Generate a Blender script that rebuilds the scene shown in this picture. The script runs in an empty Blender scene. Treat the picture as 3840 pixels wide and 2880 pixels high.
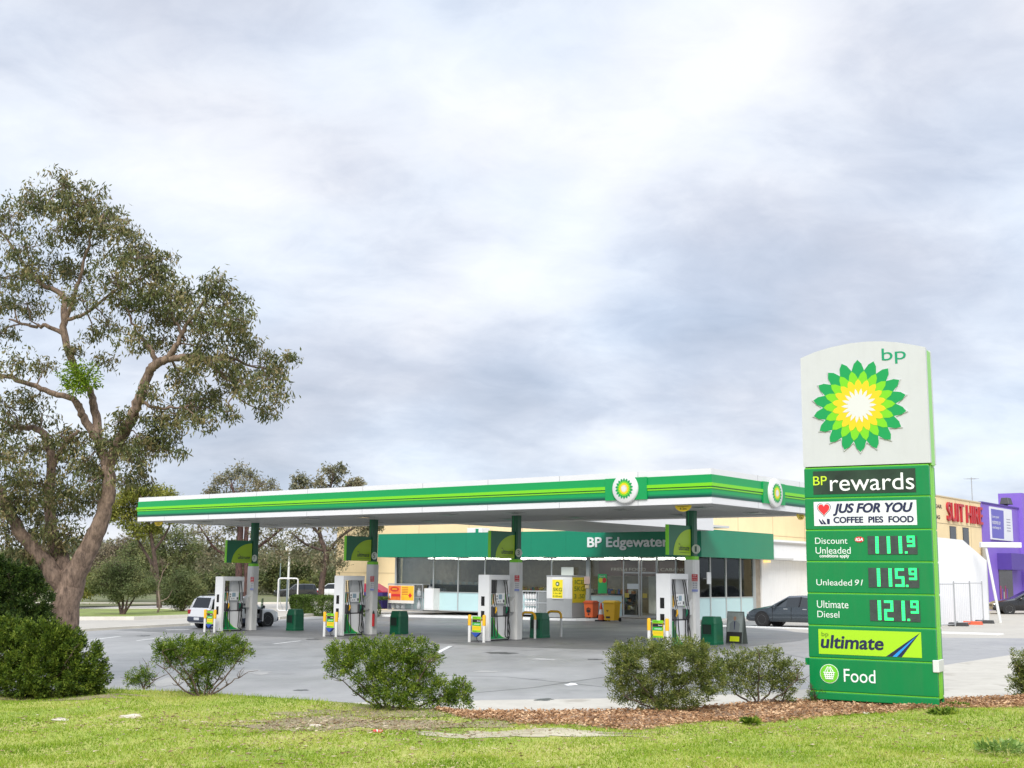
import bpy, math, random
import numpy as np
from mathutils import Vector, Matrix

SC = bpy.context.scene
COL = SC.collection
# ------------------------------------------------------------------ camera
F_PX, PITCH, ROLL, YAW, EYE = 4546.1, 0.15714, 0.011305, 0.67204, 2.1
_cp, _sp = math.cos(PITCH), math.sin(PITCH)
_fw = Vector((0, _cp, _sp)); _u0 = Vector((0, -_sp, _cp)); _r0 = Vector((1, 0, 0))
_c, _s = math.cos(ROLL), math.sin(ROLL)
_rt = _c*_r0 + _s*_u0; _up = -_s*_r0 + _c*_u0
camd = bpy.data.cameras.new('camera'); cam = bpy.data.objects.new('camera', camd); COL.objects.link(cam)
camd.sensor_width = 36; camd.sensor_fit = 'HORIZONTAL'; camd.lens = 36*F_PX/3840
camd.clip_start = 0.1; camd.clip_end = 4000
cam.matrix_world = Matrix(((_rt.x, _up.x, -_fw.x, 0), (_rt.y, _up.y, -_fw.y, 0), (_rt.z, _up.z, -_fw.z, EYE), (0, 0, 0, 1)))
SC.camera = cam
def ray(u, v):
    "viewing direction through a point of the 3840 x 2880 photograph"
    return (_fw*F_PX + _rt*(u-1920) - _up*(v-1440)).normalized()

# ------------------------------------------------------------------ light
SUN_EL, SUN_AZ = math.radians(41), math.radians(186)      # azimuth clockwise from +Y
sund = bpy.data.lights.new('sun', 'SUN'); sun = bpy.data.objects.new('sun', sund); COL.objects.link(sun)
sund.energy = 2.1; sund.angle = math.radians(30); sund.color = (1.0, 0.97, 0.92)
_sd = Vector((math.sin(SUN_AZ)*math.cos(SUN_EL), math.cos(SUN_AZ)*math.cos(SUN_EL), math.sin(SUN_EL)))
sun.rotation_euler = _sd.to_track_quat('Z', 'Y').to_euler(); sun.location = (0, 0, 60)

W = bpy.data.worlds.new('World'); SC.world = W; W.use_nodes = True
def build_world():
    nt = W.node_tree; N = nt.nodes; L = nt.links; N.clear()
    def n(t, **k):
        x = N.new(t)
        for a, b in k.items(): setattr(x, a, b)
        return x
    def math_(op, a, b=None, c=None):
        x = n('ShaderNodeMath', operation=op)
        for i, q in enumerate((a, b, c)):
            if q is None: continue
            if isinstance(q, (int, float)): x.inputs[i].default_value = q
            else: L.new(q, x.inputs[i])
        return x.outputs[0]
    out = n('ShaderNodeOutputWorld'); bg = n('ShaderNodeBackground'); bg2 = n('ShaderNodeBackground'); mix = n('ShaderNodeMixShader')
    sky = n('ShaderNodeTexSky', sky_type='NISHITA'); sky.sun_disc = False
    sky.sun_elevation = SUN_EL; sky.sun_rotation = SUN_AZ; sky.air_density = 1.0; sky.dust_density = 1.5
    L.new(sky.outputs[0], bg.inputs[0]); bg.inputs[1].default_value = 0.11
    tc = n('ShaderNodeTexCoord'); sep = n('ShaderNodeSeparateXYZ'); L.new(tc.outputs['Generated'], sep.inputs[0])
    zz = math_('MAXIMUM', sep.outputs[2], 0.0)
    den = math_('ADD', zz, 0.34)
    px = math_('DIVIDE', sep.outputs[0], den); py = math_('DIVIDE', sep.outputs[1], den)
    cmb = n('ShaderNodeCombineXYZ'); L.new(px, cmb.inputs[0]); L.new(py, cmb.inputs[1])
    mp = n('ShaderNodeMapping'); L.new(cmb.outputs[0], mp.inputs[0])
    mp.inputs['Rotation'].default_value = (0, 0, math.radians(-24)); mp.inputs['Scale'].default_value = (0.8, 1.0, 1); mp.inputs['Location'].default_value = (3.1, 1.7, 0)
    n1 = n('ShaderNodeTexNoise'); n1.inputs['Scale'].default_value = 2.1; n1.inputs['Detail'].default_value = 7; n1.inputs['Roughness'].default_value = 0.50; n1.inputs['Distortion'].default_value = 0.35
    L.new(mp.outputs[0], n1.inputs['Vector'])
    n2 = n('ShaderNodeTexNoise'); n2.inputs['Scale'].default_value = 5.6; n2.inputs['Detail'].default_value = 8; n2.inputs['Roughness'].default_value = 0.58; n2.inputs['Distortion'].default_value = 0.4
    L.new(mp.outputs[0], n2.inputs['Vector'])
    v = math_('ADD', math_('MULTIPLY', n1.outputs[0], 0.90), math_('MULTIPLY', n2.outputs[0], 0.52))
    n4 = n('ShaderNodeTexNoise'); n4.inputs['Scale'].default_value = 13; n4.inputs['Detail'].default_value = 7; n4.inputs['Roughness'].default_value = 0.6; n4.inputs['Distortion'].default_value = 0.6
    L.new(mp.outputs[0], n4.inputs['Vector']); v = math_('ADD', v, math_('MULTIPLY', math_('SUBTRACT', n4.outputs[0], .5), 0.26))
    # large banks of the cloud deck: (direction, tightness, lift)
    for (u_, v_, k, a) in CLOUDS:
        d = ray(u_*1.736, v_*1.736)
        dp = n('ShaderNodeVectorMath', operation='DOT_PRODUCT'); L.new(tc.outputs['Generated'], dp.inputs[0]); dp.inputs[1].default_value = d
        e = math_('POWER', 2.71828, math_('MULTIPLY', math_('SUBTRACT', dp.outputs['Value'], 1.0), k))
        v = math_('ADD', v, math_('MULTIPLY', e, a))
    rmp = n('ShaderNodeValToRGB'); L.new(v, rmp.inputs[0]); cr = rmp.color_ramp
    st = [(0.30, (0.285, 0.312, 0.372)), (0.55, (0.385, 0.405, 0.460)), (0.67, (0.455, 0.470, 0.515)), (0.78, (0.525, 0.534, 0.563)), (0.98, (0.610, 0.612, 0.620))]
    cr.elements[0].position, cr.elements[0].color = st[0][0], (*st[0][1], 1)
    cr.elements[1].position, cr.elements[1].color = st[-1][0], (*st[-1][1], 1)
    for p, c in st[1:-1]:
        e = cr.elements.new(p); e.color = (*c, 1)
    n3 = n('ShaderNodeTexNoise'); n3.inputs['Scale'].default_value = 1.6; n3.inputs['Detail'].default_value = 3; L.new(cmb.outputs[0], n3.inputs['Vector'])
    hue = n('ShaderNodeMapRange'); L.new(n3.outputs[0], hue.inputs[0]); hue.inputs[1].default_value = .40; hue.inputs[2].default_value = .62
    tint = n('ShaderNodeMix', data_type='RGBA', blend_type='MULTIPLY'); tint.inputs['Factor'].default_value = 1.0
    tc2 = n('ShaderNodeMix', data_type='RGBA'); L.new(hue.outputs[0], tc2.inputs['Factor']); tc2.inputs['A'].default_value = (.985, .993, 1.01, 1); tc2.inputs['B'].default_value = (.91, .985, 1.06, 1)
    L.new(rmp.outputs[0], tint.inputs['A']); L.new(tc2.outputs['Result'], tint.inputs['B']); L.new(tint.outputs['Result'], bg2.inputs[0])
    # an overcast sky is brighter overhead than at the horizon
    hi = n('ShaderNodeMapRange', interpolation_type='SMOOTHSTEP'); L.new(zz, hi.inputs[0]); hi.inputs[1].default_value = 0.48; hi.inputs[2].default_value = 0.95; hi.inputs[3].default_value = 1.0; hi.inputs[4].default_value = 2.3
    L.new(hi.outputs[0], bg2.inputs[1])
    mix.inputs[0].default_value = 0.93
    L.new(bg.outputs[0], mix.inputs[1]); L.new(bg2.outputs[0], mix.inputs[2]); L.new(mix.outputs[0], out.inputs[0])
CLOUDS = [(780, 90, 260, .16), (1000, 170, 500, .12), (60, 40, 300, .10), (330, 260, 150, -.10), (1330, 330, 600, .12), (1150, 520, 450, .16), (1560, 150, 400, .12), (1700, 600, 260, -.05),
          (1430, 640, 400, -.04), (860, 390, 350, -.08), (1150, 870, 420, -.20), (1500, 880, 600, -.10), (620, 820, 400, -.08), (1330, 770, 700, .12), (2150, 620, 500, .10), (1950, 250, 260, -.05), (430, 560, 500, .10), (1000, 640, 500, .06), (1350, 965, 1200, .10), (560, 970, 400, -.16), (2120, 780, 700, .06), (1800, 330, 900, .08), (640, 150, 700, -.06), (1250, 460, 2200, .10), (1350, 350, 2200, .09), (1450, 265, 2200, .10), (1560, 170, 2200, .10), (1680, 90, 2200, .10), (1480, 360, 3000, -.04), (480, 940, 900, -.14), (760, 900, 900, -.15), (980, 900, 1200, -.06), (1420, 870, 1500, -.06), (1900, 560, 500, -.05)]
build_world()
SC.view_settings.view_transform = 'Standard'; SC.view_settings.look = 'None'; SC.view_settings.exposure = 0.80; SC.view_settings.gamma = 1.0

# ------------------------------------------------------------------ geometry of the place
E1 = Vector((math.cos(YAW), -math.sin(YAW), 0)); E2 = Vector((math.sin(YAW), math.cos(YAW), 0))
CO = Vector((6.02, 36.40, 0))                      # near corner of the canopy: origin of the station axes (s along its front, t away from it)
def st_of(x, y):
    d = Vector((x, y, 0))-CO
    return d.dot(E1), d.dot(E2)
def Gst(s, t): return -0.146 + 0.0132*min(max(s, -75), 60) + 0.0090*min(max(t, -40), 85)
def G(x, y): return Gst(*st_of(x, y))
def st(s, t, z=None):
    q = CO + E1*s + E2*t; q.z = Gst(s, t) if z is None else z
    return q
def gp(u, v, z=None):
    "ground point seen at a point of the photograph"
    d = ray(u, v)
    if z is not None:
        k = (z-EYE)/d.z; return Vector((d.x*k, d.y*k, z))
    # plane z = a + b s + c t
    nx = E1*0.0132 + E2*0.0090
    k = (-0.146 - nx.dot(CO) - EYE)/(d.z - nx.dot(d))
    return Vector((d.x*k, d.y*k, EYE+d.z*k))
def pt_t(u, v, t):
    "(s, z) on the upright plane t = const"
    d = ray(u, v); k = (t + CO.dot(E2))/d.dot(E2); q = d*k
    return (q-CO).dot(E1), q.z+EYE
def pt_s(u, v, s):
    d = ray(u, v); k = (s + CO.dot(E1))/d.dot(E1); q = d*k
    return (q-CO).dot(E2), q.z+EYE
def at(u, v, depth):
    d = ray(u, v); k = depth/d.y
    return Vector((d.x*k, depth, EYE+d.z*k))

# ------------------------------------------------------------------ materials
def lin(r, g, b):
    f = lambda c: (c/255)/12.92 if c/255 <= .04045 else ((c/255+.055)/1.055)**2.4
    return (f(r), f(g), f(b))
MATS = {}
def mat(name, col, rough=.5, metal=0., var=0., vscale=3., bump=0., bscale=30., spec=.5, coat=0., emit=None, estr=0., island=0., dirt=0.):
    if name in MATS: return MATS[name]
    m = bpy.data.materials.new(name); m.use_nodes = True; MATS[name] = m
    nt = m.node_tree; N = nt.nodes; L = nt.links; b = N['Principled BSDF']
    b.inputs['Roughness'].default_value = rough; b.inputs['Metallic'].default_value = metal
    b.inputs['Specular IOR Level'].default_value = spec; b.inputs['Coat Weight'].default_value = coat
    b.inputs['Base Color'].default_value = (*col, 1)
    if emit: b.inputs['Emission Color'].default_value = (*emit, 1); b.inputs['Emission Strength'].default_value = estr
    src = None
    if var or island or dirt:
        tc = N.new('ShaderNodeTexCoord')
        rgb = N.new('ShaderNodeRGB'); rgb.outputs[0].default_value = (*col, 1); src = rgb.outputs[0]
        if var:
            t = N.new('ShaderNodeTexNoise'); t.inputs['Scale'].default_value = vscale; t.inputs['Detail'].default_value = 6; t.inputs['Roughness'].default_value = .65
            L.new(tc.outputs['Object'], t.inputs['Vector'])
            mr = N.new('ShaderNodeMapRange'); L.new(t.outputs[0], mr.inputs[0]); mr.inputs[1].default_value = .3; mr.inputs[2].default_value = .7; mr.inputs[3].default_value = 1-var; mr.inputs[4].default_value = 1+var
            h = N.new('ShaderNodeVectorMath'); h.operation = 'SCALE'; L.new(src, h.inputs[0]); L.new(mr.outputs[0], h.inputs['Scale']); src = h.outputs[0]
        if island:
            g = N.new('ShaderNodeNewGeometry')
            mr = N.new('ShaderNodeMapRange'); L.new(g.outputs['Random Per Island'], mr.inputs[0]); mr.inputs[3].default_value = 1-island; mr.inputs[4].default_value = 1+island
            h = N.new('ShaderNodeVectorMath'); h.operation = 'SCALE'; L.new(src, h.inputs[0]); L.new(mr.outputs[0], h.inputs['Scale']); src = h.outputs[0]
        if dirt:
            t = N.new('ShaderNodeTexNoise'); t.inputs['Scale'].default_value = 2.2; t.inputs['Detail'].default_value = 8
            mpn = N.new('ShaderNodeMapping'); mpn.inputs['Scale'].default_value = (3.2, 3.2, .5); L.new(tc.outputs['Object'], mpn.inputs[0]); L.new(mpn.outputs[0], t.inputs['Vector'])
            mr = N.new('ShaderNodeMapRange'); L.new(t.outputs[0], mr.inputs[0]); mr.inputs[1].default_value = .48; mr.inputs[2].default_value = .75; mr.inputs[3].default_value = 0; mr.inputs[4].default_value = dirt
            mx = N.new('ShaderNodeMix'); mx.data_type = 'RGBA'; L.new(mr.outputs[0], mx.inputs['Factor']); L.new(src, mx.inputs['A']); mx.inputs['B'].default_value = (.16, .14, .11, 1); src = mx.outputs['Result']
        L.new(src, b.inputs['Base Color'])
    if bump:
        tc = N.new('ShaderNodeTexCoord'); t = N.new('ShaderNodeTexNoise'); t.inputs['Scale'].default_value = bscale; t.inputs['Detail'].default_value = 5
        L.new(tc.outputs['Object'], t.inputs['Vector'])
        bp = N.new('ShaderNodeBump'); bp.inputs['Strength'].default_value = bump; bp.inputs['Distance'].default_value = .02
        L.new(t.outputs[0], bp.inputs['Height']); L.new(bp.outputs[0], b.inputs['Normal'])
    return m
def glass(name, tint=(.25, .3, .3), alpha=.35, rough=.03):
    if name in MATS: return MATS[name]
    m = bpy.data.materials.new(name); m.use_nodes = True; MATS[name] = m
    nt = m.node_tree; N = nt.nodes; L = nt.links; N.clear()
    o = N.new('ShaderNodeOutputMaterial'); tr = N.new('ShaderNodeBsdfTransparent'); tr.inputs[0].default_value = (*tint, 1)
    gl = N.new('ShaderNodeBsdfGlossy'); gl.inputs['Roughness'].default_value = rough; gl.inputs['Color'].default_value = (.62, .66, .66, 1)
    fr = N.new('ShaderNodeFresnel'); fr.inputs[0].default_value = 1.45
    ad = N.new('ShaderNodeMath'); ad.operation = 'ADD'; ad.inputs[1].default_value = alpha*.1; L.new(fr.outputs[0], ad.inputs[0])
    mx = N.new('ShaderNodeMixShader'); L.new(ad.outputs[0], mx.inputs[0]); L.new(tr.outputs[0], mx.inputs[1]); L.new(gl.outputs[0], mx.inputs[2]); L.new(mx.outputs[0], o.inputs[0])
    return m
def leafmat(name, c1, c2, c3, nscale=1.2, trans=.25, rough=.5):
    "foliage: three leaf colours mixed leaf by leaf and clump by clump"
    if name in MATS: return MATS[name]
    m = bpy.data.materials.new(name); m.use_nodes = True; MATS[name] = m
    nt = m.node_tree; N = nt.nodes; L = nt.links; b = N['Principled BSDF']; b.inputs['Roughness'].default_value = rough; b.inputs['Specular IOR Level'].default_value = .18
    g = N.new('ShaderNodeNewGeometry'); tc = N.new('ShaderNodeTexCoord'); t = N.new('ShaderNodeTexNoise'); t.inputs['Scale'].default_value = nscale; t.inputs['Detail'].default_value = 3
    L.new(tc.outputs['Object'], t.inputs['Vector'])
    a = N.new('ShaderNodeMath'); a.operation = 'MULTIPLY_ADD'; L.new(g.outputs['Random Per Island'], a.inputs[0]); a.inputs[1].default_value = .55
    s = N.new('ShaderNodeMath'); s.operation = 'MULTIPLY_ADD'; L.new(t.outputs[0], s.inputs[0]); s.inputs[1].default_value = 1.5; s.inputs[2].default_value = -.52
    L.new(s.outputs[0], a.inputs[2])
    r = N.new('ShaderNodeValToRGB'); L.new(a.outputs[0], r.inputs[0]); e = r.color_ramp.elements
    e[0].position = .1; e[0].color = (*c1, 1); e[1].position = .9; e[1].color = (*c3, 1); q = e.new(.5); q.color = (*c2, 1)
    L.new(r.outputs[0], b.inputs['Base Color'])
    tl = N.new('ShaderNodeBsdfTranslucent'); L.new(r.outputs[0], tl.inputs[0]); mx = N.new('ShaderNodeMixShader'); mx.inputs[0].default_value = trans
    o = N['Material Output']; L.new(b.outputs[0], mx.inputs[1]); L.new(tl.outputs[0], mx.inputs[2]); L.new(mx.outputs[0], o.inputs[0])
    return m

WHITE = mat('white paint', (.66, .66, .66), .35, var=.02, vscale=1.5)
WHITE2 = mat('aged white paint', (.66, .66, .64), .5, var=.04, vscale=2, dirt=.18)
GREY = mat('grey metal', (.36, .37, .38), .4, metal=.3, var=.05)
ALU = mat('aluminium', (.55, .57, .58), .35, metal=.6, var=.04)
LGREY = mat('light grey panel', (.56, .57, .57), .45, var=.03)
DGREY = mat('dark grey', (.06, .06, .065), .5, var=.1)
BLACK = mat('black rubber', (.012, .012, .013), .5)
GLOSSBLACK = mat('black display glass', (.006, .006, .008), .12)
GREEN = mat('sign green', (.0, .235, .058), .35, var=.03, vscale=2)
GREEN2 = mat('bright band green', (.0, .285, .07), .4, var=.02)
DGREEN = mat('deep green', (.0, .085, .04), .35, var=.04)
TEAL = mat('shop fascia green', (.0, .20, .105), .4, var=.04, vscale=.8)
TEALD = mat('dark teal band', (.0, .065, .042), .35)
LIME = mat('lime', (.17, .56, .008), .4)
LIME2 = mat('olive lime', (.34, .55, .01), .4, var=.03)
YELLOW = mat('yellow', (.72, .53, .008), .4)
AMBER = mat('amber yellow', (.78, .42, .01), .42, var=.05)
RED = mat('red', (.55, .02, .025), .4)
ORANGE = mat('orange', (.72, .13, .03), .45, var=.06)
BLUE = mat('blue', (.02, .07, .36), .4)
NAVY = mat('navy ink', (.01, .014, .06), .5)
INK = mat('black ink', (.012, .012, .014), .5)
CREAM = mat('cream concrete', (.76, .60, .35), .75, var=.05, vscale=.5, dirt=.06)
CREAM2 = mat('cream joint', (.45, .36, .22), .8)
PURPLE = mat('purple render', (.20, .115, .50), .6, var=.05, vscale=.7)
DPURPLE = mat('dark purple render', (.075, .04, .26), .6, var=.05)
AQUA = mat('pale aqua panel', (.45, .62, .63), .3, var=.03, vscale=.7)
CONC = mat('pale concrete', (.50, .47, .42), .85, var=.10, vscale=.6, bump=.1, bscale=14)
KERB = mat('kerb concrete', (.56, .53, .47), .85, var=.12, vscale=1.2, bump=.15, bscale=20)
LINE = mat('worn line paint', (.70, .70, .68), .7, var=.15, vscale=3)
LEDG = mat('lit green diodes', (.0, .3, .1), .5, emit=(.03, 1., .17), estr=1.2)
SCREEN = mat('grey price screen', (.045, .06, .055), .35, var=.25, vscale=9)
SHOPGLASS = glass('shop glass', (.80, .84, .83), .0)
CARGLASS = mat('tinted car glass', (.012, .016, .018), .06, spec=.6)
TYRE = mat('tyre rubber', (.014, .014, .015), .75)
RIM = mat('alloy rim', (.42, .43, .44), .3, metal=.8)
TAIL = mat('tail lamp', (.35, .01, .015), .15)
CLEAR = mat('clear lamp', (.60, .62, .62), .1, metal=.3)

# ------------------------------------------------------------------ mesh builder
class MB:
    def __init__(s): s.v = []; s.f = []; s.m = []; s.ms = []
    def mi(s, m):
        if m not in s.ms: s.ms.append(m)
        return s.ms.index(m)
    def add(s, vs, fs, m):
        o = len(s.v); s.v += [tuple(x) for x in vs]; i = s.mi(m)
        for f in fs: s.f.append([o+k for k in f]); s.m.append(i)
        return s
    def poly(s, pts, m): return s.add(pts, [list(range(len(pts)))], m)
    def box(s, x0, x1, y0, y1, z0, z1, m, tx=0, ty=0, mx=None):
        "tx, ty: inset of the top"
        vs = [(x0, y0, z0), (x1, y0, z0), (x1, y1, z0), (x0, y1, z0), (x0+tx, y0+ty, z1), (x1-tx, y0+ty, z1), (x1-tx, y1-ty, z1), (x0+tx, y1-ty, z1)]
        if mx is not None: vs = [tuple(mx @ Vector(q)) for q in vs]
        return s.add(vs, [[3, 2, 1, 0], [4, 5, 6, 7], [0, 1, 5, 4], [1, 2, 6, 5], [2, 3, 7, 6], [3, 0, 4, 7]], m)
    def prism(s, pts, a, b, axis, m, m2=None):
        "outline pts (2D) pulled from a to b along axis 'x','y','z'"
        def P(p, d): return {'x': (d, p[0], p[1]), 'y': (p[0], d, p[1]), 'z': (p[0], p[1], d)}[axis]
        n = len(pts); vs = [P(p, a) for p in pts]+[P(p, b) for p in pts]
        s.add(vs, [[i, (i+1) % n, n+(i+1) % n, n+i] for i in range(n)], m2 or m)
        s.add(vs, [list(range(n))[::-1], [n+i for i in range(n)]], m)
        return s
    def tube(s, pts, r, m, n=7, caps=True):
        pts = [Vector(p) for p in pts]; k = len(pts); rs = r if isinstance(r, (list, tuple)) else [r]*k
        vs = []; fs = []; prev = None
        for i, p in enumerate(pts):
            d = (pts[min(i+1, k-1)]-pts[max(i-1, 0)])
            d = d.normalized() if d.length > 1e-9 else Vector((0, 0, 1))
            if prev is None:
                a = d.cross(Vector((0, 0, 1)) if abs(d.z) < .9 else Vector((1, 0, 0))).normalized()
            else:
                a = prev - d*prev.dot(d); a = a.normalized() if a.length > 1e-6 else d.orthogonal().normalized()
            prev = a; b = d.cross(a)
            for j in range(n):
                t = 2*math.pi*j/n; vs.append(p + (a*math.cos(t)+b*math.sin(t))*rs[i])
        for i in range(k-1):
            for j in range(n): fs.append([i*n+j, i*n+(j+1) % n, (i+1)*n+(j+1) % n, (i+1)*n+j])
        if caps: fs += [list(range(n))[::-1], [(k-1)*n+j for j in range(n)]]
        return s.add(vs, fs, m)
    def cyl(s, c, r, h, m, axis='z', n=20, r2=None):
        c = Vector(c); d = {'x': Vector((1, 0, 0)), 'y': Vector((0, 1, 0)), 'z': Vector((0, 0, 1))}[axis]
        return s.tube([c, c+d*h], [r, r if r2 is None else r2], m, n)
    def lathe(s, prof, m, axis='z', c=(0, 0, 0), n=20):
        c = Vector(c); vs = []; fs = []; k = len(prof)
        for (r, h) in prof:
            for j in range(n):
                t = 2*math.pi*j/n; a, b = r*math.cos(t), r*math.sin(t)
                vs.append(c+Vector({'z': (a, b, h), 'y': (a, h, b), 'x': (h, a, b)}[axis]))
        for i in range(k-1):
            for j in range(n): fs.append([i*n+j, i*n+(j+1) % n, (i+1)*n+(j+1) % n, (i+1)*n+j])
        fs += [list(range(n))[::-1], [(k-1)*n+j for j in range(n)]]
        return s.add(vs, fs, m)
    def build(s, name, parent=None, smooth=None, bevel=0., loc=None):
        me = bpy.data.meshes.new(name); me.from_pydata(s.v, [], s.f)
        for m in s.ms: me.materials.append(m)
        me.polygons.foreach_set('material_index', s.m)
        me.update()
        if smooth is not None:
            me.polygons.foreach_set('use_smooth', [True]*len(me.polygons))
            me.set_sharp_from_angle(angle=math.radians(smooth))
        o = bpy.data.objects.new(name, me); COL.objects.link(o)
        if loc is not None: o.location = loc
        if parent: o.parent = parent
        if bevel:
            bv = o.modifiers.new('bevel', 'BEVEL'); bv.width = bevel; bv.segments = 2; bv.limit_method = 'ANGLE'; bv.angle_limit = math.radians(40)
        return o
def tag(o, label=None, cat=None, group=None, kind=None):
    if label: o['label'] = label
    if cat: o['category'] = cat
    if group: o['group'] = group
    if kind: o['kind'] = kind
    return o
def thing(name, label, cat, loc=(0, 0, 0), rot=0., group=None):
    o = bpy.data.objects.new(name, None); COL.objects.link(o); o.location = loc; o.rotation_euler = (0, 0, rot); o.empty_display_size = .2
    return tag(o, label, cat, group)
def sthing(name, label, cat, s, t, z=None, group=None): return thing(name, label, cat, st(s, t, z), -YAW, group)
def copy_tree(o, parent=None):
    c = o.copy(); COL.objects.link(c)
    if parent: c.parent = parent
    for ch in list(o.children): copy_tree(ch, c)
    return c
def text(parent, s, x0, x1, z0, z1, m, y=-.004, ext=.0015, shear=0., bold=0., name='lettering', rotm=None, spacing=1.0):
    "lettering as a mesh filling the box x0..x1, z0..z1 of the parent's xz plane; faces -y"
    cu = bpy.data.curves.new(name, 'FONT'); cu.body = s; cu.extrude = .5; cu.shear = shear; cu.align_x = 'LEFT'; cu.space_line = .95; cu.space_character = spacing
    tmp = bpy.data.objects.new('t', cu); COL.objects.link(tmp)
    dg = bpy.context.evaluated_depsgraph_get(); me = bpy.data.meshes.new_from_object(tmp.evaluated_get(dg)); bpy.data.objects.remove(tmp); bpy.data.curves.remove(cu)
    n = len(me.vertices); co = np.empty(n*3); me.vertices.foreach_get('co', co); co = co.reshape(-1, 3)
    a, b = co.min(0), co.max(0)
    out = np.empty_like(co)
    out[:, 0] = x0 + (co[:, 0]-a[0])/(b[0]-a[0])*(x1-x0); out[:, 2] = z0 + (co[:, 1]-a[1])/(b[1]-a[1])*(z1-z0); out[:, 1] = y - (co[:, 2]/1.0)*2*ext
    if bold > 0:
        # heavier strokes: the outline repeated a hair to each side, each copy a hair deeper
        hgt = (z1-z0)/(b[1]-a[1]); d = abs(bold)*hgt
        polys = [list(p.vertices) for p in me.polygons]; VV = []; FF = []
        for k, (ox, oz) in enumerate(((0, 0), (d, 0), (-d, 0), (0, d*.8), (0, -d*.8), (d*.7, d*.6), (-d*.7, -d*.6), (d*.7, -d*.6), (-d*.7, d*.6))):
            q = out.copy(); q[:, 0] += ox; q[:, 2] += oz; q[:, 1] += .0003*k
            FF += [[i+n*k for i in p] for p in polys]; VV.append(q)
        out = np.concatenate(VV); me2 = bpy.data.meshes.new(name)
        if rotm is not None: out = np.array([tuple(rotm @ Vector(q)) for q in out])
        me2.from_pydata(out.tolist(), [], FF); bpy.data.meshes.remove(me); me = me2
    else:
        if rotm is not None: out = np.array([tuple(rotm @ Vector(q)) for q in out])
        me.vertices.foreach_set('co', out.ravel())
    me.materials.clear(); me.materials.append(m); me.update()
    o = bpy.data.objects.new(name, me); COL.objects.link(o)
    if parent: o.parent = parent
    return o
def helios(mb, cx, cz, R, y, sx=1., n=18, rot=0.):
    "sunflower emblem of four nested stars, facing -y, each layer a little proud of the one under it"
    W2 = mat('emblem white', (.62, .62, .60), .35)
    for (tip, val, half, m, k) in ((1., .77, 0, GREEN2, 0), (.765, .585, 1, LIME, 1), (.575, .45, 0, YELLOW, 2), (.375, .225, 1, W2, 3)):
        ring = []
        for i in range(n):
            a = rot + 2*math.pi*(i+.5*half)/n; st_ = math.pi/n
            for (da, r) in ((0, tip), (st_*.52, (tip+val)/2*1.035), (st_, val), (st_*1.48, (tip+val)/2*1.035)):
                ring.append((cx+sx*R*r*math.sin(a+da), cz+R*r*math.cos(a+da)))
        yy = y-.0035*k; N = len(ring)
        vs = [(p[0], yy, p[1]) for p in ring]+[(p[0], yy+.003, p[1]) for p in ring]+[(cx, yy, cz)]
        mb.add(vs, [[i, 2*N, (i+1) % N] for i in range(N)]+[[i, (i+1) % N, N+(i+1) % N, N+i] for i in range(N)], m)
    return mb
def mesh_np(name, V, Fq, m, parent=None, smooth=False):
    "V (n,3), Fq (k,3|4) -> object"
    me = bpy.data.meshes.new(name); n, k, q = len(V), len(Fq), Fq.shape[1]
    me.vertices.add(n); me.vertices.foreach_set('co', np.asarray(V, np.float32).ravel())
    me.loops.add(k*q); me.loops.foreach_set('vertex_index', Fq.astype(np.int32).ravel())
    me.polygons.add(k); me.polygons.foreach_set('loop_start', np.arange(0, k*q, q, dtype=np.int32))
    me.update(calc_edges=True)
    if smooth: me.polygons.foreach_set('use_smooth', [True]*k)
    me.materials.append(m); o = bpy.data.objects.new(name, me); COL.objects.link(o)
    if parent: o.parent = parent
    return o
def leaf_arrays(rng, P, D, Ln, Wd):
    "one bent rhombus per leaf at P, pointing along D"
    n = len(P); D = D/np.linalg.norm(D, axis=1, keepdims=True)
    R = rng.normal(size=(n, 3)); S = np.cross(D, R); S /= np.linalg.norm(S, axis=1, keepdims=True)+1e-9; Nn = np.cross(S, D)
    Ln = np.broadcast_to(Ln, (n,))[:, None]; Wd = np.broadcast_to(Wd, (n,))[:, None]
    mid = P + D*Ln*.5 + Nn*Ln*.07
    V = np.stack([P, mid-S*Wd*.5, P+D*Ln, mid+S*Wd*.5], 1).reshape(-1, 3)
    return V, np.arange(n*4).reshape(-1, 4)

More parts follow.
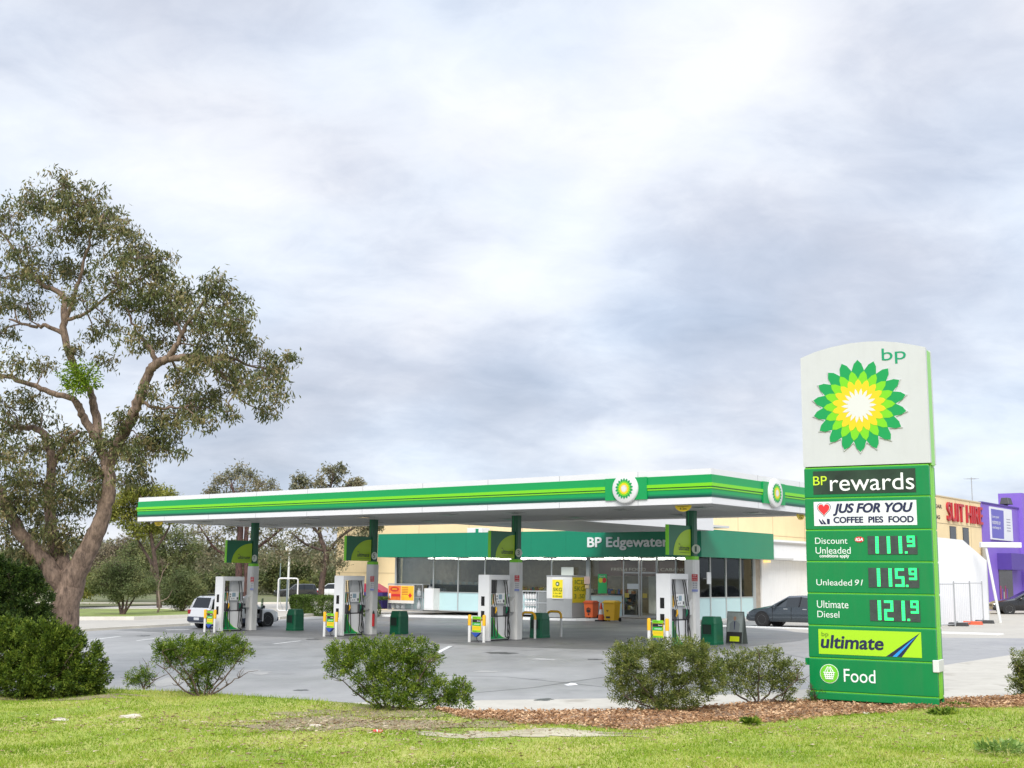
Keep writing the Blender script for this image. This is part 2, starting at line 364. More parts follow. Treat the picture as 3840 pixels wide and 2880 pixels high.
# ================================================================== GROUND
def ground_mat(name, cols, scales, rough=(.8, .9), bump=.2, bscale=60, stretch=(1, 1, 1), stain=None):
    m = bpy.data.materials.new(name); m.use_nodes = True; MATS[name] = m
    nt = m.node_tree; N = nt.nodes; L = nt.links; b = N['Principled BSDF']
    tc = N.new('ShaderNodeTexCoord'); mp = N.new('ShaderNodeMapping'); mp.inputs['Scale'].default_value = stretch; L.new(tc.outputs['Object'], mp.inputs[0])
    def noise(sc, det=7, ro=.6):
        t = N.new('ShaderNodeTexNoise'); t.inputs['Scale'].default_value = sc; t.inputs['Detail'].default_value = det; t.inputs['Roughness'].default_value = ro; L.new(mp.outputs[0], t.inputs['Vector']); return t.outputs[0]
    a = noise(scales[0]); c = noise(scales[1], 8, .7)
    s = N.new('ShaderNodeMath'); s.operation = 'MULTIPLY_ADD'; L.new(c, s.inputs[0]); s.inputs[1].default_value = .5; 
    h = N.new('ShaderNodeMath'); h.operation = 'MULTIPLY'; L.new(a, h.inputs[0]); h.inputs[1].default_value = .62; L.new(h.outputs[0], s.inputs[2])
    r = N.new('ShaderNodeValToRGB'); L.new(s.outputs[0], r.inputs[0]); e = r.color_ramp.elements
    e[0].position = .38; e[0].color = (*cols[0], 1); e[1].position = .74; e[1].color = (*cols[-1], 1)
    for i, cc in enumerate(cols[1:-1]): q = e.new(.38+.36*(i+1)/(len(cols)-1)); q.color = (*cc, 1)
    L.new(r.outputs[0], b.inputs['Base Color']); col_out = r.outputs[0]
    if stain:
        t = noise(stain[1], 5, .55); mr = N.new('ShaderNodeMapRange'); L.new(t, mr.inputs[0]); mr.inputs[1].default_value = stain[2]; mr.inputs[2].default_value = stain[2]+.08; mr.inputs[4].default_value = stain[3]
        mx = N.new('ShaderNodeMix'); mx.data_type = 'RGBA'; L.new(mr.outputs[0], mx.inputs['Factor']); L.new(col_out, mx.inputs['A']); mx.inputs['B'].default_value = (*stain[0], 1); L.new(mx.outputs['Result'], b.inputs['Base Color'])
    mr = N.new('ShaderNodeMapRange'); L.new(a, mr.inputs[0]); mr.inputs[1].default_value = .35; mr.inputs[2].default_value = .65; mr.inputs[3].default_value = rough[0]; mr.inputs[4].default_value = rough[1]; L.new(mr.outputs[0], b.inputs['Roughness'])
    f = noise(bscale, 4, .6); bp = N.new('ShaderNodeBump'); bp.inputs['Strength'].default_value = bump; bp.inputs['Distance'].default_value = .02; L.new(f, bp.inputs['Height']); L.new(bp.outputs[0], b.inputs['Normal'])
    return m
M_GROUND = ground_mat('dry ground', [(.12, .11, .06), (.16, .15, .08), (.20, .18, .11)], (.05, .6))
M_ASPH = ground_mat('worn damp asphalt', [(.195, .192, .188), (.245, .241, .236), (.285, .281, .274), (.33, .325, .315)], (.16, 1.3), rough=(.34, .62), bump=.12, bscale=55, stain=((.10, .10, .10), .55, .60, .35))
M_YARD = ground_mat('pale yard concrete', [(.32, .30, .27), (.38, .355, .31), (.42, .40, .35)], (.12, 1.1), bump=.1, bscale=20)
M_APRON = ground_mat('apron concrete', [(.36, .335, .29), (.43, .405, .35), (.49, .465, .41)], (.3, 2.2), bump=.15, bscale=30, stain=((.22, .19, .15), 1.2, .6, .5))
M_LAWN = ground_mat('lawn soil and thatch', [(.15, .22, .025), (.25, .31, .04), (.36, .36, .09), (.46, .40, .19)], (.5, 5.5), bump=.6, bscale=40)
M_MULCH = ground_mat('mulch soil', [(.17, .10, .06), (.25, .155, .095), (.34, .23, .15)], (1.2, 14), bump=.8, bscale=45)

def structure(name, mb_or_obj):
    o = mb_or_obj.build(name) if isinstance(mb_or_obj, MB) else mb_or_obj
    o['kind'] = 'structure'; return o
def tri_poly(pts, m, name, dz=.004, res=None):
    "flat polygon following the ground plane, filled by ear clipping"
    from mathutils.geometry import tessellate_polygon
    P = [Vector((p[0], p[1], 0)) for p in pts]; tr = tessellate_polygon([P])
    mb = MB(); vs = [(p.x, p.y, G(p.x, p.y)+dz) for p in P]
    fs = []
    for t in tr:
        a, b, c = [P[i] for i in t]
        fs.append(list(t) if (b-a).cross(c-a).z > 0 else list(t)[::-1])
    mb.add(vs, fs, m)
    return mb.build(name)
mb = MB(); ss = [-2500, -75, 60, 2500]; ts = [-300, -40, 85, 3000]
for i in range(3):
    for j in range(3):
        mb.add([st(ss[i], ts[j]), st(ss[i+1], ts[j]), st(ss[i+1], ts[j+1]), st(ss[i], ts[j+1])], [[0, 1, 2, 3]], M_GROUND)
structure('ground', mb)
yard = [st(60, -40), st(60, 84), st(-74, 84), st(-74, -10), st(-50, -38)]
structure('car_park', tri_poly(yard, M_YARD, 'car_park', .004))
asph = [gp(-500, 2372), gp(288, 2370), gp(470, 2359), gp(705, 2347), gp(1077, 2322), gp(1248, 2308), st(-37, 24), st(-37, 30), st(-14, 31), st(-9, 21.2), gp(3010, 2378), gp(3540, 2392), gp(3900, 2395), gp(4500, 2400), gp(4500, 2440), gp(3840, 2450), gp(3546, 2495), gp(3250, 2555), gp(2950, 2596), gp(2615, 2612), gp(2281, 2621), gp(1700, 2630), gp(1350, 2637), gp(1000, 2660), gp(300, 2680), gp(-600, 2700)]
structure('forecourt', tri_poly(asph, M_ASPH, 'forecourt', .008))
M_ASPH2 = ground_mat('darker asphalt', [(.105, .105, .103), (.15, .149, .146), (.195, .193, .189)], (.3, 2.2), rough=(.38, .65), bump=.12, bscale=55)  # darker tone than the rest of the forecourt, from the pumps to the shop
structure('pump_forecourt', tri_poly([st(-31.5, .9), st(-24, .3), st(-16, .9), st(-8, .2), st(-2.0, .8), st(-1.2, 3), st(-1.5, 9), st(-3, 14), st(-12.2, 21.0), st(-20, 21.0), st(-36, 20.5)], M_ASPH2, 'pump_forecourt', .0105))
M_PALE = ground_mat('pale worn asphalt', [(.26, .255, .245), (.31, .305, .29), (.36, .35, .33)], (.8, 5))
apron = [gp(1250, 2640), gp(1350, 2637), gp(1700, 2630), gp(2281, 2621), gp(2615, 2612), gp(2950, 2596), gp(3250, 2555), gp(3546, 2495), gp(3840, 2450), gp(4500, 2400), gp(4600, 2700), gp(3840, 2700), gp(2400, 2740), gp(1250, 2740)]
structure('driveway_apron', tri_poly(apron, M_APRON, 'driveway_apron', .012))

M_STAIN = ground_mat('oil stain', [(.05, .05, .05), (.07, .07, .068), (.10, .098, .095)], (1.5, 8), rough=(.3, .5))
def blot(name, u, v, ru, rv, m, seed, dz=.0128):
    rg = np.random.default_rng(seed); ph = rg.uniform(0, 6.28, 4); pts = []
    for i in range(40):
        a = 2*math.pi*i/40; f = 1+.25*math.sin(2*a+ph[0])+.18*math.sin(5*a+ph[1])+.10*math.sin(9*a+ph[2]); pts.append(gp(u+ru*f*math.cos(a), v+rv*f*math.sin(a)))
    structure(name, tri_poly(pts, m, name, dz))
for i, (u, v, ru, rv) in enumerate(((2040, 2626, 40, 4), (540, 2385, 22, 2), (2230, 2474, 24, 2.5), (1880, 2450, 50, 4), (1500, 2420, 40, 3), (2330, 2430, 60, 4), (1180, 2398, 30, 2), (760, 2560, 30, 4), (1130, 2590, 22, 3), (2120, 2415, 40, 3), (1720, 2410, 34, 2.5), (3400, 2440, 40, 5))): blot('oil_stain', u, v, ru, rv, M_STAIN, i)
blot('worn_patch', 955, 2521, 60, 9, M_PALE, 51, .0118); blot('worn_patch', 632, 2561, 66, 13, M_PALE, 52, .0118); blot('worn_patch', 2040, 2474, 46, 4, M_PALE, 53, .0118); blot('worn_patch', 1820, 2520, 40, 4, M_PALE, 54, .0118)
for i, (u, v) in enumerate(((2360, 2470), (905, 2440), (3420, 2560))):
    b = gp(u, v); mb = MB(); mb.cyl((0, 0, 0), .33, .015, mat('cast iron cover', (.07, .065, .06), .6, var=.2, vscale=20), 'z', 24); o = mb.build('manhole_cover'); o.location = (b.x, b.y, b.z+.008); o['kind'] = 'structure'
# --- verge: far edge given by points on the lawn level
EDGE = [(-30, 19.0), (-14, 20.6)] + [tuple(gp(u, v, 0)[:2]) for (u, v) in ((0, 2602), (382, 2583), (670, 2592), (1000, 2613), (1300, 2634), (1764, 2673), (2317, 2667), (2615, 2654), (2921, 2630), (3539, 2624), (3819, 2613))] + [(14, 25.0), (30, 30)]
EX = np.array([e[0] for e in EDGE]); EY = np.array([e[1] for e in EDGE])
def edge_y(x): return np.interp(x, EX, EY)
def bumps(x, y):
    return .035*np.sin(x*.9+1.3)*np.sin(y*.7+.4)+.02*np.sin(x*2.3+y*1.1)+.012*np.sin(x*4.1-y*3.7)
def verge_z(x, y):
    d = np.clip((edge_y(x)-y)/1.2, 0, 1)
    return bumps(x, y)*d
RNG = np.random.default_rng(7)
xs = np.arange(-30, 30.01, .25); rows = np.concatenate([np.linspace(0, 6, 31), np.linspace(6.4, 28, 40)])
V = []
for x in xs:
    ey = edge_y(x)
    for r_ in rows:
        y = ey-r_; V.append((x, y, verge_z(x, y)))
    V.append((x, ey+.02, G(x, ey)-.02))
nr = len(rows)+1; Fq = []
for i in range(len(xs)-1):
    for j in range(len(rows)-1): Fq.append((i*nr+j, i*nr+j+1, (i+1)*nr+j+1, (i+1)*nr+j))
    Fq.append((i*nr+nr-1, i*nr, (i+1)*nr, (i+1)*nr+nr-1))
structure('lawn', mesh_np('lawn', np.array(V), np.array(Fq), M_LAWN, smooth=True))
# mulch bed along the kerb
MB_TOP = EDGE
MUL = np.array([tuple(gp(u, v, 0)[:2]) for (u, v) in ((1640, 2662), (1700, 2684), (1760, 2698), (1850, 2706), (1950, 2722), (2400, 2727), (2765, 2700), (3181, 2678), (3840, 2650))])
MUL = np.vstack([MUL, [[14, 22.6], [30, 27]]])
def mulch_y(x): return np.interp(x, MUL[:, 0], MUL[:, 1])
mx_ = np.arange(MUL[0, 0], 22, .15); V = []; Fq = []
for x in mx_:
    e, n_ = edge_y(x)-.02, mulch_y(x)+.12*math.sin(x*3.1)+.06*math.sin(x*9)
    for k in range(9):
        y = e+(n_-e)*k/8; V.append((x, y, verge_z(x, y)+.006+.02*math.sin(math.pi*k/8)))
for i in range(len(mx_)-1):
    for k in range(8): Fq.append((i*9+k, i*9+k+1, (i+1)*9+k+1, (i+1)*9+k))
structure('mulch_bed', mesh_np('mulch_bed', np.array(V), np.array(Fq), M_MULCH, smooth=True))
# wood chips
def chips(n, rng):
    x = rng.uniform(MUL[0, 0], 13, n); e = edge_y(x); m_ = mulch_y(x); y = m_+(e-m_)*rng.uniform(-.10, 1, n)
    z = verge_z(x, y)+.022+rng.uniform(0, .02, n)
    a = rng.uniform(0, 6.28, n); tl = rng.normal(0, .35, n)
    D = np.stack([np.cos(a), np.sin(a), tl], 1)
    return leaf_arrays(rng, np.stack([x, y, z], 1), D, rng.uniform(.03, .085, n), rng.uniform(.012, .03, n))
V, Fq = chips(26000, RNG)
M_CHIP = leafmat('bark chips', (.16, .082, .038), (.37, .205, .105), (.62, .43, .26), 2.5, trans=0., rough=.8)
tag(mesh_np('wood_chips', V, Fq, M_CHIP), kind='stuff')
# grass blades
def sandy(x, y):
    "0..1: bare and dry patches of the verge"
    a = 1.1*np.exp(-(((x-.2)/1.5)**2+((y-16.9)/.42)**2)**2); b = .9*np.exp(-(((x+2.2)/1.7)**2+((y-17.75)/.85)**2)**2); c = .4*np.exp(-(((x+3.9)/1.6)**2+((y-15.5)/.6)**2))
    return np.clip(a+b+c, 0, 1)
def blades(n, rng):
    y = 12.0+(rng.random(n)**1.35)*13; x = rng.uniform(-.5, .5, n)*(y*.92+1.0)
    e = edge_y(x); m_ = np.where(x > MUL[0, 0], mulch_y(x), e-.02)
    p = rng.random(n); nz = .5+.5*np.sin(x*1.7+np.sin(y*1.3)*2)*np.sin(y*2.1+np.sin(x*.9)*2)
    wv = .5+.5*np.sin(x*3.3+np.sin(y*4.1)*1.5)*np.sin(y*5.2+np.sin(x*2.7))
    keep = (rng.random(n) > .35*wv) & (y < m_+rng.normal(0, .10, n)) & (y < e-.01) & (p > sandy(x, y)*.93) & (p > .25*nz-.1)
    x, y = x[keep], y[keep]; k = len(x); z = verge_z(x, y)-.005
    tall = rng.uniform(.018, .05, k)*(1+.9*np.exp(-((e[keep]-y)/.5)**2)*(x < -3)); a = rng.uniform(0, 6.28, k); w = rng.uniform(.004, .009, k)
    ln = rng.normal(0, .55, (k, 2))*tall[:, None]
    B = np.stack([x, y, z], 1); dx = np.stack([np.cos(a)*w, np.sin(a)*w, 0*a], 1)
    T = B+np.stack([ln[:, 0], ln[:, 1], tall], 1)
    return np.stack([B-dx, B+dx, T], 1).reshape(-1, 3), np.arange(3*k).reshape(-1, 3)
V, Fq = blades(330000, RNG)
M_BLADE = leafmat('grass blades', (.12, .215, .012), (.255, .365, .026), (.48, .46, .14), .62, trans=.3, rough=.6)
tag(mesh_np('grass', V, Fq, M_BLADE), kind='stuff')
def patch(name, cx, cy, rx, ry, m, seed):
    "irregular bare patch lying on the lawn"
    rg = np.random.default_rng(seed); n = 64; V = []; Fq = []
    ph = rg.uniform(0, 6.28, 5)
    for j in range(7):
        for i in range(n):
            a = 2*math.pi*i/n; f = (1+.22*math.sin(3*a+ph[0])+.16*math.sin(7*a+ph[1])+.10*math.sin(13*a+ph[2])+.07*math.sin(23*a+ph[3]))*j/6
            x, y = cx+rx*f*math.cos(a), cy+ry*f*math.sin(a); V.append((x, y, float(verge_z(x, y))+.007))
    for j in range(6):
        for i in range(n): Fq.append((j*n+i, (j+1)*n+i, (j+1)*n+(i+1) % n, j*n+(i+1) % n))
    return structure(name, mesh_np(name, np.array(V), np.array(Fq), m, smooth=True))
M_SAND = ground_mat('bare sand', [(.26, .22, .13), (.40, .36, .25), (.55, .50, .38)], (1.5, 9), bump=.5, bscale=30, stretch=(.5, 1, 1))
M_DIRT = ground_mat('dry dirt and dead grass', [(.17, .13, .08), (.25, .20, .12), (.33, .29, .15)], (1.5, 12), bump=.6, bscale=40)
patch('sand_patch', .2, 16.9, 1.35, .30, M_SAND, 1); patch('dirt_patch', -2.2, 17.8, 1.75, .80, M_DIRT, 2); patch('dirt_patch', .9, 17.15, .8, .14, M_SAND, 3)
patch('dirt_patch', -7.6, 20.9, 1.4, .55, M_DIRT, 5); patch('dirt_patch', -2.0, 19.35, 1.3, .62, M_DIRT, 6)
# dead leaves and straw lying on the lawn
n = 5200; x = RNG.uniform(-7, 8, n); y = np.where(RNG.random(n) < .55, RNG.normal(17.6, .7, n), RNG.uniform(13, 20, n)); x = np.where(RNG.random(n) < .5, RNG.normal(-2.0, 1.3, n), x)
ok_ = y < edge_y(x)-.05; x, y = x[ok_], y[ok_]; n = len(x); a_ = RNG.uniform(0, 6.28, n)
V, Fq = leaf_arrays(RNG, np.stack([x, y, verge_z(x, y)+RNG.uniform(.012, .04, n)], 1), np.stack([np.cos(a_), np.sin(a_), RNG.normal(0, .15, n)], 1), RNG.uniform(.03, .09, n), RNG.uniform(.008, .022, n))
tag(mesh_np('dead_leaves', V, Fq, leafmat('dead leaves', (.13, .075, .04), (.30, .22, .13), (.52, .45, .33), 2., trans=0., rough=.8)), kind='stuff')
# kerb along the mulch
mb = MB(); kx = np.linspace(-1.1, 5.0, 30)
for a, b in zip(kx[:-1], kx[1:]):
    ya, yb = edge_y(a), edge_y(b); z0 = -.3
    mb.add([(a, ya+.015, z0), (b, yb+.015, z0), (b, yb+.14, z0), (a, ya+.14, z0), (a, ya+.015, .012), (b, yb+.015, .012), (b, yb+.13, .004), (a, ya+.13, .004)], [[0, 1, 5, 4], [4, 5, 6, 7], [2, 3, 7, 6]], KERB)
structure('kerb', mb)
def kerb_line(name, pts, w=.18, h=.14, m=KERB):
    mb = MB(); n = len(pts); L_ = []; R_ = []
    for i, p in enumerate(pts):
        d = Vector(pts[min(i+1, n-1)])-Vector(pts[max(i-1, 0)]); d.z = 0; d.normalize(); q = Vector((-d.y, d.x, 0))*w/2
        L_.append(Vector(p)+q); R_.append(Vector(p)-q)
    for i in range(n-1):
        def zz(p, o): return (p.x, p.y, G(p.x, p.y)+o)
        a, b, c, d = L_[i], L_[i+1], R_[i+1], R_[i]
        mb.add([zz(a, -.05), zz(b, -.05), zz(c, -.05), zz(d, -.05), zz(a, h), zz(b, h), zz(c, h), zz(d, h)], [[4, 7, 6, 5], [0, 4, 5, 1], [2, 6, 7, 3], [0, 3, 7, 4], [1, 5, 6, 2]], m)
    return structure(name, mb)
kerb_line('kerb', [gp(-500, 2371), gp(288, 2369), gp(470, 2358), gp(705, 2346)], .3, .12)
kerb_line('kerb', [gp(-200, 2330), gp(288, 2326), gp(500, 2325), gp(711, 2317)], .3, .2)
kerb_line('kerb', [gp(1040, 2323), gp(1150, 2312), gp(1260, 2304), gp(1400, 2296)], .3, .16)
kerb_line('kerb', [gp(-100, 2272), gp(300, 2270), gp(800, 2266), gp(1300, 2262)], .4, .16)
kerb_line('kerb', [gp(-100, 2292), gp(300, 2290), gp(700, 2284)], .3, .12)
# shop forecourt path (raised, pale edge) and the white kerb in front of the parked sedan
mb = MB()
def slab(pts, h, m, name):
    mb = MB(); n = len(pts); top = [(p.x, p.y, G(p.x, p.y)+h) for p in pts]; bot = [(p.x, p.y, G(p.x, p.y)-.05) for p in pts]
    mb.add(top, [list(range(n))], m); mb.add(top+bot, [[i, n+i, n+(i+1) % n, (i+1) % n] for i in range(n)], m)
    return structure(name, mb)
slab([st(-38, 21.6), st(-20.2, 21.6), st(-19.0, 22.6), st(-12.3, 22.6), st(-12.3, 31), st(-38, 31)], .11, mat('shop path concrete', (.47, .46, .43), .8, var=.1, vscale=.8), 'shop_path')
kerb_line('kerb', [st(-38, 21.5), st(-20.2, 21.5), st(-18.9, 22.5)], .22, .12, mat('white kerb paint', (.70, .70, .68), .7, var=.08))
kerb_line('kerb', [st(-11.2, 19.0), st(-3.5, 17.9), st(3, 17.3)], .55, .05, mat('white kerb paint', (.70, .70, .68), .7, var=.08))
# island with plants on the left
isl = [gp(-300, 2324), gp(288, 2324), gp(500, 2323), gp(705, 2315), gp(760, 2300), gp(600, 2290), gp(200, 2290), gp(-300, 2294)]
structure('planted_island', tri_poly(isl, ground_mat('island soil', [(.11, .09, .05), (.15, .17, .04), (.20, .26, .05), (.16, .12, .08)], (.5, 3)), 'planted_island', .14))
far = [st(-74, 84), st(-74, -60), st(-400, -60), st(-400, 500), st(-20, 500), st(-20, 84)]
structure('bushland', tri_poly(far, ground_mat('bushland floor', [(.09, .11, .03), (.12, .13, .05), (.15, .13, .08)], (.06, .5)), 'bushland', .006))
# white dashes on the forecourt
def dash(u0, v0, u1, v1, w):
    a, b = gp(u0, v0), gp(u1, v1); d = (b-a); d.z = 0; d.normalize(); q = Vector((-d.y, d.x, 0))*w/2
    mb = MB(); mb.poly([(p.x, p.y, G(p.x, p.y)+.013) for p in (a-q, b-q, b+q, a+q)], LINE); return mb
for i, (a) in enumerate([(340, 2401, 452, 2387, .12), (511, 2404, 620, 2391, .12), (780, 2409, 902, 2398, .12), (1026, 2416, 1128, 2404, .12), (622, 2363, 712, 2361, .3), (1640, 2449, 1690, 2424, .15), (1310, 2418, 1400, 2410, .12)]):
    structure('lane_marking', dash(*a))
# sealed cracks / joints in the asphalt
CRACK = mat('bitumen joint', (.05, .05, .052), .45)
for pts in ([(1660, 2535), (1900, 2540), (2150, 2565), (2280, 2580)], [(1780, 2600), (2000, 2580), (2270, 2540)], [(2820, 2430), (3000, 2465), (3020, 2470)], [(1500, 2452), (1640, 2452), (1700, 2425)]):
    mb = MB()
    for a, b in zip(pts[:-1], pts[1:]):
        A, B = gp(*a), gp(*b); d = (B-A); d.z = 0; d.normalize(); q = Vector((-d.y, d.x, 0))*.014
        mb.poly([(p.x, p.y, G(p.x, p.y)+.0125) for p in (A-q, B-q, B+q, A+q)], CRACK)
    structure('road_joint', mb)

# ================================================================== CANOPY
Lc, Dc, ZB, ZT = 28.97, 8.06, 4.322, 5.375
COLS = [-3.109-7.6*i for i in range(4)]; TC = 4.16
canopy = sthing('service_station_canopy', 'long white and green flat canopy over the four fuel pumps', 'canopy', 0, 0, 0)
H = ZT-ZB
def ring(mb, z0, z1, p, m, q=-.10):
    o = [(-Lc-p, -p), (p, -p), (p, Dc+p), (-Lc-p, Dc+p)]; i = [(-Lc-q, -q), (q, -q), (q, Dc+q), (-Lc-q, Dc+q)]
    i = [(-Lc+.1, .1), (-.1, .1), (-.1, Dc-.1), (-Lc+.1, Dc-.1)]
    vs = [(x, y, z0) for x, y in o]+[(x, y, z1) for x, y in o]+[(x, y, z0) for x, y in i]+[(x, y, z1) for x, y in i]
    fs = []
    for k in range(4):
        n = (k+1) % 4
        fs += [[k, n, 4+n, 4+k], [4+k, 4+n, 12+n, 12+k], [8+k, 8+n, n, k], [8+k, 12+k, 12+n, 8+n]]
    mb.add(vs, fs, m)
zz = lambda f: ZT-H*f
mb = MB(); ring(mb, zz(.172), zz(0), .0, WHITE); ring(mb, zz(1.), zz(.815), .0, WHITE)
for k in range(9):
    x = -2.6-3.05*k
    for (a, b) in ((.0, .172), (.815, 1.)): mb.box(x-.008, x+.008, -.003, .01, zz(b)+.003, zz(a)-.003, GREY)
for k in range(2):
    y = 3.0+3.05*k
    for (a, b) in ((.0, .172), (.815, 1.)): mb.box(-.01, .003, y-.008, y+.008, zz(b)+.003, zz(a)-.003, GREY)
mb.build('fascia', canopy)
mb = MB(); ring(mb, zz(.41), zz(.172), .012, GREEN2); ring(mb, zz(.695), zz(.575), .012, GREEN2)
mb.build('green_band', canopy)
mb = MB(); ring(mb, zz(.505), zz(.41), .05, LIME); ring(mb, zz(.575), zz(.535), .03, LIME); mb.build('lime_band', canopy)
mb = MB(); ring(mb, zz(.535), zz(.505), .022, DGREEN); ring(mb, zz(.815), zz(.745), .012, TEALD); ring(mb, zz(.745), zz(.695), .012, mat('band mid green', (.0, .18, .07), .32)); mb.build('dark_band', canopy)
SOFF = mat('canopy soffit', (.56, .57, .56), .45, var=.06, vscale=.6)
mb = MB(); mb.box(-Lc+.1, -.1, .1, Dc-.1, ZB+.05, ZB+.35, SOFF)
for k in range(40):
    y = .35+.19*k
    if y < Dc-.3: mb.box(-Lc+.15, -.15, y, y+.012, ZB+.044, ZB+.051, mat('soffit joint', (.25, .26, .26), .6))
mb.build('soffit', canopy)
mb = MB(); mb.box(-Lc+.1, -.1, .1, Dc-.1, ZT-.3, ZT-.2, GREY); mb.build('roof_deck', canopy)
for x in (-1.6, -4.6, -9.2, -12.4, -16.8, -20., -24.4, -27.):
    for y in (2.1, 5.9):
        mb = MB(); mb.box(x-.3, x+.3, y-.3, y+.3, ZB+.02, ZB+.048, mat('lamp trim', (.30, .31, .31), .4)); mb.box(x-.22, x+.22, y-.22, y+.22, ZB+.012, ZB+.021, mat('lamp cover', (.16, .17, .17), .15)); mb.build('canopy_light', canopy)
FTOP = 4.584
# link to the shop
mb = MB()
la, lb = (-17.15, -10.4); za = ZB+.03; LT = pt_s(2669, 1960, -10.4)[0]
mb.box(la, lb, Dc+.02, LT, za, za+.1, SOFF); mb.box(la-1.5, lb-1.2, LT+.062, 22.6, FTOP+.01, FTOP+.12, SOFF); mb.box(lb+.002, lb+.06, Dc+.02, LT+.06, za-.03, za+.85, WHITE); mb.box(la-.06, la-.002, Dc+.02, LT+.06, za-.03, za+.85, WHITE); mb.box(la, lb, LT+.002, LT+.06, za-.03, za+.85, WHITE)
mb.box(lb+.061, lb+.064, LT-2.2, LT-2.18, za-.03, za+.85, GREY)
mb.build('link_roof', canopy)
# roundels
def roundel(name, cx, cz, rotz, ox, oy):
    mb = MB(); R = .475
    mb.lathe([(R*.2, -.02), (R, -.02), (R, -.09), (R*.965, -.125), (R*.90, -.14), (.01, -.145)], mat('roundel white', (.64, .64, .63), .3), 'y', n=40)
    o = mb.build(name, canopy, smooth=50); o.location = (ox, oy, cz); o.rotation_euler = (0, 0, rotz)
    h = MB(); helios(h, 0, 0, R*.70, -.15); e = h.build('sunburst_emblem', o)
    g = MB(); g.box(-.78, .78, -.056, -.005, -.335*H-.0, .325*H, GREEN2)
    g.build('backing_panel', o)
    return o
s_r, z_r = pt_t(2342, 1827.5, -.12); roundel('roundel', 0, 0, 0, s_r, 0) .location = (s_r, 0, zz(.49))
t_r, z_r2 = pt_s(2911, 1851, .12); roundel('roundel', 0, 0, math.pi/2, 0, t_r).location = (0, t_r, zz(.49))
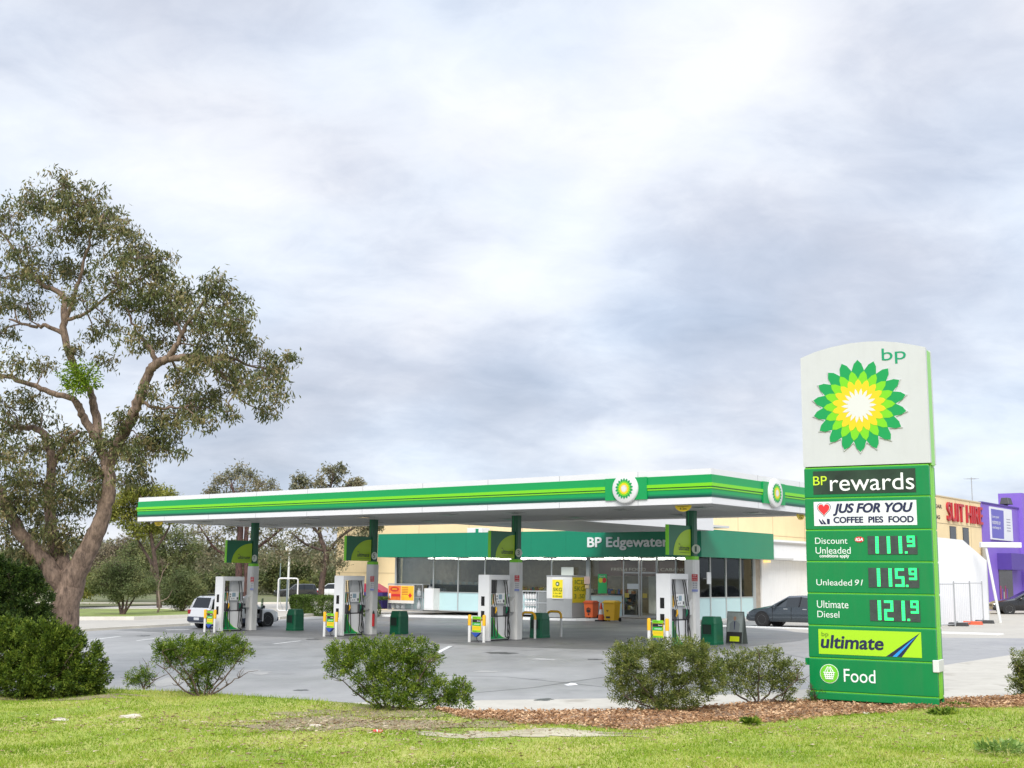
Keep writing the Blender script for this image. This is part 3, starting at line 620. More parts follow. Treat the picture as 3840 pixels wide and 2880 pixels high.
# columns
NUMS = ['1', '3', '5', '7']
def chamf(w, c): return [(-w+c, -w), (w-c, -w), (w, -w+c), (w, w-c), (w-c, w), (-w+c, w), (-w, w-c), (-w, -w+c)]
for i, cs in enumerate(COLS):
    g0 = Gst(cs, TC)
    zl = g0+2.86
    mb = MB(); mb.prism(chamf(.155, .05), zl+.12, ZB+.06, 'z', DGREEN)
    for (x, y) in ((-.158, -.08), (-.158, .03)): mb.box(x-.006, x+.004, y-.012, y+.012, zl+.14, ZB+.03, GREEN2)
    mb.box(-.03, -.018, -.162, -.15, zl+.14, ZB+.03, GREEN2)
    col = mb.build('column', canopy, loc=(cs, TC, 0))
    mb = MB(); mb.prism(chamf(.205, .06), g0-.05, zl, 'z', WHITE2); mb.build('lower_casing', col, bevel=.006)
    mb = MB(); mb.prism(chamf(.19, .055), zl-.004, zl+.12, 'z', LIME); mb.build('collar', col)
    mb = MB(); mb.box(-.16, .10, -.40, -.207, g0+1.02, g0+1.42, WHITE2); mb.prism([(-.40, g0+1.42), (-.207, g0+1.42), (-.207, g0+1.58)], -.16, .10, 'x', WHITE2); mb.box(-.10, .04, -.404, -.39, g0+1.1, g0+1.2, DGREY); mb.build('paper_dispenser', col, bevel=.008)
    mb = MB(); mb.cyl((.27, -.20, g0+3.22), .155, .03, mat('number disc', (.62, .64, .64), .4), 'y', 28); dsc = mb.build('number_disc', col, smooth=40)
    text(dsc, NUMS[i], .215 if NUMS[i] != '1' else .235, .325 if NUMS[i] != '1' else .305, g0+3.13, g0+3.31, mat('number ink', (.10, .14, .15), .5), y=-.203, bold=.01)
    mb = MB(); mb.box(.12, .35, -.232, -.222, g0+1.80, g0+2.38, WHITE); mb.box(.121, .349, -.236, -.233, g0+2.15, g0+2.38, RED); mb.box(.121, .349, -.236, -.233, g0+1.80, g0+1.88, mat('notice blue', (.25, .3, .6), .5))
    for k in range(3):
        for j in range(2): mb.box(.16+.095*j, .225+.095*j, -.2345, -.2325, g0+1.91+.075*k, g0+1.955+.075*k, mat('notice grey', (.35, .36, .40), .5))
    nb = mb.build('safety_notice', col)
    text(nb, 'STOP', .17, .30, g0+2.31, g0+2.36, WHITE, y=-.237); text(nb, 'ENGINE', .15, .32, g0+2.245, g0+2.29, WHITE, y=-.237); text(nb, 'NO SMOKING', .135, .335, g0+2.17, g0+2.21, WHITE, y=-.237)
    if i == 2:
        mb = MB(); mb.tube([(.25, -.12, g0+.35), (.25, -.12, g0+.85)], .055, RED, 10); mb.tube([(.25, -.12, g0+.85), (.25, -.12, g0+.98)], [.05, .02], BLACK, 10); fe = mb.build('fire_extinguisher'); fe.parent = None
        fe.matrix_world = Matrix.Translation(st(cs, TC, 0)) @ Matrix.Rotation(-YAW, 4, 'Z'); tag(fe, 'red fire extinguisher on the white column marked 5', 'extinguisher')
    # flag sign: stands out from the column towards the road
    fl = sthing('flag_sign', ['green and lime flag sign on the column marked 1, in front of the shop name', 'green and lime flag sign on the column marked 3', 'green and lime flag sign on the column marked 5', 'green and lime flag sign on the leftmost column, marked 7'][i], 'sign', cs, TC-.16, g0+3.0, 'flag signs on the canopy columns')
    mb = MB(); mb.box(-.06, .06, -1.42, .0, 0, 1.0, mat('flag green', (.0, .13, .055), .35)); mb.box(-.062, .062, -1.445, -1.421, -.0, 1.0, LIME); mb.build('panel', fl)
    arc = [(0, 0.0)]
    arc = [(-.02, .0), (-1.15, .0)]+[(-1.15+1.13*math.sin(a)**1.0, .88*(1-math.cos(a))) for a in np.linspace(.12, math.pi/2, 14)]
    arc = [(-.02, .002), (-1.15, .002)]+[(-1.15+1.13*(1-math.cos(a)), .002+.88*math.sin(a)) for a in np.linspace(.05, math.pi/2, 16)]
    mb = MB(); mb.prism(arc, -.0645, -.061, 'x', LIME2); mb.prism(arc[::-1], .061, .0645, 'x', LIME2); mb.build('lime_quarter', fl)
    R1 = Matrix.Rotation(math.radians(-90), 4, 'Z')        # text on the -x side
    R2 = Matrix.Rotation(math.radians(90), 4, 'Z')
    # visible face looks along -x (towards the left of the site)
    for RR, sg in ((R1, -1), (R2, 1)):
        def TX(s_, a, b, c, d, **k):
            # reader's left to right runs along +/-y
            if sg < 0: return text(fl, s_, a, b, c, d, NAVY, y=-.066, rotm=Matrix.Rotation(math.radians(-90), 4, 'Z'), **k)
            return text(fl, s_, a, b, c, d, NAVY, y=-.066, rotm=Matrix.Rotation(math.radians(90), 4, 'Z'), **k)
        off = (.0 if sg < 0 else -1.42)
        if sg > 0:
            TX('ultimate', -.80, -.12, .17, .33, shear=.1, bold=.012); TX('bp', -.80, -.70, .34, .40); TX('premium performance fuels', -.72, -.12, .075, .105)
        else:
            TX('ultimate', .12, .80, .17, .33, shear=.1, bold=.012); TX('bp', .12, .22, .34, .40)
# clearance signs
def clearance(label, s, t, rot):
    r = thing('clearance_sign', label, 'sign', st(s, t, ZB-.02), -YAW+rot, 'clearance signs under the canopy edge')
    mb = MB(); mb.prism([(.29*math.cos(a), -.19*math.sin(a)) for a in np.linspace(0, math.pi, 16)], -.012, .012, 'y', YELLOW); pn = mb.build('panel', r)
    mb = MB(); mb.box(-.22, -.20, -.01, .01, .001, .09, GREY); mb.box(.20, .22, -.01, .01, .001, .09, GREY); mb.build('hanger', r)
    text(r, '4.2m', -.12, .12, -.145, -.065, INK, y=-.014, bold=.01); text(r, 'CLEARANCE', -.19, .19, -.045, -.015, INK, y=-.014)
s0, _ = pt_t(2562, 1890, .25); clearance('yellow half round clearance sign under the canopy front near its corner', s0, .25, 0)
clearance('yellow half round clearance sign under the far left end of the canopy', -Lc+1.15, .3, 0)
t0_, _ = pt_s(3002, 1945, -.3); clearance('yellow half round clearance sign under the right side of the canopy beside the price sign', -.3, t0_, math.pi/2)

# ================================================================== PRICE SIGN
TX0, TY0, TYAW, TW = 5.236, 21.643, 0.523, 2.154
totem = thing('price_sign', 'tall green and white fuel price sign with a sunburst emblem on top', 'sign', (TX0, TY0, 0), -TYAW)
t1, t2 = Vector((math.cos(TYAW), -math.sin(TYAW), 0)), Vector((math.sin(TYAW), math.cos(TYAW), 0))
def sp(u, v):
    "(x, z) on the face of the price sign"
    d = ray(u, v); o = Vector((TX0, TY0, 0)); k = o.dot(t2)/d.dot(t2); q = d*k
    return (q-o).dot(t1), q.z+EYE
c7 = lambda x, y: sp(2950+x/2.37, 1240+y/2.37)
c8 = lambda x, y: sp(2950+x/2.127, 1900+y/2.127)
c6 = lambda x, y: sp(2750+x/2.0294, 1700+y/2.0294)
def stext(parent, s, bl, tr, m, **k):
    return text(parent, s, bl[0], tr[0], bl[1], tr[1], m, **k)
DIV = [4.065, 3.532, 2.969, 2.422, 1.874, 1.32, .764, .2]
PW = mat('sign face white', (.53, .54, .545), .3, var=.02, dirt=.06)
# white head with an arched top
top = [(0, 4.085), (TW*.93, 4.085), (TW*.955, 4.085)]
arch = [c7(122, 245), c7(250, 190), c7(400, 145), c7(560, 112), c7(720, 96), c7(850, 94), c7(980, 103), c7(1100, 122), c7(1215, 147)]
outl = [(arch[0][0], 4.085), (arch[-1][0]+.035, 4.085)]+[(arch[-1][0]+.03, arch[-1][1])]+arch[::-1][1:]
mb = MB(); mb.prism(outl, .0, .10, 'y', PW); mb.prism(outl[::-1], .40, .50, 'y', PW); head = mb.build('head_panel', totem, bevel=.012)
ax1 = arch[-1][0]
mb = MB(); mb.prism([(x*.995+.01, z-.03) for x, z in outl], .101, .399, 'y', mat('sign edge lime', (.20, .56, .04), .3)); mb.build('head_core', totem)
mb = MB(); hc = c7(645, 668); hr = .5*(c7(1080, 668)[0]-c7(245, 668)[0]); helios(mb, hc[0], hc[1], hr, -.023); mb.build('sunburst_emblem', head)
mb = MB(); R = hr*1.035
pts = []
for i in range(18):
    a = 2*math.pi*i/18; pts.append((hc[0]+R*math.sin(a), hc[1]+R*math.cos(a))); a += math.pi/18; pts.append((hc[0]+R*.785*math.sin(a), hc[1]+R*.785*math.cos(a)))
mb.prism(pts[::-1], -.020, -.001, 'y', PW); mb.build('emblem_tray', head)
stext(head, 'bp', c7(848, 302), c7(1056, 143), mat('sign lettering green', (.0, .27, .12), .4), name='lettering')
# lime core of the lower body
mb = MB(); mb.box(.03, TW+.004, .101, .20, .16, 4.07, LIME); mb.box(.03, TW-.01, .201, .23, .16, 4.06, DGREEN); mb.box(.03, TW+.004, .231, .399, .16, 4.07, LIME); mb.build('lime_core', totem)
mb = MB(); mb.box(.25, .45, .15, .35, -.4, .2, DGREY); mb.box(1.7, 1.9, .15, .35, -.4, .2, DGREY); mb.build('footing', totem)
mb = MB(); mb.box(-.10, .02, .12, .2, .62, .74, GREEN); mb.build('conduit_box', totem)
FACE = mat('price panel green', (.0, .20, .052), .33, var=.05, vscale=1.5, dirt=.07)
TXT = mat('sign lettering white', (.68, .74, .70), .4)
TXT2 = mat('rewards lettering white', (.82, .83, .82), .4)
panels = []
for k in range(8):
    z1 = DIV[k]-.018; z0 = DIV[k+1]+.0 if k < 7 else .055
    mb = MB(); mb.box(0, TW, 0, .10, z0, z1, FACE); mb.box(0, TW, .40, .50, z0, z1, FACE)
    p = mb.build('sign_panel', totem, bevel=.014); panels.append(p)
    mb = MB(); mb.box(.01, TW-.01, .012, .1, z1, z1+.018, mat('lime gap strip', (.13, .50, .03), .4)); mb.build('divider_strip', totem)
panels[0]['label'] = 'panel reading BP rewards'; panels[1]['label'] = 'panel reading JUS FOR YOU'; panels[2]['label'] = 'panel reading Discount Unleaded 111.9'; panels[3]['label'] = 'panel reading Unleaded 91 115.9'; panels[4]['label'] = 'panel reading Ultimate Diesel 121.9'; panels[5]['label'] = 'lime panel reading bp ultimate'; panels[6]['label'] = 'panel reading Food with basket symbol'; panels[7]['label'] = 'plain narrow bottom panel'
# rewards
a, b = c7(240, 1457), c7(1132, 1222)
m_rew = mat('rewards dark panel', (.02, .045, .025), .35, var=.5, vscale=1.2)
mb = MB(); mb.box(a[0], b[0]+.02, -.006, .02, a[1], b[1], m_rew); rp = mb.build('insert', panels[0])
stext(panels[0], 'BP', c7(238, 1375), c7(357, 1293), mat('rewards lime', (.55, .75, .03), .4), y=-.009)
stext(panels[0], 'rewards', c7(388, 1427), c7(1130, 1258), TXT2, y=-.009, bold=-.004)
# jus for you
a, b = c6(617, 555), c6(1392, 352)
mb = MB(); mb.box(a[0], b[0], -.006, .02, a[1]+.005, b[1]-.005, mat('insert white', (.70, .72, .74), .4)); mb.build('insert', panels[1])
stext(panels[1], 'JUS FOR YOU', c6(764, 474), c6(1362, 374), NAVY, y=-.009, shear=.25, bold=.045)
stext(panels[1], 'COFFEE  PIES  FOOD', c6(766, 530), c6(1370, 477), NAVY, y=-.009, bold=.04)
hc2 = c6(690, 430); hw = (c6(735, 430)[0]-c6(645, 430)[0])/2
def heart(r): 
    o = []
    for a in np.linspace(0, 2*math.pi, 40, endpoint=False):
        x = 16*math.sin(a)**3; y = 13*math.cos(a)-5*math.cos(2*a)-2*math.cos(3*a)-math.cos(4*a); o.append((hc2[0]+x/16*r, hc2[1]+.012+y/16*r*1.12))
    return o
mb = MB(); mb.prism(heart(hw*1.17)[::1], -.0085, -.0062, 'y', NAVY); mb.prism(heart(hw*1.08), -.0105, -.0086, 'y', WHITE); mb.prism(heart(hw*.95), -.0125, -.0106, 'y', mat('heart red', (.70, .03, .035), .4)); mb.build('heart_symbol', panels[1])
mb = MB()
for (P_) in ([(655, 500), (690, 540), (668, 540), (650, 505)], [(678, 500), (712, 540), (692, 541), (676, 512)], [(712, 497), (735, 500), (735, 540), (716, 538)]):
    mb.prism([c6(*q) for q in P_][::-1], -.0085, -.0062, 'y', NAVY)
mb.build('hands_symbol', panels[1])
# price panels
SEG = {'1': 'bc', '2': 'abged', '5': 'afgcd', '9': 'abcdfg'}
def digit(mb, ch, x0, x1, z0, z1, th):
    zm = (z0+z1)/2; h = th/2; g = .003; y0, y1 = -.016, -.011
    S = {'a': (x0, x1, z1-th, z1), 'd': (x0, x1, z0, z0+th), 'g': (x0, x1, zm-h, zm+h), 'f': (x0, x0+th, zm, z1), 'e': (x0, x0+th, z0, zm), 'b': (x1-th, x1, zm, z1), 'c': (x1-th, x1, z0, zm)}
    for c in SEG[ch]:
        a, b, c_, d = S[c]
        L_, M_ = b-a, d-c_
        # each segment is a row of diode blocks
        n = 4 if max(L_, M_) > th*1.2 else 1
        for k in range(n):
            if L_ > M_: q = L_/n; mb.box(a+k*q+g*.5, a+(k+1)*q-g*.5, y0, y1, c_, d, LEDG)
            else: q = M_/n; mb.box(a, b, y0, y1, c_+k*q+g*.5, c_+(k+1)*q-g*.5, LEDG)
def price(p, bl, tr, ds, dot, small):
    x0, z0 = bl; x1, z1 = tr
    mb = MB(); mb.box(x0, x1, -.010, .02, z0, z1, SCREEN); dsp = mb.build('price_display', p)
    mb = MB()
    for k in range(1, 7): mb.box(x0, x1, -.0115, -.0101, z0+(z1-z0)*k/7-.002, z0+(z1-z0)*k/7+.002, DGREY)
    for k in range(1, 4): mb.box(x0+(x1-x0)*k/4-.003, x0+(x1-x0)*k/4+.003, -.0115, -.0101, z0, z1, DGREY)
    mb.build('screen_grid', dsp)
    for (ch, cx) in ds:
        mb = MB()
        if ch == '1': mb_one(mb, cx, z0+.015, z1-.005)
        else: digit(mb, ch, cx-.075, cx+.075, z0+.015, z1-.005, .042)
        mb.build('lit_digit', dsp)
    mb = MB(); mb.box(dot-.02, dot+.02, -.016, -.011, z0+.015, z0+.05, LEDG); mb.build('lit_point', dsp); mb = MB()
    digit(mb, small[0], small[1]-.065, small[1]+.065, z0+(z1-z0)*.40, z1-.0, .036)
    mb.build('lit_digit', dsp)
def mb_one(mb, cx, z0, z1):
    n = 7
    for k in range(n):
        q = (z1-z0)/n; mb.box(cx-.026, cx+.026, -.016, -.011, z0+k*q+.0015, z0+(k+1)*q-.0015, LEDG)
X = lambda px, py: c8(px, py)[0]
price(panels[2], c8(650, 380), c8(1040, 232), [('1', X(722, 300)), ('1', X(814, 300)), ('1', X(908, 300))], X(955, 360), ('9', X(992, 270)))
price(panels[3], c8(656, 643), c8(1054, 490), [('1', X(735, 560)), ('1', X(828, 560)), ('5', X(903, 560))], X(962, 625), ('9', X(1008, 545)))
price(panels[4], c8(668, 910), c8(1062, 750), [('1', X(742, 830)), ('2', X(816, 830)), ('1', X(932, 830))], X(975, 890), ('9', X(1022, 810)))
stext(panels[2], 'Discount', c8(228, 297), c8(484, 246), TXT); stext(panels[2], 'Unleaded', c8(232, 376), c8(510, 322), TXT); stext(panels[2], 'conditions apply', c8(264, 412), c8(498, 380), TXT2, bold=.02)
stext(panels[3], 'Unleaded', c8(238, 627), c8(520, 582), TXT); stext(panels[3], '91', c8(545, 628), c8(608, 582), TXT, shear=.2)
stext(panels[4], 'Ultimate', c8(243, 806), c8(492, 752), TXT); stext(panels[4], 'Diesel', c8(246, 882), c8(420, 834), TXT)
ig = c8(580, 262)
mb = MB(); mb.prism([(ig[0]+.085*math.cos(a)*(1 if abs(math.cos(a)) > .5 else 1), ig[1]+.052*math.sin(a)) for a in np.linspace(0, 2*math.pi, 8, endpoint=False)+math.pi/8][::-1], -.008, .02, 'y', RED); ib = mb.build('badge', panels[2])
text(ib, 'IGA', ig[0]-.062, ig[0]+.062, ig[1]-.026, ig[1]+.026, TXT2, y=-.011, shear=.2, bold=.04)
# ultimate
a, b = c8(254, 1168), c8(1078, 972); br = c8(1080, 1212)
UL = [c8(258, 1168), c8(1080, 1212), c8(1072, 1005), c8(252, 972)]
x0, x1 = UL[0][0], UL[1][0]; zb0, zt0 = 1.32-.555+.075, 1.32-.075
zb0 = (UL[0][1]+UL[1][1])/2; zt0 = (UL[2][1]+UL[3][1])/2
mb = MB(); mb.box(x0, x1, -.006, .02, zb0, zt0, mat('insert lime', (.36, .66, .015), .4)); mb.build('insert', panels[5])
stext(panels[5], 'bp', c8(280, 1042), c8(334, 1000), mat('olive lettering', (.10, .20, .02), .4), y=-.009)
stext(panels[5], 'ultimate', c8(278, 1124), c8(768, 1040), NAVY, y=-.009, shear=.12, bold=.03)
tri = lambda P_, y, m_: mb.prism([c8(*q) for q in P_][::-1], y, -.0062, 'y', m_)
mb = MB(); tri([(795, 1194), (1062, 1008), (920, 1199)], -.0085, NAVY); mb.prism([c8(*q) for q in [(845, 1196), (1040, 1030), (880, 1198)]][::-1], -.0105, -.0086, 'y', mat('swoosh blue', (.02, .30, .80), .4)); mb.build('swoosh', panels[5])
# food
fc = c8(340, 1332); fr = (c8(413, 1332)[0]-c8(265, 1332)[0])/2
mb = MB(); mb.lathe([(fr*1.0, .01), (fr*1.0, -.006), (fr*.0+.001, -.0062)], TXT2, 'y', c=(fc[0], 0, fc[1]), n=36); mb.lathe([(fr*.95, -.005), (fr*.95, -.009), (.001, -.0092)], mat('food lime', (.16, .55, .03), .35), 'y', c=(fc[0], 0, fc[1]), n=36); fd = mb.build('basket_symbol', panels[6])
mb = MB(); L_ = lambda p, q, r=.008: mb.tube([(p[0], -.0115, p[1]), (q[0], -.0115, q[1])], r, TXT2, 5)
K = lambda x, y: (fc[0]+x*fr, fc[1]+y*fr)
for i in range(5): L_(K(-.5+.25*i*1.0, .1), K(-.36+.18*i, -.55))
for j in range(4): w = .62-.07*j; L_(K(-w, .12-.22*j), K(w, .12-.22*j))
L_(K(-.45, .2), K(-.12, .75)); L_(K(.45, .2), K(.12, .75)); L_(K(-.2, .15), K(-.05, .7)); L_(K(.2, .15), K(.05, .7)); mb.build('basket_lines', fd)
stext(panels[6], 'Food', c8(458, 1397), c8(706, 1305), TXT2, bold=-.008)
# small white letter plate on the edge
mb = MB(); mb.box(TW-.07, TW+.03, -.02, .42, .60, .80, WHITE); lb_ = mb.build('edge_plate', totem, bevel=.01)

# ================================================================== PUMPS
def make_pump(label, blackpanel=False):
    r = thing('fuel_pump', label, 'fuel pump', (0, 0, 0), -YAW, 'fuel pumps under the canopy')
    PWH = mat('pump white', (.70, .71, .71), .3, var=.02)
    mb = MB(); mb.box(-.26, .26, -.60, -.47, .03, 2.40, PWH); mb.build('end_pillar', r, bevel=.012)
    for (a, b) in ((1.28, 1.62), (.75, 1.10)):
        mb = MB(); mb.box(-.11, .05, -.606, -.595, a, b, GLOSSBLACK); mb.build('end_window', r)
    mb = MB(); mb.box(-.26, .26, -.468, .60, 2.22, 2.40, PWH); mb.build('top_beam', r, bevel=.01)
    mb = MB(); mb.box(-.235, .235, -.468, .60, .08, .88, PWH); mb.build('lower_cabinet', r, bevel=.01)
    mb = MB(); mb.box(-.22, .22, -.468, .60, .882, .925, DGREY); mb.build('shadow_gap', r); mb = MB(); mb.box(-.22, .22, -.46, .58, .02, .08, BLACK); mb.build('plinth_recess', r)
    mb = MB(); mb.box(-.20, .20, -.468, .60, .927, 1.72, LGREY); mb.build('middle_cabinet', r, bevel=.006)
    mb = MB(); mb.box(-.10, .10, .06, .60, 1.722, 2.218, LGREY); mb.box(-.24, .24, .53, .60, 1.722, 2.218, PWH); mb.build('upper_panel', r)
    for sx in (1, -1):
        mb = MB()
        def bx(x0, x1, *a): mb.box(min(sx*x0, sx*x1), max(sx*x0, sx*x1), *a)
        bx(.20, .275, -.22, .30, 1.36, 1.74, PWH); d = mb.build('display_unit', r, bevel=.008)
        mb = MB(); bx(.276, .28, -.07, .12, 1.52, 1.69, mat('pump screen', (.22, .32, .38), .2)); bx(.276, .279, -.19, -.13, 1.60, 1.66, DGREY); bx(.276, .279, -.19, -.14, 1.50, 1.56, DGREY); bx(.276, .279, .19, .27, 1.40, 1.50, DGREY); bx(.276, .279, .0, .06, 1.42, 1.47, mat('keypad', (.3, .31, .32), .4)); bx(.276, .279, -.12, -.04, 1.41, 1.46, GREY); mb.build('screen', d)
        # coloured grade strips
        for (ya, yb_, mm) in ((-.33, -.25, AMBER), (.36, .42, LIME), (-.44, -.36, mat('grade green', (.0, .20, .06), .4))):
            mb = MB(); bx(.201, .206, ya, yb_, 1.32, 1.70, mm); mb.build('grade_strip', r)
        # green sweep on the lower cabinet
        sw = [(-.465, .10), (-.465, .87), (-.32, .87)]+[(-.32+.80*(1-math.cos(a)), .87-.77*math.sin(a)) for a in np.linspace(.1, math.pi/2, 12)]
        sl = [(-.33, .87), (-.27, .87)]+[(-.27+.80*(1-math.cos(a)), .87-.77*math.sin(a)) for a in np.linspace(.1, math.pi/2, 12)]+[(-.32+.80*(1-math.cos(a)), .87-.77*math.sin(a)) for a in np.linspace(math.pi/2, .1, 12)]
        mb = MB(); mb.prism(sw if sx > 0 else sw, sx*.236, sx*.241, 'x', GREEN2); mb.prism(sl, sx*.236, sx*.2405, 'x', LIME); mb.build('green_sweep', r)
        # nozzle boots, nozzles and hoses
        for (y, c, k) in ((-.40, 0, 0), (-.28, 1, 1), (.34, 2, 2), (.47, 0, 3)):
            mb = MB(); bx(.20, .30, y-.05, y+.05, .93, 1.26, DGREY); mb.build('nozzle_boot', r, bevel=.008)
            nm = [mat('nozzle black', (.02, .02, .022), .4), AMBER, mat('nozzle green', (.0, .14, .07), .4)][c]
            mb = MB(); mb.tube([(sx*.30, y, 1.02), (sx*.34, y+.01, 1.12), (sx*.335, y, 1.24)], [.022, .03, .026], nm, 8); mb.tube([(sx*.335, y, 1.24), (sx*.315, y, 1.34), (sx*.29, y, 1.36)], [.016, .013, .012], ALU, 7); mb.build('nozzle', r)
            by, dy = [(-.43, -.08), (-.30, .05), (.30, .12), (.55, -.12)][k]
            zlow = [.20, .16, .14, .10][k]
            P_ = [(sx*.20, y*.95, 2.20), (sx*.245, y, 1.95), (sx*.285, y+.02, 1.55), (sx*.335, y+.03, 1.2), (sx*.36, by+dy*1.1, .75), (sx*.37, by+dy*1.6, .40), (sx*.36, by+dy*1.3, zlow+.03), (sx*.33, by+dy*.5, zlow), (sx*.30, by, zlow+.1), (sx*.29, y-.01, .55), (sx*.29, y, .98)]
            pts = []
            for q in range(len(P_)-1):
                p0, p1, p2, p3 = [Vector(P_[max(0, min(len(P_)-1, q+e))]) for e in (-1, 0, 1, 2)]
                for tt in (0, .34, .67): pts.append(.5*((2*p1)+(p2-p0)*tt+(2*p0-5*p1+4*p2-p3)*tt*tt+(-p0+3*p1-3*p2+p3)*tt**3))
            pts.append(Vector(P_[-1]))
            mb = MB(); mb.tube(pts, .018, BLACK, 6); mb.build('hose', r, smooth=60)
    if blackpanel:
        mb = MB(); mb.box(-.08, .08, -.44, .04, 1.74, 2.20, GLOSSBLACK); mb.build('media_panel', r)
    return r
PLAB = ['white fuel pump nearest the price sign, beside the column marked 1', 'white fuel pump beside the column marked 3, with a black media panel', 'white fuel pump beside the column marked 5', 'white fuel pump beside the column marked 7, leftmost of the four']
pumpA = make_pump(PLAB[0])
for i, cs in enumerate(COLS):
    p = pumpA if i == 0 else copy_tree(pumpA)
    p.location = st(cs, 2.87); p['label'] = PLAB[i]
    if i == 1:
        mb = MB(); mb.box(-.08, .08, -.44, .04, 1.74, 2.20, GLOSSBLACK); mb.build('media_panel', p)
    # island plinth
    mb = MB(); mb.prism([(-.42, -.3), (.42, -.3), (.42, 3.2), (-.42, 3.2)], -.05, .035, 'z', mat('plinth', (.12, .12, .125), .8, var=.15))
    q = mb.build('pump_island'); q.matrix_world = Matrix.Translation(st(cs, 2.2)) @ Matrix.Rotation(-YAW, 4, 'Z'); q['kind'] = 'structure'
# bollard pairs with an advert board between them
def make_bollard(): 
    mb = MB(); mb.tube([(0, 0, -.03), (0, 0, .62)], .055, WHITE2, 14); r = thing('bollard', 'x', 'bollard', (0, 0, 0), -YAW, 'yellow topped bollards in front of the pumps')
    mb.build('post', r, smooth=50)
    mb = MB(); mb.lathe([(.064, .60), (.064, .93), (.055, .97), (.02, .985)], AMBER, 'z', n=14); mb.build('cap', r, smooth=50); return r
b0 = make_bollard(); first = True
def make_board():
    r = thing('advert_board', 'x', 'sign', (0, 0, 0), -YAW, 'advert boards hung between the bollards')
    mb = MB(); mb.box(-.20, .20, -.012, .012, .36, .92, YELLOW); mb.build('panel', r)
    for (za, zb_, hw_, mm) in ((.83, .92, .20, LIME), (.71, .82, .19, INK), (.595, .705, .19, mat('board green', (.0, .38, .04), .4)), (.37, .43, .19, LIME)):
        mb = MB(); mb.box(-hw_, hw_, -.016, -.013, za, zb_, mm); mb.build('printed_band', r)
    text(r, 'ultimate', -.17, .02, .85, .90, mat('board ink', (.05, .15, .02), .4), y=-.018); text(r, 'discount', .02, .17, .745, .785, WHITE, y=-.018, bold=.02); text(r, 'unleaded', -.12, .14, .63, .675, WHITE, y=-.018, bold=.03); text(r, 'save today', -.15, .15, .50, .55, mat('board amber ink', (.75, .5, .05), .4), y=-.018); text(r, 'ultimate', -.17, .0, .385, .415, mat('board ink', (.05, .15, .02), .4), y=-.018)
    mb = MB(); mb.box(-.31, .31, -.008, .008, .385, .40, WHITE2); mb.box(-.31, .31, -.008, .008, .86, .875, WHITE2); mb.build('bracket', r)
    return r
ad0 = make_board()
def make_squeegee():
    r = thing('squeegee_bucket', 'x', 'bucket', (0, 0, 0), -YAW, 'blue squeegee buckets hung under the advert boards')
    mb = MB(); mb.prism([(-.20, .35), (.20, .35), (.02, .2), (-.02, .2)][::-1], -.07, .05, 'y', BLUE); mb.build('bucket', r, bevel=.008)
    mb = MB(); mb.tube([(.0, -.01, .2), (.02, 0, .1), (.10, .0, .05), (.12, 0, .0)], .012, BLACK, 6); mb.build('drain_hose', r); return r
sq0 = make_squeegee()
for i, cs in enumerate(COLS):
    nm = ['1', '3', '5', '7'][i]
    for j, dx in enumerate((-.25, .43)):
        b = b0 if (i == 0 and j == 0) else copy_tree(b0)
        b.location = st(cs+dx, 1.8); b['label'] = f'yellow topped white bollard, {"left" if j == 0 else "right"} of the pair in front of the pump at column {nm}'
    a = ad0 if i == 0 else copy_tree(ad0); a.location = st(cs+.09, 1.8); a['label'] = f'yellow and green advert board between the bollards in front of the pump at column {nm}'
    a = sq0 if i == 0 else copy_tree(sq0); a.location = st(cs+.09, 1.8); a['label'] = f'blue squeegee bucket below the advert board in front of the pump at column {nm}'
# litter bins
def make_bin():
    r = thing('litter_bin', 'x', 'bin', (0, 0, 0), -YAW, 'green litter bins behind the columns')
    BG = mat('bin green', (.0, .105, .045), .45, var=.06, vscale=4)
    mb = MB(); 
    o = [(-.30, -.24), (-.24, -.30), (.24, -.30), (.30, -.24), (.30, .24), (.24, .30), (-.24, .30), (-.30, .24)]
    def lev(k, z): return [(x*k, y*k, z) for x, y in o]
    Ls = [lev(1.02, .0), lev(1.03, .10), lev(1.0, .12), lev(.97, .70), lev(.99, .71), lev(.84, .93), lev(.80, .95)]
    vs = sum(Ls, []); fs = []
    for k in range(len(Ls)-1):
        for j in range(8): fs.append([k*8+j, k*8+(j+1) % 8, k*8+8+(j+1) % 8, k*8+8+j])
    fs.append([len(vs)-8+j for j in range(8)]); mb.add(vs, fs, BG); mb.build('body', r)
    mb = MB(); mb.box(-.19, .15, -.312, -.20, .36, .68, mat('bin opening', (.006, .02, .012), .6)); mb.build('opening', r)
    mb = MB()
    for (a, b, c, d) in ((-.22, .18, .685, .715), (-.22, .18, .325, .355)): mb.box(a, b, -.322, -.29, c, d, BG)
    mb.box(-.22, -.192, -.322, -.29, .355, .685, BG); mb.box(.152, .18, -.322, -.29, .355, .685, BG); mb.build('opening_frame', r); return r
bn0 = make_bin()
for i, (cs, tt) in enumerate(((-2.93, 5.15), (pt_t(2024, 2386, 5.75)[0], 5.75), (-17.55, 5.05), (-23.9, 5.0))):
    b = bn0 if i == 0 else copy_tree(bn0); b.location = st(cs, tt)
    b['label'] = ['green litter bin behind the column marked 1, beside a poster stand', 'green litter bin between the two yellow hoop rails', 'green litter bin to the right of the column marked 5', 'green litter bin to the right of the column marked 7'][i]
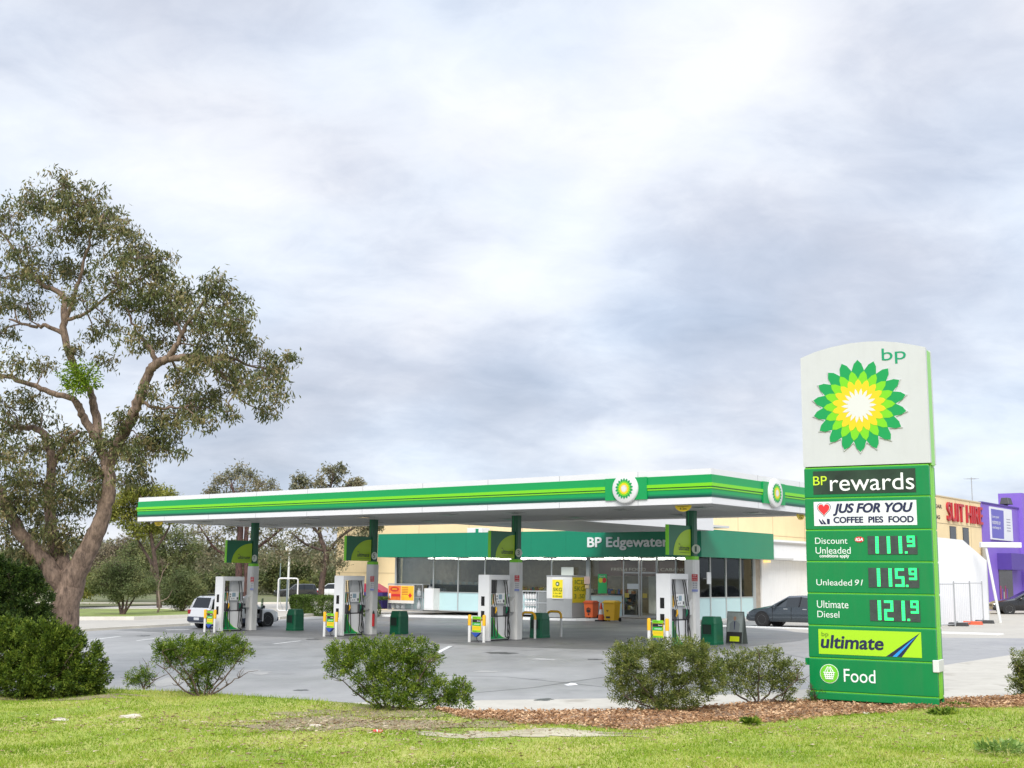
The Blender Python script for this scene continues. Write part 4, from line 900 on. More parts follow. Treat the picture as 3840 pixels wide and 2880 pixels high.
# hoop rails
def hoop(label, s, t, w):
    r = sthing('hoop_rail', label, 'guard rail', s, t, group='yellow and white hoop rails')
    P_ = [(-w/2, 0, -.03), (-w/2, 0, .70)]
    A = [(-w/2+.18-.18*math.cos(a), 0, .80+.18*math.sin(a)) for a in np.linspace(0, math.pi/2, 6)]
    B = [(w/2-.18+.18*math.sin(a), 0, .80+.18*math.cos(a)) for a in np.linspace(0, math.pi/2, 6)]
    for q in (-w/2, w/2):
        mb = MB(); mb.tube([(q, 0, -.03), (q, 0, .72)], .045, WHITE2, 12); mb.build('leg', r, smooth=50)
    mb = MB(); mb.tube([(-w/2, 0, .72)]+A+B+[(w/2, 0, .72)], .0465, AMBER, 12); mb.build('yellow_arch', r, smooth=50)
ha, hb_ = pt_t(1955, 2390, 5.0)[0], pt_t(2006, 2390, 5.0)[0]; hoop('yellow and white hoop rail just right of the column marked 3', (ha+hb_)/2, 5.0, hb_-ha)
ha, hb_ = pt_t(2052, 2386, 6.6)[0], pt_t(2104, 2386, 6.6)[0]; hoop('yellow and white hoop rail on the far side of the bin', (ha+hb_)/2, 6.6, hb_-ha)
# A-frame poster stand
r = sthing('poster_stand', 'dark poster stand with a suited figure printed on it, beside the bin', 'poster stand', -2.42, 5.75)
mb = MB(); mb.box(-.32, .32, -.012, .012, .0, 1.12, mat('poster frame', (.10, .12, .11), .5)); mb.box(-.29, .29, -.016, -.0125, .04, 1.08, mat('poster grey', (.22, .25, .24), .5, var=.3, vscale=3)); f_ = mb.build('front_board', r); f_.rotation_euler = (math.radians(-9), 0, 0)
mb = MB(); mb.box(-.29, .29, -.019, -.0165, .04, .42, mat('poster dark', (.02, .02, .02), .5)); mb.box(-.16, .20, -.0215, -.0195, .10, .27, mat('poster lime', (.50, .58, .01), .4))
mb.prism([(-.19, .42), (.17, .42), (.19, .70), (.06, .80), (-.08, .80), (-.20, .70)], -.020, -.0165, 'y', mat('poster suit', (.16, .18, .19), .6)); mb.prism([(-.01+.055*math.cos(a), .88+.075*math.sin(a)) for a in np.linspace(0, 6.28, 14, endpoint=False)], -.0205, -.0165, 'y', mat('poster skin', (.30, .17, .11), .6)); mb.prism([(-.03, .78), (.01, .78), (.0, .5), (-.02, .5)], -.0225, -.0205, 'y', NAVY)
mb.build('poster_print', f_)
mb = MB(); mx2 = Matrix.Translation((0, .40, 0)) @ Matrix.Rotation(math.radians(12), 4, 'X'); mb.box(-.32, .32, -.012, .012, 0, 1.10, mat('poster frame', (.10, .12, .11), .5), mx=mx2); mb.build('rear_board', r)

# ================================================================== SHOP
SX, ST_ = -12.937, 22.10                    # near right corner of the shop fascia
FB, FT = 3.166, 4.584
shop = thing('shop', 'low glass fronted fuel shop with a broad green fascia', 'building', st(SX, ST_, 0), -YAW)
sl = -22.84                                  # left end (local x)
fz = Gst(SX, ST_)+.11                        # floor
DEP = 8.06
mb = MB()
mb.box(sl, 0, 0, .25, FB, FT, TEAL); mb.box(-.25, 0, .25, DEP, FB, FT, TEAL); mb.box(sl, sl+.25, .25, DEP, FB, FT, TEAL)
mb.box(sl, sl+.06, -.003, .25, FB-.0, FT, TEAL) if 0 else None
fa = mb.build('fascia', shop)
mb = MB(); mb.box(sl+.26, -.26, .26, DEP+3, FB+.02, FB+.12, mat('shop soffit', (.50, .50, .48), .6)); mb.box(sl+.26, -.26, .26, DEP+6, FT-.5, FT-.4, GREY); mb.build('roof', shop)
mb = MB()
for k in range(1, 10): mb.box(sl+2.4*k-.006, sl+2.4*k+.006, -.0025, .01, FB, FT, mat('fascia joint', (.0, .12, .065), .5))
mb.build('fascia_joint', fa)
xa, za = pt_t(2203+1, 1700+785/2.212, ST_-.02); xb, zb2 = pt_t(2000+1118/2.212, 1700+700/2.212, ST_-.02)
LET = mat('grey raised letters', (.68, .70, .69), .4)
zc, zcap = pt_t(2203, 1700+785/2.212, ST_)[1], pt_t(2203, 1700+700/2.212, ST_)[1]
wl = xb-xa
text(fa, 'BP Edgewater', xa-SX, xa-SX+wl, zc-.20*(zcap-zc), zcap, LET, y=-.03, ext=.014, bold=.03)
def sx_t(u, t=23.0, v=2250): return pt_t(u, v, t)[0]-SX
FR = mat('window frame aluminium', (.46, .48, .48), .35, metal=.4)
GY = .90                                     # glazing set back under the overhang
zsill = fz+1.12
# front: positions of the mullions
front = [sx_t(u) for u in (1484, 1624, 1717, 1817, 1925, 2068, 2205, 2332)]
door = [sx_t(u) for u in (2332, 2399, 2465)]
xc = -.90
front2 = [door[-1], (door[-1]+xc)/2, xc]
mull = MB(); panes = []; aq = MB()
def bay(x0, x1, lower=True):
    if lower:
        mb = MB(); mb.box(x0+.03, x1-.03, GY+.02, GY+.05, fz+.06, zsill-.02, AQUA); mb.build('lower_panel', shop)
    mb = MB(); mb.box(x0+.03, x1-.03, GY+.025, GY+.035, (zsill+.02) if lower else fz+.08, FB+.02, SHOPGLASS); mb.build('window_pane', shop)
for a, b in zip(front[:-1], front[1:]): bay(a, b)
for a, b in zip(front2[:-1], front2[1:]): bay(a, b)
mb = MB()
for x in front[:-1]+front2: mb.box(x-.03, x+.03, GY-.03, GY+.07, fz, FB+.02, FR)
mb.box(front[0], front[-1], GY-.02, GY+.06, fz, fz+.06, FR); mb.box(front2[0], xc, GY-.02, GY+.06, fz, fz+.06, FR)
mb.box(front[0], front[-1], GY-.015, GY+.055, zsill-.02, zsill+.02, FR)
mb.box(front2[0], xc, GY-.015, GY+.055, zsill-.02, zsill+.02, FR)
mb.box(front[0]-.09, front[0]-.03, GY-.05, GY+.1, fz, FB+.02, FR)
x = front[6]; mb.box(x-.02, x+.20, GY-.16, GY-.031, fz, FB+.02, mat('steel post', (.33, .36, .36), .45))
mb.build('window_frame', shop)
# sliding doors
for k in range(2):
    mb = MB(); a, b = door[k]+.06, door[k+1]-.02
    for (p, q, r_, s_) in ((a, a+.07, fz+.02, FB), (b-.07, b, fz+.02, FB), (a+.07, b-.07, fz+.02, fz+.14), (a+.07, b-.07, FB-.85, FB-.78)): mb.box(p, q, GY+.0, GY+.05, r_, s_, FR)
    d = mb.build('door', shop)
    mb = MB(); mb.box(a+.07, b-.07, GY+.02, GY+.03, fz+.14, FB-.85, SHOPGLASS); mb.box(a+.07, b-.07, GY+.02, GY+.03, FB-.78, FB, SHOPGLASS); mb.build('door_pane', d)
    mb = MB(); mb.box(a+.12, a+.40, GY-.006, GY-.001, fz+1.05, fz+1.28, mat('door sticker', (.45, .36, .06), .5)); mb.build('sticker', d)
mb = MB(); mb.box(door[0]+.35, door[1]-.06, GY-.012, GY-.004, fz+1.50, fz+1.78, mat('door notice', (.62, .66, .68), .5)); mb.build('notice', shop)
# right side glazing and end wall
sd = [.90]+[pt_s(u, 2280, SX-.9)[0]-ST_ for u in (2665, 2724, 2779, 2827)]
xg = -.90
mb = MB()
for y in sd: mb.box(xg-.07, xg+.03, y-.035, y+.035, fz-.1, FB+.02, FR)
mb.box(xg-.06, xg+.02, sd[0], sd[-1], fz-.1, fz+.0, FR); mb.box(xg-.055, xg+.015, sd[0], sd[-1], zsill-.02, zsill+.02, FR)
mb.box(xg-.06, xg+.05, sd[-1]+.04, sd[-1]+.20, fz-.1, FB+.02, mat('steel post', (.33, .36, .36), .45)); mb.build('side_window_frame', shop)
for a, b in zip(sd[:-1], sd[1:]):
    mb = MB(); mb.box(xg-.05, xg-.02, a+.04, b-.04, fz, zsill-.02, AQUA); mb.build('lower_panel', shop)
    mb = MB(); mb.box(xg-.035, xg-.025, a+.04, b-.04, zsill+.02, FB+.02, SHOPGLASS); mb.build('window_pane', shop)
# inside: floor, rear wall, counter, shelves, sign band
IN1 = mat('shop interior wall', (.34, .29, .23), .8, var=.2); 
mb = MB(); mb.box(sl+1.3, xg-.1, GY+.1, DEP+1.5, fz-.05, fz+.0, mat('shop floor tile', (.22, .21, .19), .4)); mb.box(sl+1.3, xg-.1, DEP+1.5, DEP+1.6, fz, FB, IN1); mb.box(sl+1.2, sl+1.3, GY+.1, DEP+1.6, fz, FB, IN1); mb.box(xg-.16, xg-.1, sd[-1], DEP+1.5, fz, FB, IN1); mb.build('interior_shell', shop)
mb = MB(); mb.box(-10.5, -1.5, 6.2, 6.5, fz+2.2, FB-.05, mat('menu band brown', (.05, .022, .018), .6)); mband = mb.build('menu_band', shop)
text(mband, 'FRESH FOOD', -9.6, -7.2, fz+2.48, fz+2.66, mat('menu letters', (.32, .31, .28), .5), y=6.19); text(mband, 'CABANOSSI', -6.2, -4.0, fz+2.48, fz+2.66, mat('menu letters', (.32, .31, .28), .5), y=6.19)
for k in range(6):
    mb = MB(); mb.box(-20.6+3.3*k, -18.4+3.3*k, 2.2, 2.45, FB-.06, FB-.02, mat('ceiling tube', (.8, .8, .78), .5, emit=(1, .95, .85), estr=9)); mb.build('ceiling_light', shop)
    mb = MB(); mb.box(-20.6+3.3*k, -18.4+3.3*k, 4.8, 5.05, FB-.06, FB-.02, mat('ceiling tube', (.8, .8, .78), .5)); mb.build('ceiling_light', shop)
rs = random.Random(5)
cols_ = [(.25, .03, .03), (.03, .06, .22), (.30, .22, .03), (.04, .15, .05), (.32, .32, .30), (.2, .08, .02), (.03, .03, .04)]
for k in range(6):
    x = -20.5+3.1*k; mb = MB(); y = 3.6+.5*(k % 2)
    mb.box(x, x+1.9, y, y+.6, fz, fz+1.42, mat('shelf unit', (.16, .16, .17), .6))
    for lv in range(3):
        xx = x+.05
        while xx < x+1.75:
            w = rs.uniform(.07, .2); c = rs.choice(cols_); mb.box(xx, xx+w-.01, y-.22, y-.02, fz+.35+.42*lv, fz+.35+.42*lv+rs.uniform(.15, .33), mat('goods %d' % cols_.index(c), c, .5)); xx += w
    mb.build('display_shelf', shop)
mb = MB(); mb.box(-19.9, -14.8, GY+.5, GY+1.1, fz+.5, zsill+.45, mat('counter navy', (.015, .02, .07), .5))
for k in range(9): mb.box(-19.7+.5*k, -19.45+.5*k, GY+.55, GY+.75, zsill+.45, zsill+.45+rs.uniform(.08, .28), mat('goods 4', (.32, .32, .30), .5))
mb.build('counter', shop)
# posters on the glass
mb = MB(); x0 = sx_t(2243); x1 = sx_t(2276); mb.box(x0, x1, GY-.012, GY-.004, zsill+.12, zsill+1.15, mat('poster green', (.02, .42, .12), .4)); ps = mb.build('window_poster', shop)
mb = MB(); mb.lathe([(.14, GY-.014), (.001, GY-.016)], mat('poster yellow', (.55, .55, .03), .4), 'y', c=(x0+.18, 0, zsill+.82), n=18); mb.lathe([(.14, GY-.014), (.001, GY-.016)], RED, 'y', c=(x1-.16, 0, zsill+.82), n=18); mb.build('printed_discs', ps)
text(ps, 'Rewards', x0+.1, x1-.1, zsill+1.0, zsill+1.08, WHITE, y=GY-.015)
for (u0, u1, v0, v1, m_) in ((2191, 2212, 2190, 2162, mat('notice pink', (.50, .38, .36), .5)), (2194, 2210, 2206, 2194, mat('notice cream', (.50, .42, .28), .5)), (2105, 2151, 2157, 2127, mat('notice white', (.58, .62, .57), .5))):
    mb = MB(); tt = 22.1+GY-.19; a = pt_t(u0, v0, tt); b = pt_t(u1, v1, tt); mb.box(a[0]-SX, b[0]-SX, GY-.20, GY-.185, a[1], b[1], m_); mb.build('notice', shop)
mb = MB(); y0 = pt_s(2651, 2150, SX-.6)[0]-ST_; mb.box(-.62, -.58, y0, y0+.40, zsill+.70, zsill+1.30, mat('projecting sign', (.60, .62, .62), .4)); mb.box(-.9, -.62, y0+.1, y0+.14, zsill+.95, zsill+1.0, GREY); mb.build('accessible_sign', shop)
# white rear extension
ext = thing('shop_extension', 'plain white rear part of the shop with a white parapet, behind the parked sedan', 'building', st(SX-.35, ST_+DEP, 0), -YAW)
mb = MB(); mb.box(-8, -.55, .26, 16, -.4, FB+.0, mat('white render', (.78, .78, .77), .6, var=.03, vscale=.6, dirt=.10)); mb.build('wall', ext)
mb = MB(); mb.box(-8, .0, .02, 16, FB+.005, FT-.28, mat('parapet white', (.76, .77, .78), .5, var=.03)); mb.build('parapet', ext)
mb = MB(); mb.box(-.55, -.30, .5, .9, FB-.14, FB-.04, mat('bulkhead lamp', (.6, .45, .2), .4, emit=(1, .62, .2), estr=.8)); mb.build('bulkhead_lamp', ext)

# things along the shop front
def scene_box(u0, u1, v_top, v_bot, t):
    s0, z0 = pt_t(u0, v_bot, t); s1, z1 = pt_t(u1, v_top, t); return s0, s1, z0, z1
# purple cabinet
s0, s1, z0, z1 = scene_box(1372, 1446, 2184, 2296, 22.9)
r = sthing('vending_cabinet', 'purple cabinet with a sloping red top at the left end of the shop', 'cabinet', (s0+s1)/2, 23.1, fz)
w = (s1-s0)/2
mb = MB(); mb.box(-w, w, -.45, .45, 0, 1.02, mat('cabinet purple', (.045, .03, .16), .4)); mb.build('body', r, bevel=.03)
mb = MB(); mb.prism([(-w*1.02, 1.02), (w*1.02, 1.02), (w*.9, 1.10), (-w*.45, 1.55), (-w*1.02, 1.55)], -.46, .46, 'y', mat('cabinet red', (.36, .01, .04), .4)); mb.build('top', r, bevel=.02)
mb = MB(); mb.box(-w*.2, w*.6, -.462, -.451, .50, .56, DGREY); mb.build('handle', r)
# gas bottle cage with posters
s0, s1, z0, z1 = scene_box(1446, 1579, 2208, 2301, 22.2)
cw = (s1-s0)
r = sthing('gas_bottle_cage', 'grey mesh cage of gas bottles with two red and yellow posters on it', 'cage', s0, 22.35, fz)
mb = MB()
for x in (0, cw*.7, cw-.04): mb.box(x, x+.04, 0, .04, 0, 1.55, GREY); mb.box(x, x+.04, .62, .66, 0, 1.55, GREY)
for z in (.0, .76, 1.51): mb.box(.04, cw-.04, .005, .035, z, z+.04, GREY); mb.box(.04, cw-.04, .625, .655, z, z+.04, GREY)
mb.box(0, cw, .0, .66, 1.55, 1.58, GREY); mb.build('frame', r)
mb = MB()
for k in range(int(cw/.07)): mb.box(.05+.07*k, .056+.07*k, .012, .018, .04, 1.5, GREY)
for k in range(18): mb.box(.04, cw-.04, .012, .018, .06+.08*k, .066+.08*k, GREY)
mb.build('wire_mesh', r)
mb = MB(); mb.box(.04, cw*.76, -.02, .004, .40, 1.48, mat('poster white', (.66, .62, .55), .5)); pb = mb.build('poster_board', r)
pw = cw*.36
for k in range(2):
    x = .07+(pw+.03)*k; mb = MB()
    mb.box(x, x+pw, -.026, -.021, .58, 1.45, [mat('poster orange', (.70, .16, .03), .4, var=.25, vscale=2), mat('poster amber', (.78, .42, .02), .4, var=.2, vscale=2)][k])
    if k == 0:
        mb.prism([(x+pw*.5+.27*math.cos(a)*pw/.75, 1.24+.15*math.sin(a)) for a in np.linspace(0, 6.28, 24, endpoint=False)], -.03, -.0265, 'y', mat('poster oval red', (.50, .03, .02), .4)); mb.box(x+.06, x+.2, -.03, -.0265, .68, .98, WHITE); mb.box(x+.27, x+pw-.04, -.03, -.0265, .80, .95, RED)
    else:
        mb.prism([(x+pw*.72, .72), (x+pw*.72+.16, .88), (x+pw*.72, 1.04), (x+pw*.72-.16, .88)], -.03, -.0265, 'y', RED); 
        for j in range(5): mb.box(x+.05, x+pw*.55, -.03, -.0265, 1.32-.1*j, 1.36-.1*j, mat('poster rust text', (.5, .12, .02), .5))
    pr = mb.build('poster_print', pb)
    if k == 0: text(pr, "SWAP'n'GO", x+pw*.5-.2, x+pw*.5+.2, 1.20, 1.29, YELLOW, y=-.031, bold=.02)
for j in range(2):
    for k in range(4):
        x = cw*.80+.0 if k == 3 else .18+.42*k
        mb = MB(); mb.lathe([(.10, .02), (.135, .06), (.145, .22), (.13, .34), (.07, .42), (.05, .44), (.07, .46), (.07, .54)], mat('gas bottle white', (.55, .57, .58), .4), 'z', c=(x, .32, .05+.76*j), n=12); b = mb.build('gas_bottle', None, smooth=50); b.location = r.location; b.rotation_euler = r.rotation_euler; tag(b, 'white gas bottle standing inside the grey cage behind the red and yellow posters', 'gas bottle', 'gas bottles in the cage')
# white chest by the cage
s0, s1, z0, z1 = scene_box(1582, 1619, 2212, 2301, 22.3)
r = sthing('white_cabinet', 'narrow white cabinet between the gas bottle cage and the shop window', 'cabinet', s0, 22.45, fz); w = s1-s0
mb = MB(); mb.box(0, w, 0, .6, .04, 1.32, WHITE2); mb.build('body', r, bevel=.02); mb = MB(); mb.box(.05, w-.05, -.01, -.001, .12, 1.25, WHITE); mb.build('door', r, bevel=.006); mb = MB(); mb.box(w*.35, w*.6, .1, .3, 1.32, 1.42, GREY); mb.build('lid_box', r)
# second cage, white bags inside
s0, s1, z0, z1 = scene_box(1951, 2047, 2222, 2306, 22.1)
r = sthing('bottle_cage', 'low grey steel cage stacked with white bottles, left of the ice cabinet', 'cage', s0, 22.25, fz); w = s1-s0
mb = MB()
for x in (0, w*.56, w*.62, w-.04): mb.box(x, x+.04, 0, .04, 0, 1.30, ALU); mb.box(x, x+.04, .5, .54, 0, 1.30, ALU)
for z in (0, .64, 1.26): mb.box(.04, w-.04, .006, .034, z, z+.04, ALU)
mb.box(0, w, 0, .54, 1.30, 1.32, ALU); mb.build('frame', r)
mb = MB(); mb.box(w*.64, w-.05, .015, .03, .05, 1.24, mat('mesh door', (.20, .21, .21), .5, var=.2, vscale=20)); mb.build('door', r)
for j in range(3):
    for k in range(5):
        mb = MB(); mb.lathe([(.075, 0), (.085, .05), (.085, .25), (.03, .33), (.03, .36)], mat('bottle white', (.62, .62, .62), .4), 'z', c=(.11+.185*k+.02*(j % 2), .2, .06+.40*j), n=10); b = mb.build('water_bottle', None, smooth=50); b.location = r.location; b.rotation_euler = r.rotation_euler; tag(b, 'white bottle stacked in the low steel cage left of the ice cabinet', 'bottle', 'bottles in the low cage')
# ice cabinet
s0, s1, z0, z1 = scene_box(2047, 2143, 2160, 2319, 21.7)
r = sthing('ice_cabinet', 'tall ice cabinet, white over grey, with yellow ICE 5KG signs', 'cabinet', s0, 21.75, Gst(s0, 21.75)+.11); w = s1-s0
hh = z1-z0
mb = MB(); mb.box(0, w, 0, 1.35, .05, hh*.455, mat('ice cabinet grey', (.30, .31, .31), .5, var=.05)); mb.box(.05, w-.05, .05, 1.3, 0, .05, DGREY); mb.build('base', r, bevel=.01)
mb = MB(); mb.box(0, w, 0, 1.35, hh*.458, hh*.97, WHITE2); mb.box(-.02, w+.02, -.02, 1.37, hh*.972, hh, GREY); bd = mb.build('body', r, bevel=.01)
fx0, fx1 = w*.25, w*.66
mb = MB(); mb.box(fx0-.03, fx1+.05, -.05, -.003, hh*.45, hh*.93, WHITE); mb.box(fx0, fx1, -.056, -.0505, hh*.47, hh*.90, mat('ice sign yellow', (.80, .66, .02), .4)); sg = mb.build('front_sign', r)
OL = mat('ice sign green ink', (.09, .16, .01), .5)
text(sg, '5KG', fx0+.06, fx1-.05, hh*.63, hh*.71, OL, y=-.06, bold=.03); text(sg, '2 for $6', fx0+.06, fx1-.1, hh*.565, hh*.60, OL, y=-.06, bold=.02); text(sg, '$ 3.50 each', fx0+.06, fx1-.05, hh*.49, hh*.535, OL, y=-.06, bold=.02)
mb = MB(); cxx = (fx0+fx1)/2
mb.prism([(cxx+.13*math.cos(a), hh*.80+.13*math.sin(a)) for a in np.linspace(0, 6.28, 20, endpoint=False)], -.059, -.0565, 'y', OL); mb.prism([(cxx+.06*math.cos(a), hh*.80+.06*math.sin(a)) for a in np.linspace(0, 6.28, 16, endpoint=False)], -.061, -.0592, 'y', WHITE); mb.build('round_emblem', sg)
mb = MB(); mb.box(w+.003, w+.012, .03, 1.32, hh*.37, hh*.96, mat('ice sign ochre', (.55, .44, .01), .5)); s2 = mb.build('side_sign', r)
RZ = Matrix.Translation((w, 0, 0)) @ Matrix.Rotation(math.radians(90), 4, 'Z')
for tx, a, b, c, d in (('ICE', .25, 1.1, .80, .90), ('5KG', .2, 1.15, .64, .75), ('3 .50', .2, 1.15, .47, .57)):
    text(s2, tx, a, b, hh*c, hh*d, OL, y=-.015, rotm=RZ, bold=.02)
# orange litter container, cone, yellow bin
def wheelie(label, u0, u1, v0, v1, t, body, lid, n):
    s0, s1, z0, z1 = scene_box(u0, u1, v0, v1, t); w = s1-s0; hh = z1-z0
    r = sthing('wheelie_bin', label, 'bin', (s0+s1)/2, t, Gst(s0, t)+(.11 if t > 21.6 else .01))
    mb = MB(); mb.box(-w*.42, w*.42, 0, .55, .06, hh*.86, body); 
    for i in (0, 1, 2, 3): 
        q = mb.v[i]; mb.v[i] = (q[0]*.86, q[1]*.9+.03, q[2])
    mb.build('body', r, bevel=.02)
    mb = MB(); mb.box(-w*.47, w*.47, -.05, .58, hh*.86, hh*.93, lid); mb.box(-w*.44, w*.44, -.02, .55, hh*.93, hh, lid, tx=.04, ty=.1); mb.build('lid', r, bevel=.02)
    mb = MB()
    for sx in (-1, 1): mb.cyl((sx*w*.40-.03, .52, .10), .10, .06, BLACK, 'x', 16)
    mb.build('wheels', r); return r, w, hh
r, w, hh = wheelie('orange cabinet bin with a black printed emblem, left of the traffic cone', 2186, 2227, 2252, 2318, 22.2, ORANGE, mat('orange lid', (.60, .10, .03), .45), 0)
mb = MB(); mb.prism([(-.0, .62*hh), (.16, .52*hh), (.12, .50*hh), (0, .57*hh), (-.12, .50*hh), (-.16, .52*hh)][::-1], -.006, .05, 'y', INK); mb.prism([(.13*math.cos(a), .42*hh+.09*math.sin(a)) for a in np.linspace(0, 6.28, 14, endpoint=False)], -.006, .05, 'y', INK); mb.box(-.03, .03, -.006, .05, .2*hh, .28*hh, INK); mb.build('printed_emblem', r)
r, w, hh = wheelie('yellow wheelie bin to the right of the traffic cone by the shop door', 2258, 2309, 2250, 2328, 21.3, mat('bin yellow', (.75, .42, .01), .45, var=.05), mat('bin lid yellow', (.78, .46, .01), .4), 0)
mb = MB(); mb.box(-.20, .05, .005, .06, .16*hh, .25*hh, INK); mb.prism([(-.2, .55*hh), (-.02, .55*hh), (-.10, .45*hh)][::-1], -.004, .05, 'y', mat('bin print', (.25, .14, .01), .5)); mb.build('print', r)
c0 = pt_t(2252, 2325, 21.4)
r = sthing('traffic_cone', 'orange traffic cone with a white band beside the yellow bin', 'cone', c0[0], 21.45, Gst(c0[0], 21.45)+.008)
mb = MB(); mb.box(-.24, .24, -.24, .24, 0, .08, BLACK); mb.build('base', r, bevel=.01)
mb = MB(); mb.lathe([(.17, .08), (.13, .36), (.131, .36)], ORANGE, 'z'); mb.build('cone_body', r, smooth=40); mb = MB(); mb.lathe([(.087, .62), (.03, .96), (.02, .97)], mat('cone red', (.55, .05, .02), .5), 'z'); mb.build('cone_tip', r, smooth=40)
mb = MB(); mb.lathe([(.131, .36), (.087, .62)], WHITE, 'z'); mb.build('white_band', r, smooth=40)
# air conditioner on the shop roof
s0, z0 = pt_t(1767, 1992, 26); s1, _ = pt_t(1821, 1992, 26)
r = sthing('air_conditioner', 'white air conditioner unit on the shop roof', 'air conditioner', (s0+s1)/2, 26, FT-.4); w = (s1-s0)/2
mb = MB(); mb.box(-w, w, -.4, .4, .0, pt_t(1767, 1981, 26)[1]-FT+.4, WHITE2); mb.build('casing', r, bevel=.02); mb = MB(); mb.box(w*.2, w*.6, -.41, -.401, .3, pt_t(1767, 1985, 26)[1]-FT+.4, TEAL); mb.build('badge', r)

# ================================================================== BUILDINGS BEHIND
big = thing('warehouse', 'long cream concrete warehouse with a white section behind the shop', 'building', st(-18.5, 33.5, 0), -YAW)
mb = MB(); mb.box(-33, 0, 0, 45, -1, 8.3, CREAM); 
big_w = mb.build('wall', big)
mb = MB()
for z in (2.2, 4.9, 6.4): mb.box(-33, .012, -.012, -.002, z, z+.035, CREAM2); mb.box(.002, .012, .0, 45, z, z+.035, CREAM2)
for k in range(7): mb.box(-4.8*k-.4, -4.8*k-.36, -.011, -.002, 0, 8.3, CREAM2); mb.box(.002, .011, 4.8*k+3, 4.8*k+3.04, 0, 8.3, CREAM2)
mb.build('panel_joint', big_w)
# suit hire building
sB = -8.0
tA = pt_s(3506, 1862, sB)[0]; tB = pt_s(3676, 1885, sB)[0]; zT = 7.25
suit = thing('shop_building', 'cream two storey shop building with red SUIT HIRE letters', 'building', st(sB, 39.5, 0), -YAW)
mb = MB(); mb.box(-5, 0, 0, tB-39.5, -.5, zT, CREAM); sw_ = mb.build('wall', suit)
mb = MB()
for z in (3.6, 5.6): mb.box(.002, .012, 0, tB-39.5, z, z+.04, CREAM2)
for y in (2.5, 6.2, 9.0): mb.box(.002, .011, y, y+.04, 0, zT, CREAM2)
mb.box(-5.03, .05, -.04, tB-39.5, zT, zT+.07, mat('cream capping', (.60, .50, .33), .6)); mb.build('panel_joint', sw_)
RZs = Matrix.Rotation(math.radians(90), 4, 'Z')
def wall_text(parent, s_, p0, p1, m_, t_ref, **k):
    a = pt_s(*p0, sB); b = pt_s(*p1, sB); return text(parent, s_, a[0]-t_ref, b[0]-t_ref, a[1], b[1], m_, rotm=RZs, **k)
q = lambda x, y: (2750+x/2.0294, 1700+y/2.0294)
wall_text(suit, 'SUIT HIRE', q(1622, 512), q(1882, 412), mat('red letters', (.42, .02, .03), .4), 39.5, y=-.07, ext=.06, bold=.008)
a = pt_s(*q(1585, 420), sB); b_ = pt_s(*q(1585, 393), sB); h_ = b_[1]-a[1]
text(suit, 'FORMAL WEAR', a[0]-39.5-4.6, a[0]-39.5, a[1], b_[1], mat('brown letters', (.08, .05, .03), .5), y=-.02, rotm=RZs, bold=.03)
a = pt_s(*q(1572, 500), sB); b_ = pt_s(*q(1572, 473), sB)
text(suit, 'CLOTHING', a[0]-39.5-3.2, a[0]-39.5, a[1], b_[1], mat('brown letters', (.08, .05, .03), .5), y=-.02, rotm=RZs, bold=.03)
for (x0, x1, y0, y1) in ((1651, 1688, 655, 565), (1751, 1785, 690, 575)):
    a = pt_s(*q(x0, y0), sB); b_ = pt_s(*q(x1, y1), sB); z0 = pt_s(*q(x0, 655), sB)[1]
    mb = MB(); mb.box(.0, .03, a[0]-39.5-.06, b_[0]-39.5+.06, a[1]-.06, b_[1]+.06, DGREY); wn = mb.build('window', suit); mb = MB(); mb.box(.031, .036, a[0]-39.5, b_[0]-39.5, a[1], b_[1], mat('dark pane', (.02, .025, .028), .1)); mb.build('pane', wn)
mb = MB(); yy = pt_s(*q(1895, 700), sB)[0]-39.5; mb.cyl((.2, yy-.35, -.5), .16, 4.9, mat('downpipe', (.30, .29, .26), .6), 'z', 12); mb.build('downpipe', suit)
# purple building
tP0 = tB+.02
tP1 = pt_s(*q(2155, 310), sB)[0]
zP = zT+.02
pur = thing('purple_building', 'bright purple rendered retail building at the far right', 'building', st(sB, tP0, 0), -YAW)
Lp = tP1-tP0
mb = MB(); mb.box(-1.2, .06, 0, Lp, -.5, zP, PURPLE); mb.box(-1.3, .35, Lp+.002, Lp+9, -.5, pt_s(*q(2170, 305), sB)[1], mat('purple tower', (.21, .12, .52), .6, var=.05)); pw_ = mb.build('wall', pur)
mb = MB(); mb.box(-1.25, .12, .0, Lp-.002, zP+.002, zP+.10, DPURPLE)
a = pt_s(*q(2005, 885), sB); b_ = pt_s(*q(2150, 770), sB); mb.box(.06, 1.0, a[0]-tP0, b_[0]-tP0, a[1], b_[1], DPURPLE); mb.build('awning', pur)
a = pt_s(*q(2022, 1110), sB); b_ = pt_s(*q(2112, 885), sB)
mb = MB(); mb.box(.061, .09, a[0]-tP0, b_[0]-tP0, a[1]-.6, b_[1], mat('dark shopfront', (.03, .02, .04), .2)); sf = mb.build('shopfront', pur)
mb = MB()
for k in range(5): mb.box(.091, .10, a[0]-tP0+.1+.35*k, a[0]-tP0+.3+.35*k, a[1]-.2+.1*(k % 2), a[1]+.9-.2*(k % 3), [mat('poster magenta', (.35, .02, .12), .5), mat('poster violet', (.12, .03, .3), .5), mat('goods 4', (.32, .32, .30), .5)][k % 3])
mb.build('window_posters', sf)
bl, tr = q(1955, 655), q(2120, 430)
a = pt_s(*bl, sB); b_ = pt_s(*q(2112, 672), sB); zt1 = pt_s(*q(1940, 405), sB)[1]
sgn = thing('billboard', 'white and purple wall sign about exchanging a mattress', 'sign', st(sB+.07, a[0]-.2, a[1]), -YAW)
Wb = b_[0]-a[0]+.2; Hb = zt1-a[1]
mb = MB(); mb.box(0, .10, 0, Wb, 0, Hb, mat('billboard white', (.66, .67, .70), .4)); bb = mb.build('panel', sgn)
